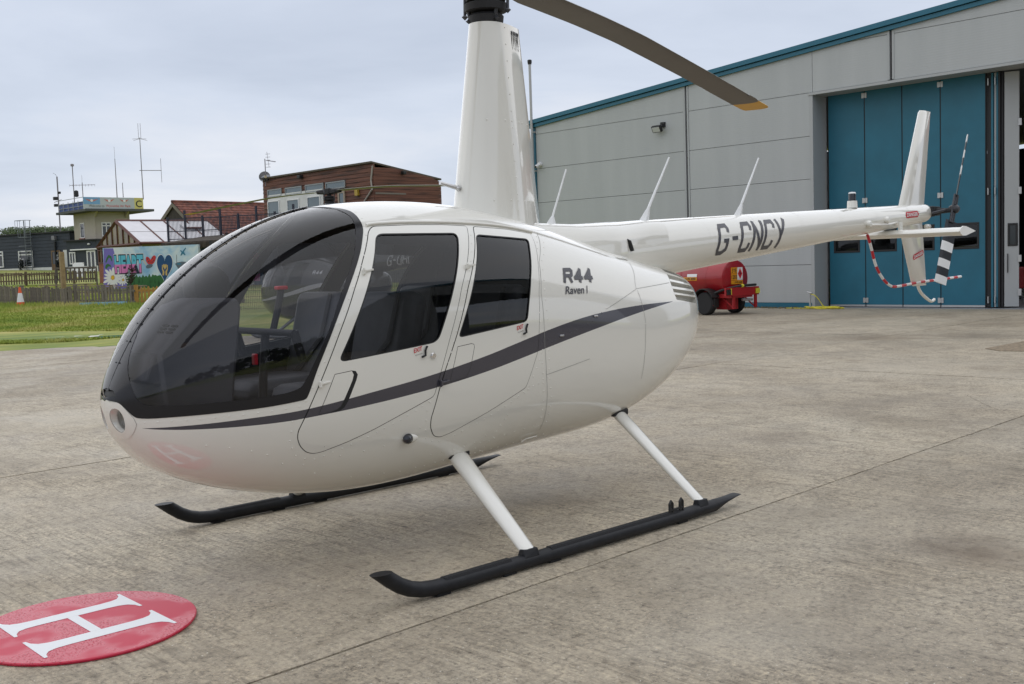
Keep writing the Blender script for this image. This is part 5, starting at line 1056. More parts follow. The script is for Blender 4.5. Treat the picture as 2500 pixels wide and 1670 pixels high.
    reg = np.char.strip(reg)
    def mk(name, sel, mats, off=0., sides=(-1, 1), parent=root, flip=False, **kw):
        fs = F2[sel]; ms = mi[sel]
        if not len(fs): return None
        V = []; N = []; F = []; M = []
        used, inv = np.unique(fs, return_inverse=True); fl = inv.reshape(fs.shape)
        for s in sides:
            k = len(V); p = (P3[used]+N3[used]*off)*[1, s, 1]; n = N3[used]*[1, s, 1]*(-1 if flip else 1)
            tri = p[fl]; g = np.cross(tri[:, 1]-tri[:, 0], tri[:, 2]-tri[:, 0]); bad = (g*n[fl].mean(1)).sum(1) < 0
            ff = fl.copy(); ff[bad] = ff[bad][:, ::-1]
            V += p.tolist(); N += n.tolist(); F += (ff+k).tolist(); M += ms.tolist()
        me = bpy.data.meshes.new(name); me.from_pydata(V, [], F)
        for q in mats: me.materials.append(q)
        if len(mats) > 1: me.polygons.foreach_set('material_index', np.minimum(M, len(mats)-1))
        me.shade_smooth(); me.normals_split_custom_set_from_vertices([Vector(n) for n in N])
        return link(name, me, parent, **kw)
    pm = [white, stripe, seam]
    fus = mk('fuselage', reg == 'shell', pm); mk('nose_vent', reg == 'vent', [BLACK], -.010, parent=fus)
    for s in (-1, 1): mk('door_gap', reg == 'seam', [seam], -.004, (s,), parent=fus)
    for s in (-1, 1):
        for dn, wn in (('door1', 'win1'), ('door2', 'win2')):
            d = mk('front_door' if dn == 'door1' else 'rear_door', reg == dn, pm, .0015, (s,))
            mk('window', reg == wn, [C['glass']], -.004, (s,), d)
            sl_ = (reg == 'seal') & (IN(PW1) if wn == 'win1' else IN(PW2))
            mk('window_seal', sl_, [BLACK], .001, (s,), d)
    wsc = mk('windscreen', reg == 'glass', [C['wglass']], .0)
    mk('windscreen_frame', (reg == 'band'), [C['band']], .002, parent=wsc)
    cab = P3[F2][:, :, 0].mean(1) < .28
    mk('cabin_lining', cab & np.isin(reg, ['shell', 'door1', 'door2', 'seam', 'vent', 'lpanel']), [C['lining']], -.022, flip=True)
    # centre strip on the windscreen
    mb = MB()
    xs = np.linspace(-2.395, -1.30, 40); top = [(x, float(b_sec(b_ax(x))[0])) for x in xs]
    mb.loft([[Vector((x, -.013, z+.001)), Vector((x, -.010, z+.008)), Vector((x, .010, z+.008)), Vector((x, .013, z+.001))] for x, z in top])
    strip = mb.build('centre_strip', C['band'], wsc)
    if full:
        mb = MB()
        for i in range(0, 40, 2):
            x, z = top[i]
            for sy in (-.016, .016): mb.lathe([(.006, 0), (.005, .004), (.0, .006)], 8, Matrix.Translation((x, sy, z+.004)), cap=False)
        mb.build('screw', C['band'], wsc, kind='stuff')
    # ---- bulkhead, floor
    def section(x, sc=.95, n=40):
        a = float(b_ax(x)); ph = np.linspace(-np.pi/2, np.pi/2, n); P = b_pt(np.full(n, a), ph); zc_ = P[:, 2].mean()
        L = [Vector((x, -p[1]*sc, zc_+(p[2]-zc_)*sc)) for p in P]; return L+[Vector((p.x, -p.y, p.z)) for p in L[::-1]][1:-1]
    mb = MB(); sct = section(-.03, .955); mb.add(sct, [tuple(range(len(sct)))]); mb.build('bulkhead', C['dark'], root)
    fl = []
    for x in np.linspace(-2.1, -.04, 24): fl.append((x, max(.02, float(b_y(x, .66))-.025)))
    mb = MB(); P = [Vector((x, -y, .66)) for x, y in fl]+[Vector((x, y, .66)) for x, y in fl[::-1]]; mb.prism(P, (0, 0, -.02)); mb.build('cabin_floor', C['dark'], root)
    # ---- seats
    def seat(xb, y, fw, tilt=.24, wd=.235):
        r_ = empty('seat', (0, 0, 0), parent=root)
        mb = MB(); mb.box((xb-.5, y-wd, .80), (xb+.02, y+wd, .93)); mb.build('cushion', C['seat'], r_, bevel=.05, smooth=True)
        mb = MB(); M = Matrix.Translation((xb, y, .86)) @ Matrix.Rotation(tilt, 4, 'Y')
        mb.box((-.06, -wd, 0), (.07, wd, .52), M); mb.build('seat_back', C['seat'], r_, bevel=.05, smooth=True)
        mb = MB(); mb.box((xb-.48, y-wd+.01, .66), (xb+.02, y+wd-.01, .80)); mb.build('seat_base', C['dark'], r_)
        if full:
            mb = MB(); mb.tube([M @ Vector((-.066, -.14, .5)), M @ Vector((-.07, -.12, .25)), M @ Vector((-.07, .1, .03))], .02, 6, sq=(.15, 1)); mb.build('seat_belt', C['dark'], r_)
    for yy in (-.31, .31): seat(-1.12, yy, 1); seat(-.36, yy, 1, .16)
    # ---- console and controls
    mb = MB(); prof = [(-2.20, .66), (-2.24, 1.14), (-2.03, 1.345), (-1.93, 1.375), (-1.83, 1.372), (-1.81, 1.33), (-1.86, 1.0), (-1.9, .66)]
    mb.prism([(x, -.21, z) for x, z in prof], (0, .42, 0)); con = mb.build('instrument_console', C['console'], root, bevel=.018, smooth=True)
    if full:
        mb = MB(); M = Matrix.Translation((-2.14, 0, 1.243)) @ Matrix.Rotation(-.772, 4, 'Y')
        for yy in (-.15, -.06):
            for kx in (-.02, 0, .02): mb.box((kx-.004, yy-.03, -.004), (kx+.004, yy+.03, .004), M)
        mb.build('demister_slot', BLACK, con)
        mb = MB(); mb.prism([(-2.30, -.19, 1.02), (-2.25, -.19, 1.135), (-2.20, -.19, 1.14), (-2.2, -.19, .98)], (0, .3, 0)); mb.build('compass_box', C['console'], con, bevel=.01)
        mb = MB()
        for j, zz in enumerate((1.28, 1.13)):
            for yy in (-.12, 0, .12): mb.lathe([(.05, 0), (.05, .012), (.044, .014)], 18, Matrix.Translation((-1.825-.02*j, yy, zz)) @ Matrix.Rotation(math.pi/2, 4, 'Y'))
        mb.build('gauge', BLACK, con, smooth=True)
        cy = MB(); cy.tube([(-1.62, 0, .66), (-1.60, 0, .95), (-1.575, 0, 1.175)], .022, 10); cyo = cy.build('cyclic_stick', C['dark'], root, smooth=True)
        mb = MB(); mb.tube([(-1.59, -.30, 1.19), (-1.58, .30, 1.19)], .017, 10); mb.build('cyclic_bar', C['dark'], cyo, smooth=True)
        for s in (-1, 1):
            mb = MB(); mb.tube([(-1.585, .29*s, 1.20), (-1.545, .29*s, 1.06)], .022, 10); mb.build('cyclic_grip', C['dark'], cyo, smooth=True)
        mb = MB(); mb.tube([(-1.50, .06, 1.17), (-1.46, .06, 1.30), (-1.435, .06, 1.40)], .018, 8); mb.build('rotor_brake_lever', C['dark'], root, smooth=True)
        mb = MB(); mb.box((-1.47, .03, 1.395), (-1.41, .075, 1.415)); mb.build('red_tag', C['red'], root, bevel=.006)
        mb = MB(); mb.box((-1.67, -.05, 1.03), (-1.65, -.02, 1.085)); mb.build('red_ribbon', C['red'], root, bevel=.004)
        for yy in (-.31, .31):
            mb = MB(); mb.prism([(-2.05, yy-.06, .72), (-2.02, yy-.06, .86), (-2.0, yy-.06, .86), (-2.02, yy-.06, .72)], (0, .12, 0)); mb.build('pedal', C['console'], root)
        # starboard headset shape hanging behind windscreen
        mb = MB(); M = Matrix.Translation((-1.70, .36, 1.43)); mb.lathe([(.02, -.08), (.1, -.07), (.125, 0), (.1, .07), (.02, .08)], 16, M @ Matrix.Rotation(math.pi/2, 4, 'X')); mb.build('headset', C['dark'], root, smooth=True)
    # ---- mast fairing
    def fairring(z, a, b, te, zb2=None):
        o = []
        for k in range(17):
            t = math.pi/2+math.pi*k/16; o.append(Vector((a*math.cos(t), b*math.sin(t), z)))
        for k in range(1, 7): u = k/7; o.append(Vector((te*u, -b*(1-u**1.6*.86), z)))
        o += [Vector((te, -b*.12, z)), Vector((te, b*.12, z))]
        for k in range(6, 0, -1): u = k/7; o.append(Vector((te*u, b*(1-u**1.6*.86), z)))
        return o
    mb = MB(); rings = []
    for k in range(15):
        u = k/14; z = 1.66+(2.905-1.66)*u; v = (z-1.75)/(2.905-1.75)
        rings.append(fairring(z, .285+(.108-.285)*v, .175+(.1-.175)*v, .37+(.25-.37)*v))
    mf_ = MB().loft(rings, cap=True).build('mast_fairing', white, root, smooth=True)
    if full:
        mb = MB()
        for k in range(5):
            x = .13+.021*k; v = (2.83-1.75)/1.155; b = .175+(.1-.175)*v; te = .37-.12*v; u = x/te; y = -b*(1-u**1.6*.86)-.0025
            mb.box((x-.0022, y-.001, 2.77), (x+.0022, y+.001, 2.865)); mb.box((x-.004, y-.001, 2.85), (x+.004, y+.0012, 2.872)); mb.box((x-.004, y-.001, 2.762), (x+.004, y+.0012, 2.776))
        mb.build('vent_slot', BLACK, mf_)
        mb = MB()
        for zz in (1.86, 2.33):
            for x in (-.12, .0, .06, .14, .18, .26):
                v = (zz-1.75)/1.155; b = .175-.075*v; te = .37-.12*v; a = .285-.177*v
                y = -b*math.sqrt(max(0, 1-(x/a)**2)) if x < 0 else -b*(1-(x/te)**1.6*.86)
                mb.lathe([(.006, 0), (.004, .003), (0, .004)], 8, Matrix.Translation((x, y, zz)) @ Matrix.Rotation(math.pi/2, 4, 'X'), cap=False)
        for k in range(12):
            v = k/11; b = .175-.075*v; mb.lathe([(.005, 0), (.003, .003), (0, .004)], 6, Matrix.Translation((0.06, -b*.93, 1.8+1.08*v)) @ Matrix.Rotation(math.pi/2, 4, 'X'), cap=False)
        mb.build('rivet', white, mf_, kind='stuff')
        mb = MB(); mb.tube([(-.255, 0, 1.935), (-.40, 0, 1.965)], [.013, .011], 8); mb.lathe([(.0, -.02), (.024, 0), (0, .02)], 10, Matrix.Translation((-.268, 0, 1.938))); mb.build('pitot_tube', C['metal'], mf_, smooth=True)
    # ---- rotor head
    hub = empty('rotor_head', (0, 0, 0), parent=root)
    az = R(C['az']); E1 = Vector((math.cos(az), math.sin(az), 0)); E2 = Vector((-math.sin(az), math.cos(az), 0))
    mb = MB(); mb.lathe([(.05, 2.88), (.05, 3.2), (.03, 3.24)], 18); mb.lathe([(.055, 2.90), (.1, 2.91), (.105, 2.95), (.09, 2.965)], 24)
    mb.build('mast', C['dark'], hub, smooth=True)
    mb = MB(); mb.lathe([(.085, 2.975), (.125, 2.98), (.13, 3.02), (.105, 3.03)], 28); mb.lathe([(.09, 3.03), (.118, 3.04), (.118, 3.055), (.09, 3.065)], 28); mb.build('swashplate', C['dark'], hub, smooth=True)
    for s in (1, -1):
        mb = MB(); p = E2*s*.15
        mb.tube([p+Vector((0, 0, 2.97)), p+E1*.01+Vector((0, 0, 3.16))], .009, 8); mb.lathe([(0, -.02), (.02, 0), (0, .02)], 10, Matrix.Translation(p+Vector((0, 0, 2.97)))); mb.lathe([(0, -.02), (.02, 0), (0, .02)], 10, Matrix.Translation(p+Vector((0, 0, 3.16))))
        mb.build('pitch_link', C['metal2'], hub, smooth=True)
    for k in range(3):
        t = 2*math.pi*k/3+.4; p = Vector((math.cos(t)*.105, math.sin(t)*.105, 0)); mb = MB(); mb.tube([p*.8+Vector((0, 0, 2.89)), p+Vector((0, 0, 2.985))], .012, 8); mb.lathe([(0, -.016), (.018, 0), (0, .016)], 10, Matrix.Translation(p+Vector((0, 0, 2.925)))); mb.build('control_rod', C['metal2'], hub, smooth=True)
    mb = MB(); M = Matrix.Rotation(az, 4, 'Z'); mb.box((-.24, -.06, 3.12), (.24, .06, 3.2), M); mb.box((-.06, -.075, 3.1), (.06, .075, 3.23), M); mb.build('teeter_hub', C['dark'], hub, bevel=.012)
    # blades
    zr = C.get('blade_z') or [(.2, 3.168), (.7, 3.168), (1.34, 3.163), (2.03, 3.143), (2.86, 3.09), (3.46, 3.05), (3.89, 3.019), (4.63, 2.962), (5.03, 2.932)]
    rr = [p[0] for p in zr]; zz_ = [p[1] for p in zr]
    def blz(r): return float(np.interp(r, np.array(rr), np.array(zz_)))
    def blade_sec(r, s, ch, chord_shift=0.):
        z = (blz(r-.12)+2*blz(r)+blz(r+.12 if r < 4.9 else r))/4; c = E1*r*s; o = []
        prof = [(-.5, 0), (-.46, .035), (-.35, .055), (-.15, .06), (.1, .045), (.35, .02), (.5, .003), (.5, -.003), (.35, -.014), (.1, -.03), (-.15, -.042), (-.35, -.04), (-.46, -.025)]
        for u, t in prof: o.append(c+E2*s*(u*ch+chord_shift)+Vector((0, 0, z+t*ch-.012*u)))
        return o
    for s in (1, -1):
        root_b = empty('main_rotor_blade', (0, 0, 0), parent=root)
        rs = [.32, .42, .6]+list(np.linspace(.8, 4.70, 34))
        ch = lambda r: .15 if r < .35 else (.2 if r < .5 else (.254 if r < 3.9 else .262))
        MB().loft([blade_sec(r, s, ch(r)) for r in rs]).build('blade_skin', C['blade'], root_b, smooth=True)
        MB().loft([blade_sec(r, s, c_) for r, c_ in ((4.70, .262), (4.97, .262), (5.04, .235))]).build('blade_tip', C['yellow'], root_b, smooth=True)
        mb = MB(); mb.tube([E1*s*.12+Vector((0, 0, 3.165)), E1*s*.36+Vector((0, 0, 3.168))], [.06, .045], 14); mb.build('blade_grip', C['dark'], root_b, smooth=True)
        if full:
            z = blz(4.4); c = E1*s*4.38; mb = MB(); mb.prism([c-E2*s*.125+Vector((0, 0, z-.006)), c+E1*s*.2-E2*s*.125+Vector((0, 0, z-.02)), c+E1*s*.2-E2*s*.155+Vector((0, 0, z-.02)), c-E2*s*.155+Vector((0, 0, z-.006))], (0, 0, .003)); mb.build('trim_tab', C['blade'], root_b)
    # ---- tail boom
    bz = lambda x: 1.585+(x-1.86)*.0672; br = lambda x: .19-(x-1.86)*.0285
    circ = lambda x, r, z, n=32, sy=1., sz=1.: [Vector((x, r*sy*math.sin(2*math.pi*k/n), z+r*sz*math.cos(2*math.pi*k/n))) for k in range(n)]
    rings = [circ(x, br(x), bz(x)) for x in np.linspace(.35, 5.44, 30)]+[circ(5.47, br(5.47)*.97, bz(5.47)), circ(5.5, br(5.5)*.86, bz(5.5)), circ(5.52, br(5.5)*.6, bz(5.5)), circ(5.525, .01, bz(5.5))]
    boom = MB().loft(rings).build('tail_boom', white, root, smooth=True)
    def fr(x, w2, zt2, zb2):
        o = []
        for k in range(24):
            t = 2*math.pi*k/24; c, s_ = math.sin(t), math.cos(t); n = 3.2; rho = (abs(c)**n+abs(s_)**n)**(-1/n); o.append(Vector((x, w2*rho*c, (zt2+zb2)/2+(zt2-zb2)/2*rho*s_)))
        return o
    MB().loft([fr(.12, .12, 1.765, 1.3), fr(.3, .18, 1.735, 1.3), fr(.6, .222, 1.726, 1.32), fr(.95, .228, 1.735, 1.35), fr(1.0, .205, 1.738, 1.36), fr(1.25, .205, 1.752, 1.38), fr(1.42, .196, 1.757, 1.39)]).build('boom_fairing', white, root, smooth=True)
    if full:
        for s in (-1, 1):
            mb = MB(); mb.prism([(.965, s*.207, 1.625), (.975, s*.233, 1.61), (1.005, s*.233, 1.545), (1.0, s*.207, 1.54)], (.012, 0, 0)); mb.build('air_inlet', BLACK, root)
        mb = MB()
        for x in list(np.arange(1.9, 5.3, .62)):
            for dx in (0, .03) if x > 3. else (0,):
                for k in range(26):
                    t = math.pi*(.52+.5*k/13)*1.0; r_ = br(x+dx); p = Vector((x+dx, r_*math.sin(t+math.pi/2+.2), bz(x+dx)+r_*math.cos(t+math.pi/2+.2)))
                    n_ = Vector((0, p.y, p.z-bz(x+dx))).normalized(); mb.lathe([(.0035, 0), (.0025, .0008), (0, .0011)], 6, Matrix.Translation(p) @ n_.to_track_quat('Z', 'Y').to_matrix().to_4x4(), cap=False)
        mb.build('rivet', white, boom, kind='stuff')
    # registration
    def on_boom(x, z, lift=.002, side=-1):
        r_ = br(x)+lift; dz = max(-.98*r_, min(.98*r_, z-bz(x))); return Vector((x, side*math.sqrt(r_*r_-dz*dz), z))
    if C.get('reg'):
        stroke_text(C['reg'], lambda u, v: on_boom(1.98+u, 1.508+v+u*.052, .0022), 'registration_letter', C['letters'], boom, .106, .196, .052, .029, .27, .018, {'-': .75})
    # fins
    def fin(pts, th, name):
        (x0, z0, c0), (x1, z1, c1) = pts; prof = [(0, 0), (.04, .5), (.15, .9), (.35, 1), (.6, .75), (.85, .3), (1, .04)]
        rings = []
        for z, x, c in ((z0, x0, c0), (z1*.98+z0*.02, x1*.98+x0*.02, c1*.98+c0*.02), (z1, x1+.01, c1*.96)):
            k_ = th if z != z1 else th*.6
            ring = [Vector((x+u*c, -t*k_, z)) for u, t in prof]+[Vector((x+u*c, t*k_, z)) for u, t in prof[::-1][:-1]]
            rings.append(ring)
        return MB().loft(rings).build(name, white, root, smooth=True)
    fin([(4.975, 1.84, .50), (5.405, 2.785, .22)], .028, 'upper_fin'); lf = fin([(4.96, 1.80, .48), (5.25, 1.145, .275)], .026, 'lower_fin')
    prof = [(0, 0), (.05, .55), (.2, 1), (.4, .95), (.7, .5), (1, .03)]
    def stabring(y, k=1.): return [Vector((4.69+u*.30, y, 1.60+.028*k+(t*.038*k))) for u, t in prof]+[Vector((4.69+u*.30, y, 1.60+.028*k-(t*.034*k))) for u, t in prof[::-1][:-1]]
    stb = MB().loft([stabring(-.70), stabring(.70)]).build('horizontal_stabilizer', white, root, smooth=True)
    for y in (-.705, .705): MB().loft([stabring(y-.004, 1.15), stabring(y+.004, 1.15)]).build('stabilizer_end_plate', white, stb)
    # tail rotor
    tr = empty('tail_rotor', (0, 0, 0), parent=root); hx, hy, hz = 5.528, -.27, 1.851; ta = R(22.5)
    mb = MB(); mb.lathe([(.03, 0), (.05, .02), (.05, .07), (.03, .09), (.022, .2), (.022, .28)], 16, Matrix.Translation((hx-.02, -.02, hz-.01)) @ Matrix.Rotation(math.pi/2, 4, 'X')); mb.box((5.47, -.12, 1.80), (5.57, .04, 1.885)); mb.build('tail_gearbox', C['dark'], root, smooth=True, bevel=.008)
    U = Vector((math.sin(ta), 0, math.cos(ta))); Wd = Vector((math.cos(ta), 0, -math.sin(ta))); Hc = Vector((hx, hy, hz))
    mb = MB(); mb.lathe([(.03, -.04), (.04, -.02), (.04, .03), (.02, .05)], 14, Matrix.Translation(Hc) @ Matrix.Rotation(math.pi/2, 4, 'X'))
    for s in (-1, 1): mb.tube([Hc+Wd*.028*s-U*.14, Hc+Wd*.028*s+U*.14], .011, 6)
    mb.tube([Hc+Vector((-.1, .16, -.03)), Hc+Vector((-.02, .05, .0)), Hc+Vector((0, .02, 0))], .013, 6); mb.build('tail_rotor_hub', C['metal2'], tr, smooth=True)
    for s in (1, -1):
        b_ = empty('tail_rotor_blade', (0, 0, 0), parent=tr); tw = R(27 if s > 0 else -27)
        cw = Wd*math.cos(tw)+Vector((0, 1, 0))*math.sin(tw); cn = U.cross(cw)
        def tb(r): return [Hc+U*s*r+cw*(u*.13)+cn*(t*.13) for u, t in ((-.5, 0), (-.3, .05), (0, .055), (.5, .004), (.5, -.004), (0, -.055), (-.3, -.05))]
        cuts = [.12, .33, .42, .50, .58, .66, .737]; 
        for i in range(len(cuts)-1):
            MB().loft([tb(cuts[i]), tb(cuts[i+1])]).build('blade_band', C['blade2'] if i % 2 == 0 else C['bwhite'], b_)
        MB().tube([Hc+U*s*.04, Hc+U*s*.14], .022, 8).build('blade_root', C['metal2'], b_, smooth=True)
    # tail guard and skid
    gp_ = smooth_line([(4.374, -.03, 1.63), (4.446, -.02, 1.541), (4.567, 0, 1.351), (4.69, 0, 1.235), (4.82, 0, 1.165), (4.93, 0, 1.15), (5.33, -.02, 1.18), (5.674, -.02, 1.187), (6.218, -.02, 1.203)], 2)
    seg = [0.]
    for a, b in zip(gp_[:-1], gp_[1:]): seg.append(seg[-1]+math.dist(a, b))
    gd = empty('tail_guard', (0, 0, 0), parent=root); nb = 24 if full else 4; Lt = seg[-1]
    gpt = lambda t: Vector(tuple(float(np.interp(t, seg, [p[j] for p in gp_])) for j in range(3)))
    for i in range(nb):
        t0, t1 = Lt*i/nb, Lt*(i+1)/nb; MB().tube([gpt(t0), gpt((t0+t1)/2), gpt(t1)], .0125, 10).build('guard_band', C['red'] if i % 2 == 0 else C['bwhite'], gd, smooth=True)
    MB().tube(smooth_line([(5.359, 0, 1.16), (5.37, 0, 1.12), (5.44, 0, 1.06), (5.60, 0, .99), (5.645, 0, .985), (5.69, 0, 1.0)], 2), .015, 10).build('tail_skid', white, root, smooth=True)
    # ---- landing gear
    for s in (-1, 1):
        yk = 1.063*s; path = [(.70, .042), (.4, .04), (0, .04), (-.5, .04), (-1.0, .04), (-1.30, .04), (-1.40, .043), (-1.47, .052), (-1.53, .070), (-1.585, .098), (-1.64, .138), (-1.70, .188)]
        rings = []; n = 18; rad = .036
        for i, (x, z) in enumerate(path):
            p0 = path[max(i-1, 0)]; p1 = path[min(i+1, len(path)-1)]; t = Vector((p1[0]-p0[0], 0, p1[1]-p0[1])).normalized(); nn = Vector((t.z, 0, -t.x))
            if nn.z < 0: nn = -nn
            ring = [Vector((x, yk, z))+nn*rad*math.cos(2*math.pi*k/n)+Vector((0, 1, 0))*rad*math.sin(2*math.pi*k/n) for k in range(n)]
            if i == len(path)-1: ring = [p+t*((.172-p.z)/t.z) for p in ring]
            rings.append(ring)
        for x, zl, th in ((.80, .058, .5), (.90, .07, .12), (.93, .072, .06)):
            rings.insert(0, [Vector((x, yk+rad*math.sin(2*math.pi*k/n)*(1 if th > .1 else .9), zl+rad*th*math.cos(2*math.pi*k/n))) for k in range(n)])
        sk = MB().loft(rings).build('skid_tube', C['skid'], root, smooth=True)
        for a, b in ((-1.34, -.93), (-.66, .36)):
            mb = MB(); mb.prism([(a, yk-.022, .0715), (b, yk-.022, .0715), (b, yk-.014, .078), (a, yk-.014, .078)], (0, .0, 0.0))
            mb = MB(); mb.loft([[Vector((x, yk-.024, .068)), Vector((x, yk-.015, .078)), Vector((x, yk+.015, .078)), Vector((x, yk+.024, .068))] for x in (a, b)]); mb.build('tread_strip', C['tread'], sk)
        for x in (-1.36, -.95, -.64, .38): MB().box((x-.03, yk-.02, .0), (x+.05, yk+.02, .012)).build('wear_shoe', C['skid'], sk)
        if full:
            mb = MB()
            for x in (.28, .37): mb.tube([(x, yk-.012, .06), (x, yk-.012, .125), (x+.012, yk-.012, .14), (x+.024, yk-.012, .125), (x+.024, yk-.012, .07)], .008, 6)
            mb.tube([(.28, yk-.012, .09), (.39, yk-.012, .09)], .007, 6); mb.build('ground_wheel_lug', BLACK, sk)
        for (xt, yt, zt_, c0), (xb, zb_, c1) in (((-.715, .44, .478, .062), (-.80, .082, .042)), ((.672, .36, .528, .05), (.575, .082, .036))):
            lg = empty('landing_leg', (0, 0, 0), parent=root)
            top_ = Vector((xt, yt*s, zt_)); bot_ = Vector((xb, 1.063*s, zb_)); dirn = (bot_-top_).normalized(); side_ = Vector((1, 0, 0)); nrm = dirn.cross(side_).normalized()
            prof2 = [(math.cos(2*math.pi*k/20), math.sin(2*math.pi*k/20)) for k in range(20)]
            rings = []
            for u in (0, .5, 1.):
                c = top_*(1-u)+bot_*u; cc = c0*(1-u)+c1*u; rings.append([c+side_*cc*a*(1.0 if a < 0 else 1.12)+nrm*cc*.55*b for a, b in prof2])
            MB().loft(rings).build('leg_fairing', white, lg, smooth=True)
            MB().loft([[top_-dirn*.06+(p-rings[0][k]*0-rings[0][k])*0+(rings[0][k]-top_)*.55 for k, p in enumerate(rings[0])], [top_+dirn*.02+(rings[0][k]-top_)*.55 for k in range(20)]]).build('leg_strut', C['dark'], lg)
            mb = MB(); mb.loft([[Vector((xb-c1*1.15, yk-.03, .06)), Vector((xb+c1*1.25, yk-.03, .06)), Vector((xb+c1*1.25, yk+.03, .06)), Vector((xb-c1*1.15, yk+.03, .06))], [Vector((xb-c1*1.0, yk-.02*(1 if s > 0 else .6), .1)), Vector((xb+c1*1.1, yk-.02, .1)), Vector((xb+c1*1.1, yk+.02, .1)), Vector((xb-c1, yk+.02, .1))]]); mb.build('leg_shoe', C['skid'], lg, bevel=.005)
            if full: MB().box((xt-.07, (yt+.01)*s-.02, zt_-.012), (xt+.07, (yt+.01)*s+.02, zt_+.03)).build('leg_cutout', BLACK, lg, bevel=.01)
    if not full:
        if C.get('model'): stroke_text('R44', lambda u, v: on_body(.016+u, 1.378+v, .004), 'model_letter', C['letters'], fus, .066, .066, .033, .018, .22, .03)
        return
    # ---- cowl louver
    lvL = [(1.27, 1.423), (1.215, 1.378), (1.182, 1.335), (1.163, 1.29), (1.160, 1.255), (1.165, 1.219)]; lvR = [(1.44, 1.365), (1.462, 1.33), (1.47, 1.295), (1.474, 1.255), (1.466, 1.22), (1.45, 1.181)]
    ip = lambda L_, t: (float(np.interp(t, np.linspace(0, 1, 6), [p[0] for p in L_])), float(np.interp(t, np.linspace(0, 1, 6), [p[1] for p in L_])))
    for s in (-1, 1):
        lv = empty('cowl_louver', (0, 0, 0), parent=root)
        for t in (.14, .35, .56, .77):
            V = []
            for k in range(9):
                u = k/8
                for dt, li in ((-.035, .0), (.035, .0), (.05, -.03)):
                    a = ip(lvL, t+dt); b = ip(lvR, t+dt); V.append(on_body(a[0]+(b[0]-a[0])*u, a[1]+(b[1]-a[1])*u, li, s))
            F = []
            for k in range(8): F += [(k*3, k*3+3, k*3+4, k*3+1), (k*3+1, k*3+4, k*3+5, k*3+2)]
            MB().add(V, F).build('louver_slat', white, lv, fixn=False)
        V = [on_body(x, z, -.07, s) for x, z in densify(LOUV, .03)]; V0 = [on_body(x, z, 0, s) for x, z in densify(LOUV, .03)]; n = len(V)
        MB().add(V0+V, [(i, (i+1) % n, n+(i+1) % n, n+i) for i in range(n)]+[tuple(range(n, 2*n))]).build('louver_duct', C['duct'], lv)
    # ---- nose light panel
    mk('light_panel', reg == 'lpanel', [white], .002)
    for s in (-1, 1):
        lt = empty('landing_light', (0, 0, 0), parent=root); ring0 = [Vector((x, -y*s*-1 if False else abs(y)*s, z)) for x, z, y in lc]; cen = sum(ring0, Vector())/len(ring0)
        ring1 = [Vector((cen.x+.035+(p.x-cen.x)*.3, cen.y+(p.y-cen.y)*.82, cen.z+(p.z-cen.z)*.82)) for p in ring0]
        ring2 = [Vector((cen.x+.06, cen.y+(p.y-cen.y)*.35, cen.z+(p.z-cen.z)*.35)) for p in ring0]
        MB().loft([ring0, ring1], cap=False).build('light_recess', white, lt, smooth=True)
        MB().loft([ring1, ring2], cap=True).build('reflector', C['chrome'], lt, smooth=True)
        MB().lathe([(.012, 0), (.012, .02), (0, .03)], 10, Matrix.Translation((cen.x+.055, cen.y, cen.z)) @ Matrix.Rotation(-math.pi/2, 4, 'Y')).build('bulb', C['bulb'], lt, smooth=True)
        MB().add([Vector((p.x*.4+ring1[k].x*.6, ring1[k].y, ring1[k].z)) for k, p in enumerate(ring0)], [tuple(range(len(ring0)))]).build('lens', C['clear'], lt)
    # ---- rain gutter, hinges, handles, placards
    for s in (-1, 1):
        g = [on_body(x, z, .006, s) for x, z in smooth_line([(-1.225, 1.70), (-1.19, 1.708), (-.968, 1.717), (-.696, 1.7155), (-.396, 1.703), (-.2, 1.682), (-.074, 1.661)], 2)]
        MB().tube(g, .0085, 8).build('rain_gutter', white, fus, smooth=True)
        for (x, z) in ((-1.352, 1.472), (-1.634, .962), (-.728, 1.48), (-.97, .904)):
            o = on_body(x, z, .012, s); M = Matrix.Translation(o); mb = MB(); mb.box((-.005, -.010, -.013), (.005, .008, .013), M); mb.box((.003, -.003, -.003), (.055, .004, .007), M @ Matrix.Rotation(-.12, 4, 'Y')); mb.lathe([(.005, -.018), (.005, .018)], 8, M); mb.build('door_hinge', white if z > .91 else stripe, fus, bevel=.002)
        for (x, z) in ((-1.062, 1.072), (-.358, 1.136)):
            mb = MB(); pts_ = [on_body(x+dx, z+dz, .009, s) for dx, dz in ((.012, .026), (0, .004), (0, -.02), (-.022, -.026))]; mb.tube(pts_, .0055, 6); mb.build('door_handle', C['dark'], fus)
            if s < 0: text_on('EXIT', lambda u, v, x=x, z=z: on_body(x-.066+u, z-.004+v+u*.2, .0035), 'exit_placard', C['red'], fus, 1., .02, 0, 1., .02, box=(.05, .022))
            if s < 0: text_on('PUSH HANDLE', lambda u, v, x=x, z=z: on_body(x-.06+u, z-.019+v+u*.2, .0035), 'handle_placard', C['letters'], fus, 1., .0, 0, 1., .03, box=(.045, .005))
        o = on_body(-1.012, 1.047, 0, s); MB().lathe([(.016, 0), (.016, .006), (.012, .012), (.004, .012)], 14, Matrix.Translation(o) @ Vector((0, s, 0)).to_track_quat('Z', 'Y').to_matrix().to_4x4()).build('door_lock', C['chrome'], fus, smooth=True)
        # nav light
        o = on_body(-1.13, .641, 0, s); nl = empty('position_light', (0, 0, 0), parent=root)
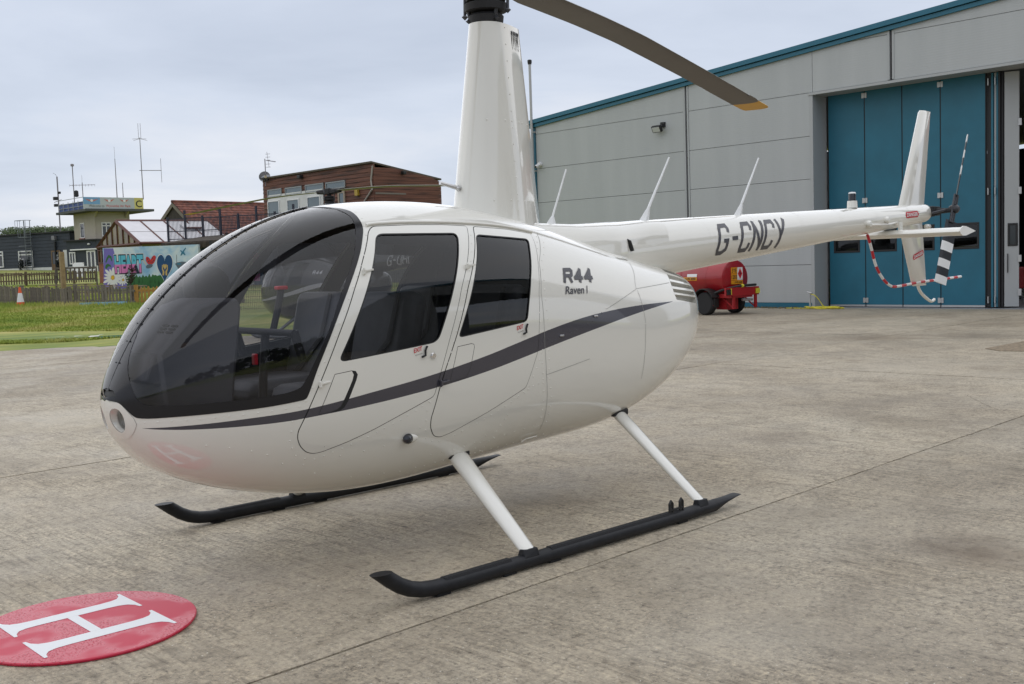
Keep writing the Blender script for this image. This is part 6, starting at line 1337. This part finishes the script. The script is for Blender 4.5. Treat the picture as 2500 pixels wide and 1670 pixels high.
        MB().loft([[o+Vector((dx, s*(-.015+ww*.9*max(0, math.cos(t))), ww*math.sin(t)*.95)) for t in np.linspace(-math.pi/2*1.05, math.pi/2*1.05, 14)] for dx, ww in ((-.02, .028), (.0, .034), (.03, .028), (.06, .015), (.085, .004))]).build('light_fairing', white, nl, smooth=True)
        MB().lathe([(.0, .03), (.018, .024), (.026, .008), (.027, -.008)], 14, Matrix.Translation(o+Vector((-.016, s*.006, 0))) @ Vector((-.7, s*.7, 0)).to_track_quat('Z', 'Y').to_matrix().to_4x4(), cap=False).build('light_lens', C['lens'], nl, smooth=True)
    stroke_text('R44', lambda u, v: on_body(.016+u, 1.378+v-u*.02, .003), 'model_letter', C['letters'], fus, .066, .066, .031, .021, .36, .012)
    text_on('Raven', lambda u, v: on_body(.0+u, 1.306+v-u*.02, .003), 'variant_word', C['letters'], fus, 1., .014, .3, 1., .02, box=(.178, .045))
    text_on('I', lambda u, v: on_body(.195+u, 1.302+v, .003), 'variant_numeral', C['letters'], fus, 1., .0, .3, 1., .02, box=(.022, .045))
    # panel seams (surface grooves filled with sealant) and rivets
    def line(P, wd, lift, name, m):
        mb = MB(); L_ = densify(P, .03, closed=False); V = []
        for i, p in enumerate(L_):
            a = Vector(L_[max(i-1, 0)]); b = Vector(L_[min(i+1, len(L_)-1)]); t = (b-a).normalized(); nn = Vector((-t.y, t.x))*wd/2
            V += [on_body(p[0]+nn.x, p[1]+nn.y, lift), on_body(p[0]-nn.x, p[1]-nn.y, lift)]
        mb.add(V, [(2*i, 2*i+1, 2*i+3, 2*i+2) for i in range(len(L_)-1)]); mb.build(name, m, fus, fixn=False)
    for P in ([(-.02, 1.66), (-.16, 1.492), (-.205, 1.324), (-.205, 1.029), (-.19, .869), (-.12, .541)], [(-.19, .869), (.189, .925)], [(.83, 1.47), (.733, 1.345), (.721, 1.308)], [(.721, 1.308), (1.16, 1.33)], [(.721, 1.308), (.364, 1.202)], [(.73, 1.3), (.76, 1.1), (.73, .75)]):
        line(P, .0025, .0012, 'panel_seam', C['groove'])
    mb = MB(); rv = []
    def row(P, sp, side=-1, jit=0.):
        L_ = densify(P, .005, closed=False); acc = 0.; last = None
        for p in L_:
            q = on_body(p[0], p[1], 0, side)
            if last is None or (q-last).length >= sp: rv.append((p[0]+random.uniform(-jit, jit), p[1]+random.uniform(-jit, jit), side)); last = q
    for s in (-1, 1):
        row([(-2.32, .838), (-2.22, .842), (-2.05, .848), (-1.86, .857), (-1.73, .868), (-1.715, .872)], .06, s)
        row([(-1.70, .89), (-1.62, 1.038), (-1.565, 1.144), (-1.49, 1.293), (-1.42, 1.408), (-1.31, 1.568), (-1.262, 1.645), (-1.235, 1.69), (-1.21, 1.74), (-1.205, 1.775)], .062, s)
        row([(-1.76, .80), (-1.765, .70), (-1.72, .62), (-1.64, .60), (-1.48, .645), (-1.35, .69), (-1.2, .745), (-1.03, .815)], .045, s, .003)
        row([(-.955, .90), (-.90, 1.03), (-.862, 1.14), (-.78, 1.33), (-.70, 1.48), (-.6, 1.66)], .055, s)
        row([(-1.04, .82), (-1.045, .70), (-1.02, .62), (-.95, .59), (-.86, .60), (-.6, .69), (-.34, .79), (-.23, .99), (-.21, 1.14)], .05, s, .003)
        for dx in (-.03, .03): row([(-.03+dx, 1.64), (-.165+dx, 1.492), (-.205+dx, 1.324), (-.205+dx, 1.029), (-.19+dx, .869), (-.12+dx, .55)], .055, s, .003)
        row([(-.95, .52), (-.5, .55), (-.1, .58)], .075, s, .004); row([(-1.0, .46), (-.5, .47), (0, .50)], .06, s, .004); row([(-.55, .48), (-.5, .6), (-.45, .7)], .035, s, .006); row([(-.62, .48), (-.58, .6)], .04, s, .006)
        row([(-1.5, .60), (-1.2, .64), (-1.0, .70)], .11, s, .01); row([(-1.4, .47), (-1.1, .46)], .1, s, .01); row([(-2.1, .72), (-1.9, .66), (-1.7, .58), (-1.55, .52)], .09, s, .015)
        row([(.70, 1.30), (.364, 1.21), (.25, 1.15), (.0, 1.08)], .05, s); row([(.73, 1.28), (.76, 1.1), (.73, .75)], .19, s); row([(-.17, .86), (-.3, .81), (-.45, .76)], .04, s, .006); row([(.0, 1.1), (-.15, 1.04)], .02, s, .01)
    stp = np.array(st)
    for x, z, s in rv:
        ri = int(pip(stp, np.array([x]), np.array([z]))[0])
        a, ph = b_aphi(x, z); n_ = s_nrm(a, ph); n_ = Vector((n_.x, n_.y*s, n_.z)); mb.lathe([(.0042, -.001), (.0039, .0012), (.002, .0023), (0, .0027)], 8, Matrix.Translation(on_body(x, z, 0, s)) @ n_.to_track_quat('Z', 'Y').to_matrix().to_4x4(), cap=False, mi=ri)
    mb.build('rivet', [white, stripe], fus, kind='stuff', smooth=True, fixn=False)
    for (x, z) in ((.245, 1.168), (-.07, 1.078)):
        o = on_body(x, z, .0); MB().lathe([(.0, .022), (.006, .02), (.007, .0)], 8, Matrix.Translation(o) @ Vector((.4, -1, .1)).to_track_quat('Z', 'Y').to_matrix().to_4x4(), cap=False).build('drain_stub', C['metal'], fus, smooth=True)
    # step bars on belly
    for pts_ in ([(-.23, .492), (-.21, .507), (-.13, .512), (-.11, .50)],):
        MB().tube([on_body(x, z, .012) for x, z in pts_], .004, 6).build('grab_loop', white, fus, smooth=True)
    MB().lathe([(.03, 0), (.032, .05), (.02, .055)], 14, Matrix.Translation((1.42, -.14, .80)) @ Matrix.Rotation(R(115), 4, 'Y')).build('exhaust_pipe', C['dark'], root, smooth=True)
    # antennas on the boom
    for i, (xb, zb_, xt, zt_) in enumerate(((.48, 1.718, .642, 2.077), (1.389, 1.752, 1.687, 2.195), (2.49, 1.796, 2.781, 2.235))):
        an = empty('whip_antenna', (0, 0, 0), parent=root); b0 = Vector((xb, 0, zb_)); t0 = Vector((xt, 0, zt_)); k_ = b0.lerp(t0, .22 if i else .17)
        MB().loft([[b0+Vector((-.055, 0, -.008)), b0+Vector((0, -.022, -.008)), b0+Vector((.06, 0, -.008)), b0+Vector((0, .022, -.008))], [k_+Vector((-.014, 0, 0)), k_+Vector((0, -.008, 0)), k_+Vector((.014, 0, 0)), k_+Vector((0, .008, 0))]]).build('antenna_base', C['bwhite'], an, bevel=.003)
        MB().tube([k_-(t0-b0)*.02, t0], [.010, .006] if i else [.007, .005], 8).build('antenna_whip', C['bwhite'], an, smooth=True)
    bc = empty('beacon', (0, 0, 0), parent=root)
    MB().lathe([(.045, 0), (.042, .06), (.034, .062)], 18, Matrix.Translation((4.175, 0, 1.865))).build('beacon_base', white, bc, smooth=True)
    MB().lathe([(.031, 0), (.031, .05), (.027, .066)], 18, Matrix.Translation((4.175, 0, 1.925))).build('beacon_lens', C['lens'], bc, smooth=True)
    MB().lathe([(.033, 0), (.026, .012), (0, .015)], 18, Matrix.Translation((4.175, 0, 1.988))).build('beacon_cap', C['bwhite'], bc, smooth=True)
    # tail details
    for x, z in ((4.22, 1.72), (4.55, 1.755)):
        MB().lathe([(.03, 0), (.03, .02), (.022, .03), (0, .032)], 16, Matrix.Translation(on_boom(x, z, 0)) @ Matrix.Rotation(math.pi/2, 4, 'X')).build('boom_cap', white, boom, smooth=True)
    MB().tube([on_boom(4.25, 1.712, .02), on_boom(4.6, 1.72, .02), Vector((4.78, -.1, 1.735))], .008, 6).build('control_rod_fairing', white, boom, smooth=True)
    MB().box((4.74, -.14, 1.63), (4.80, -.125, 1.74)).build('stabilizer_bracket', white, stb)
    MB().lathe([(.0, -.05), (.022, -.035), (.024, .02), (.012, .05), (0, .055)], 12, Matrix.Translation((5.44, -.06, 1.70)) @ Matrix.Rotation(math.pi/2, 4, 'Y')).build('tail_light', white, boom, smooth=True)
    def placard(place, w_, h_, par):
        mb = MB(); n = 12; V = []
        for k in range(n+1):
            u = w_*k/n; tt = min(1, min(u, w_-u)/(w_*.07)); V += [place(u, h_/2+h_/2*tt*q) for q in (-1, -.5, 0, .5, 1)]
        mb.add(V, [(k*5+i, k*5+i+1, k*5+i+6, k*5+i+5) for k in range(n) for i in range(4)]); mb.build('danger_placard', C['red'], par, fixn=False)
        text_on('DANGER', lambda u, v: place(u+w_*.1, v+h_*.2)+Vector((0, -.0015, 0)), 'danger_letters', C['bwhite'], par, 1., .02, 0, 1., .03, box=(w_*.8, h_*.6))
    placard(lambda u, v: on_boom(4.925+u, 1.772+v+u*.05, .002), .27, .058, boom)
    placard(lambda u, v: Vector((5.21+u*.97, -.0275, 1.385+v+u*.24)), .22, .05, lf)

lens_dark = mat('smoked_lens', (.02, .022, .028), .08, spec=.6)
MAIN = dict(
    paint=mat('white_aircraft_paint', (.75, .738, .685), .10, spec=.5, coat=1.), stripe=mat('charcoal_stripe_paint', (.055, .053, .068), .2, coat=.5), seam=mat('door_gap_black', (.01, .01, .011), .7),
    groove=mat('panel_groove', (.30, .30, .28), .6), glass=glass('tinted_side_glass', (.55, .56, .57), ior=1.5), wglass=glass('tinted_windscreen', (.82, .82, .85), ior=1.46), band=mat('windscreen_black_band', (.014, .014, .017), .2, spec=.35),
    lining=mat('cabin_lining_grey', (.018, .018, .021), .85), dark=mat('cabin_charcoal', (.014, .014, .016), .7), seat=mat('seat_grey_leather', (.055, .058, .066), .6, noise=.15, nscale=12), console=mat('console_grey', (.075, .075, .082), .65),
    red=mat('signal_red', (.52, .02, .035), .45), metal=mat('steel_bright', (.55, .55, .56), .3, 1.), metal2=mat('rotor_head_grey', (.045, .047, .055), .4, .3), blade=mat('blade_grey_underside', (.10, .088, .075), .5, noise=.08, nscale=3), blade2=mat('tail_blade_black', (.02, .022, .028), .4),
    yellow=mat('blade_tip_yellow', (.62, .33, .02), .45), bwhite=mat('antenna_white', (.76, .77, .78), .4), skid=mat('skid_black', (.013, .014, .017), .5, spec=.3, noise=.3, nscale=14), tread=mat('tread_strip_black', (.012, .012, .014), .9, bump=.4, bscale=300),
    letters=mat('lettering_charcoal', (.06, .06, .072), .3), duct=mat('duct_grey', (.42, .41, .37), .6), chrome=mat('chrome', (.85, .85, .86), .08, 1.), bulb=mat('bulb_glass', (.8, .8, .75), .2), clear=glass('clear_lens', (.95, .95, .95)), lens=lens_dark, az=16.2, reg='G-CNCY')
H1 = empty('helicopter', (0, 0, 0), 0, 'white helicopter with charcoal stripe parked in the foreground on black skids', 'helicopter')
heli(H1, MAIN, True)
DARK = dict(MAIN); DARK.update(paint=mat('black_aircraft_paint', (.02, .021, .024), .18, coat=.6), stripe=mat('silver_stripe_paint', (.35, .35, .36), .3), groove=BLACK, letters=mat('lettering_silver', (.55, .55, .56), .4), bwhite=mat('dull_white', (.6, .6, .6), .5),
    skid=mat('dark_skid_grey', (.05, .05, .055), .5), az=4., reg='G-OHLI', model='R44', blade=mat('olive_blade_paint', (.075, .075, .03), .35))
hp = at(811, 640, 23.5)
H2 = empty('helicopter', (hp.x, hp.y, 0.0), R(-84), 'black helicopter parked behind the white one, seen through its windscreen', 'helicopter')
heli(H2, DARK, False)
# ================================================================== FUEL BOWSER
_bp = gpt(1748, 766, 0.)
bw = empty('fuel_bowser', (_bp.x, _bp.y, 0), R(0), 'red two wheeled fuel bowser trailer with hazard placards', 'fuel trailer')
bw.scale = (.85, .85, .85)
REDB = mat('bowser_red', (.30, .006, .012), .35, coat=.3, noise=.1, nscale=2); REDF = mat('bowser_frame_red', (.33, .008, .012), .5); TYRE = mat('tyre', (.014, .014, .015), .8); ORP = mat('placard_orange', (.72, .30, .01), .5); WHP = mat('placard_white', (.75, .75, .75), .5); BKP = mat('placard_black', (.015, .015, .015), .5)
# local axes: tank axis runs along ta_ (left/back to right/front)
ta_ = Vector((-.106, -.992, 0)).normalized(); tn_ = Vector((-.992, .106, 0)).normalized()
def TP(a, s, z): return ta_*a+tn_*s+Vector((0, 0, z))
rt_, zc_ = .56, 1.06
def tring(a, r_, n=28): return [TP(a, r_*1.05*math.sin(2*math.pi*k/n), zc_+r_*math.cos(2*math.pi*k/n)) for k in range(n)]
tank = MB().loft([tring(-1.62, .03), tring(-1.6, .34), tring(-1.55, .5), tring(-1.45, rt_), tring(.70, rt_), tring(.765, .54), tring(.79, .5), tring(.795, .03)]).build('tank', REDB, bw, smooth=True)
for a in (-.9, .1): MB().loft([tring(a, rt_+.006), tring(a+.05, rt_+.006)], cap=False).build('tank_band', REDB, tank, smooth=True)
def on_tank(a, ang, lift=.004): r_ = rt_+lift; return TP(a, r_*1.05*math.sin(ang), zc_+r_*math.cos(ang))
def curved(a0, a1, g0, g1, m_, name, lift=.004):
    V = []; F = []; nx = 8
    for i in range(nx+1):
        for a in (a0, a1): V.append(on_tank(a, g0+(g1-g0)*i/nx, lift))
    F = [(2*i, 2*i+1, 2*i+3, 2*i+2) for i in range(nx)]; return MB().add(V, F).build(name, m_, tank, fixn=False)
A0 = R(52)
curved(-1.0, -.2, R(84), R(94), ORP, 'placard_phone'); curved(-.6, -.2, R(74), R(83), WHP, 'placard_white')
text_on('01494 40000', lambda u, v: on_tank(-.66+u, R(92.5)-R(7)*v, .008), 'placard_text', BKP, tank, 1., .02, 0, 1., .03, box=(.42, 1.))
EF = lambda s_, z, l_=0.: TP(.80+l_, -s_, z)      # flat rear end of the tank, s_ to the right
def eboard(s0, s1, z0_, z1_, m_, nm): return MB().prism([EF(s0, z0_), EF(s1, z0_), EF(s1, z1_), EF(s0, z1_)], ta_*.008).build(nm, m_, tank)
eboard(-.20, .06, 1.20, 1.38, ORP, 'placard_upper'); eboard(-.20, .06, 1.01, 1.19, ORP, 'placard_number'); eboard(.07, .30, 1.01, 1.38, WHP, 'placard_diamond_board'); eboard(-.20, .30, .89, 1.0, ORP, 'placard_phone')
def etext(q, s0, z0_, w_, h_): text_on(q, lambda u, v: EF(s0+u, z0_+v, .011), 'placard_text', BKP, tank, 1., .015, 0, 1., None, box=(w_, h_))
etext('3YE', -.17, 1.23, .20, .12); etext('1203', -.18, 1.04, .22, .12); etext('01494 40000', -.05, .92, .32, .05)
MB().add([EF(.185, 1.03, .010), EF(.285, 1.195, .010), EF(.185, 1.36, .010), EF(.085, 1.195, .010)], [(0, 1, 2, 3)]).build('hazard_diamond', mat('placard_red', (.55, .01, .03), .5), tank, fixn=False)
MB().add([EF(.185, 1.15, .012), EF(.215, 1.2, .012), EF(.19, 1.29, .012), EF(.155, 1.2, .012)], [(0, 1, 2, 3)]).build('flame_mark', BKP, tank, fixn=False)
# chassis
fr_ = MB()
for s_ in (-.42, .42): MB().prism([TP(-1.5, s_-.04, .50), TP(1.0, s_-.04, .50), TP(1.0, s_-.04, .62), TP(-1.5, s_-.04, .62)], tn_*.08).build('chassis_rail', REDF, bw)
for a in (-1.4, -.2, .95): MB().prism([TP(a, -.46, .50), TP(a+.08, -.46, .50), TP(a+.08, -.46, .60), TP(a, -.46, .60)], tn_*.92).build('cross_member', REDF, bw)
# rear beam with lamps facing the camera, right end
MB().prism([TP(1.0, -.72, .56), TP(1.0, .72, .56), TP(1.0, .72, .80), TP(1.0, -.72, .80)], ta_*.06).build('rear_beam', REDF, bw)
for s_ in (-.60, .35): MB().prism([TP(1.0, s_-.04, .18), TP(1.0, s_+.05, .18), TP(1.0, s_+.05, .8), TP(1.0, s_-.04, .8)], ta_*.05).build('prop_leg', REDF, bw)
for s_ in (-.60, .35): MB().tube([TP(1.0, s_, .2), TP(.6, s_, .5)], .025, 6).build('leg_brace', REDF, bw)
for s_ in (-.64, .62): MB().prism([TP(1.065, s_-.08, .60), TP(1.065, s_+.08, .60), TP(1.065, s_+.08, .75), TP(1.065, s_-.08, .75)], ta_*.03).build('lamp_cluster', BKP if s_ > 0 else mat('lamp_yellow_lens', (.6, .55, .05), .3), bw)
MB().prism([TP(1.07, .50, .60), TP(1.07, .53, .60), TP(1.07, .53, .78), TP(1.07, .50, .78)], ta_*.02).build('plate_edge', YEL, bw)
MB().tube(smooth_line([TP(.2, .62, .45), TP(.4, .6, .60), TP(.75, .5, .75), TP(1.05, .1, .84), TP(1.07, -.3, .85), TP(1.02, -.62, .85)], 2), .04, 8).build('hose_pipe', BLACK, bw, smooth=True)
MB().tube([TP(1.06, .05, .84), TP(1.06, -.02, .845)], .05, 8).build('hose_clip', YEL, bw)
for s_, a in ((.62, .2), (-.62, .2)):
    wh = empty('wheel', TP(a, s_, 0), parent=bw); rw = .34; Mx = Matrix.Translation((0, 0, rw)) @ tn_.to_track_quat('Z', 'Y').to_matrix().to_4x4()
    MB().lathe([(.2, -.12), (.30, -.12), (rw, -.08), (rw, .08), (.30, .12), (.2, .12)], 28, Mx).build('tyre', TYRE, wh, smooth=True)
    MB().lathe([(.2, -.09), (.19, -.05), (.05, -.04), (.05, .1), (.19, .09), (.2, .1)], 20, Mx).build('rim', REDF, wh, smooth=True)
    arc = []
    for k in range(9): g_ = R(-65+130*k/8); arc.append((math.sin(g_)*.42, math.cos(g_)*.42))
    MB().loft([[TP(a+x, s_+q, rw+z+dz) for q, dz in ((-.17, 0), (.17, 0), (.17, .03), (-.17, .03))] for x, z in arc]).build('mudguard', BKP, bw, smooth=True)
MB().tube([TP(.2, -.6, .34), TP(.2, .6, .34)], .05, 8).build('axle', REDF, bw)
MB().prism([TP(.25, .45, .22), TP(.55, .45, .22), TP(.55, .45, .50), TP(.25, .45, .50)], tn_*.2).build('pump_box', BKP, bw, bevel=.02)
MB().prism([TP(.3, .3, .15), TP(.7, .3, .15), TP(.7, .3, .5), TP(.3, .3, .5)], -tn_*.5).build('valve_box', REDF, bw)
MB().tube([TP(.9, -.15, .42), TP(.95, -.55, .42)], .035, 8).build('outlet_pipe', STEEL, bw)
MB().prism([TP(.42, .69, .28), TP(.54, .68, .28), TP(.45, .7, .42)], tn_*.02).build('warning_triangle', mat('reflector_red', (.7, .02, .01), .3), bw)
# ================================================================== H MAT
hm = empty('helipad_disc', (-2.65, -.245, .002), 0, 'round red landing marker disc with white letter H', 'marker')
m, t, b = node_mat('wet_red_disc'); g = N(t, 'ShaderNodeNewGeometry'); b.inputs['Base Color'].default_value = (.50, .014, .05, 1)
nz = N(t, 'ShaderNodeTexNoise', Scale=3.2, Detail=3.); t.links.new(g.outputs['Position'], nz.inputs['Vector']); vo = N(t, 'ShaderNodeTexVoronoi', Scale=95.); t.links.new(g.outputs['Position'], vo.inputs['Vector'])
msk = ramp(t, nz.outputs['Fac'], [(.50, (0, 0, 0)), (.56, (1, 1, 1))]); dr = ramp(t, vo.outputs['Distance'], [(.18, (1, 1, 1)), (.42, (0, 0, 0))])
mm_ = N(t, 'ShaderNodeMath', operation='MULTIPLY'); t.links.new(msk, mm_.inputs[0]); t.links.new(dr, mm_.inputs[1]); bp = N(t, 'ShaderNodeBump', Strength=1., Distance=.002); t.links.new(mm_.outputs[0], bp.inputs['Height']); t.links.new(bp.outputs[0], b.inputs['Normal'])
t.links.new(ramp(t, nz.outputs['Fac'], [(.44, (.5, .5, .5)), (.52, (.26, .26, .26))]), b.inputs['Roughness'])
MB().lathe([(.0, .0), (.456, .0), (.458, .008), (.454, .012), (0, .012)], 96, cap=False).build('disc', m, hm, smooth=True)
WHL = mat('disc_white', (.68, .70, .72), .3)
def hshape(pts, nm):
    MB().prism([(x+2.65, y+.245, .0126) for x, y in pts], (0, 0, .0008)).build(nm, WHL, hm)
for yc_, nm in ((-.07, 'letter_stem'), (-.415, 'letter_stem')):
    hw_ = .042; so2 = .125; pts = []
    def side(sg): return [(-2.925, yc_+sg*so2), (-2.912, yc_+sg*so2), (-2.905, yc_+sg*.09), (-2.885, yc_+sg*.06), (-2.85, yc_+sg*.046), (-2.80, yc_+sg*hw_), (-2.50, yc_+sg*hw_), (-2.45, yc_+sg*.046), (-2.415, yc_+sg*.06), (-2.395, yc_+sg*.09), (-2.388, yc_+sg*so2), (-2.375, yc_+sg*so2)]
    hshape(side(1)+side(-1)[::-1], nm)
hshape([(-2.677, -.372), (-2.632, -.372), (-2.632, -.113), (-2.677, -.113)], 'letter_bar')
# ================================================================== REFLECTED SURROUNDINGS BEHIND THE CAMERA
rh = empty('opposite_hangar', (6, -13.5, 0), R(-3), 'grey hangar across the apron, mirrored in the cabin windows', 'hangar')
OG = mat('reflected_hangar_grey', (.26, .27, .27), .6)
for P in ([(0, 0, 0), (3, 0, 0), (3, 0, 6.95), (0, 0, 6.5)], [(21, 0, 0), (30, 0, 0), (30, 0, 8.2), (21, 0, 9.3)], [(3.01, 0, 5.6), (20.99, 0, 5.6), (20.99, 0, 9.3), (15, 0, 9.6), (3.01, 0, 6.95)]): MB().prism(P, (0, -.3, 0)).build('front_wall', OG, rh)
MB().prism([(0, -.31, 0), (.2, -.31, 0), (.2, -.31, 6.5), (0, -.31, 6.5)], (0, -25, 0)).build('side_wall', OG, rh); MB().prism([(0, -.31, 6.52), (15, -.31, 9.62), (30, -.31, 8.22), (30, -.31, 8.3), (15, -.31, 9.7), (0, -.31, 6.6)], (0, -25, 0)).build('roof', OG, rh)
MB().box((.3, -25, 0), (30, -24.6, 6.5)).build('rear_wall', DARKIN, rh)
MB().prism([(-.3, .01, 6.45), (15, .01, 9.6), (15, .01, 9.85), (-.3, .01, 6.7)], (0, .15, 0)).build('verge', TEAL, rh)
for k in range(22):
    x = -75+k*4.1+random.uniform(-1.2, 1.2); y = -70+random.uniform(-8, 8); tree(Vector((x, y, 0)), random.uniform(6, 10), random.uniform(3.6, 5.0), 900, 'tree in the row behind the photographer mirrored in the windscreen', .5, 'trees mirrored in the windscreen', .12)
MB().box((-160, -400, .012), (1.5, -19, .03)).build('grass_verge', GRASS, kind='structure')
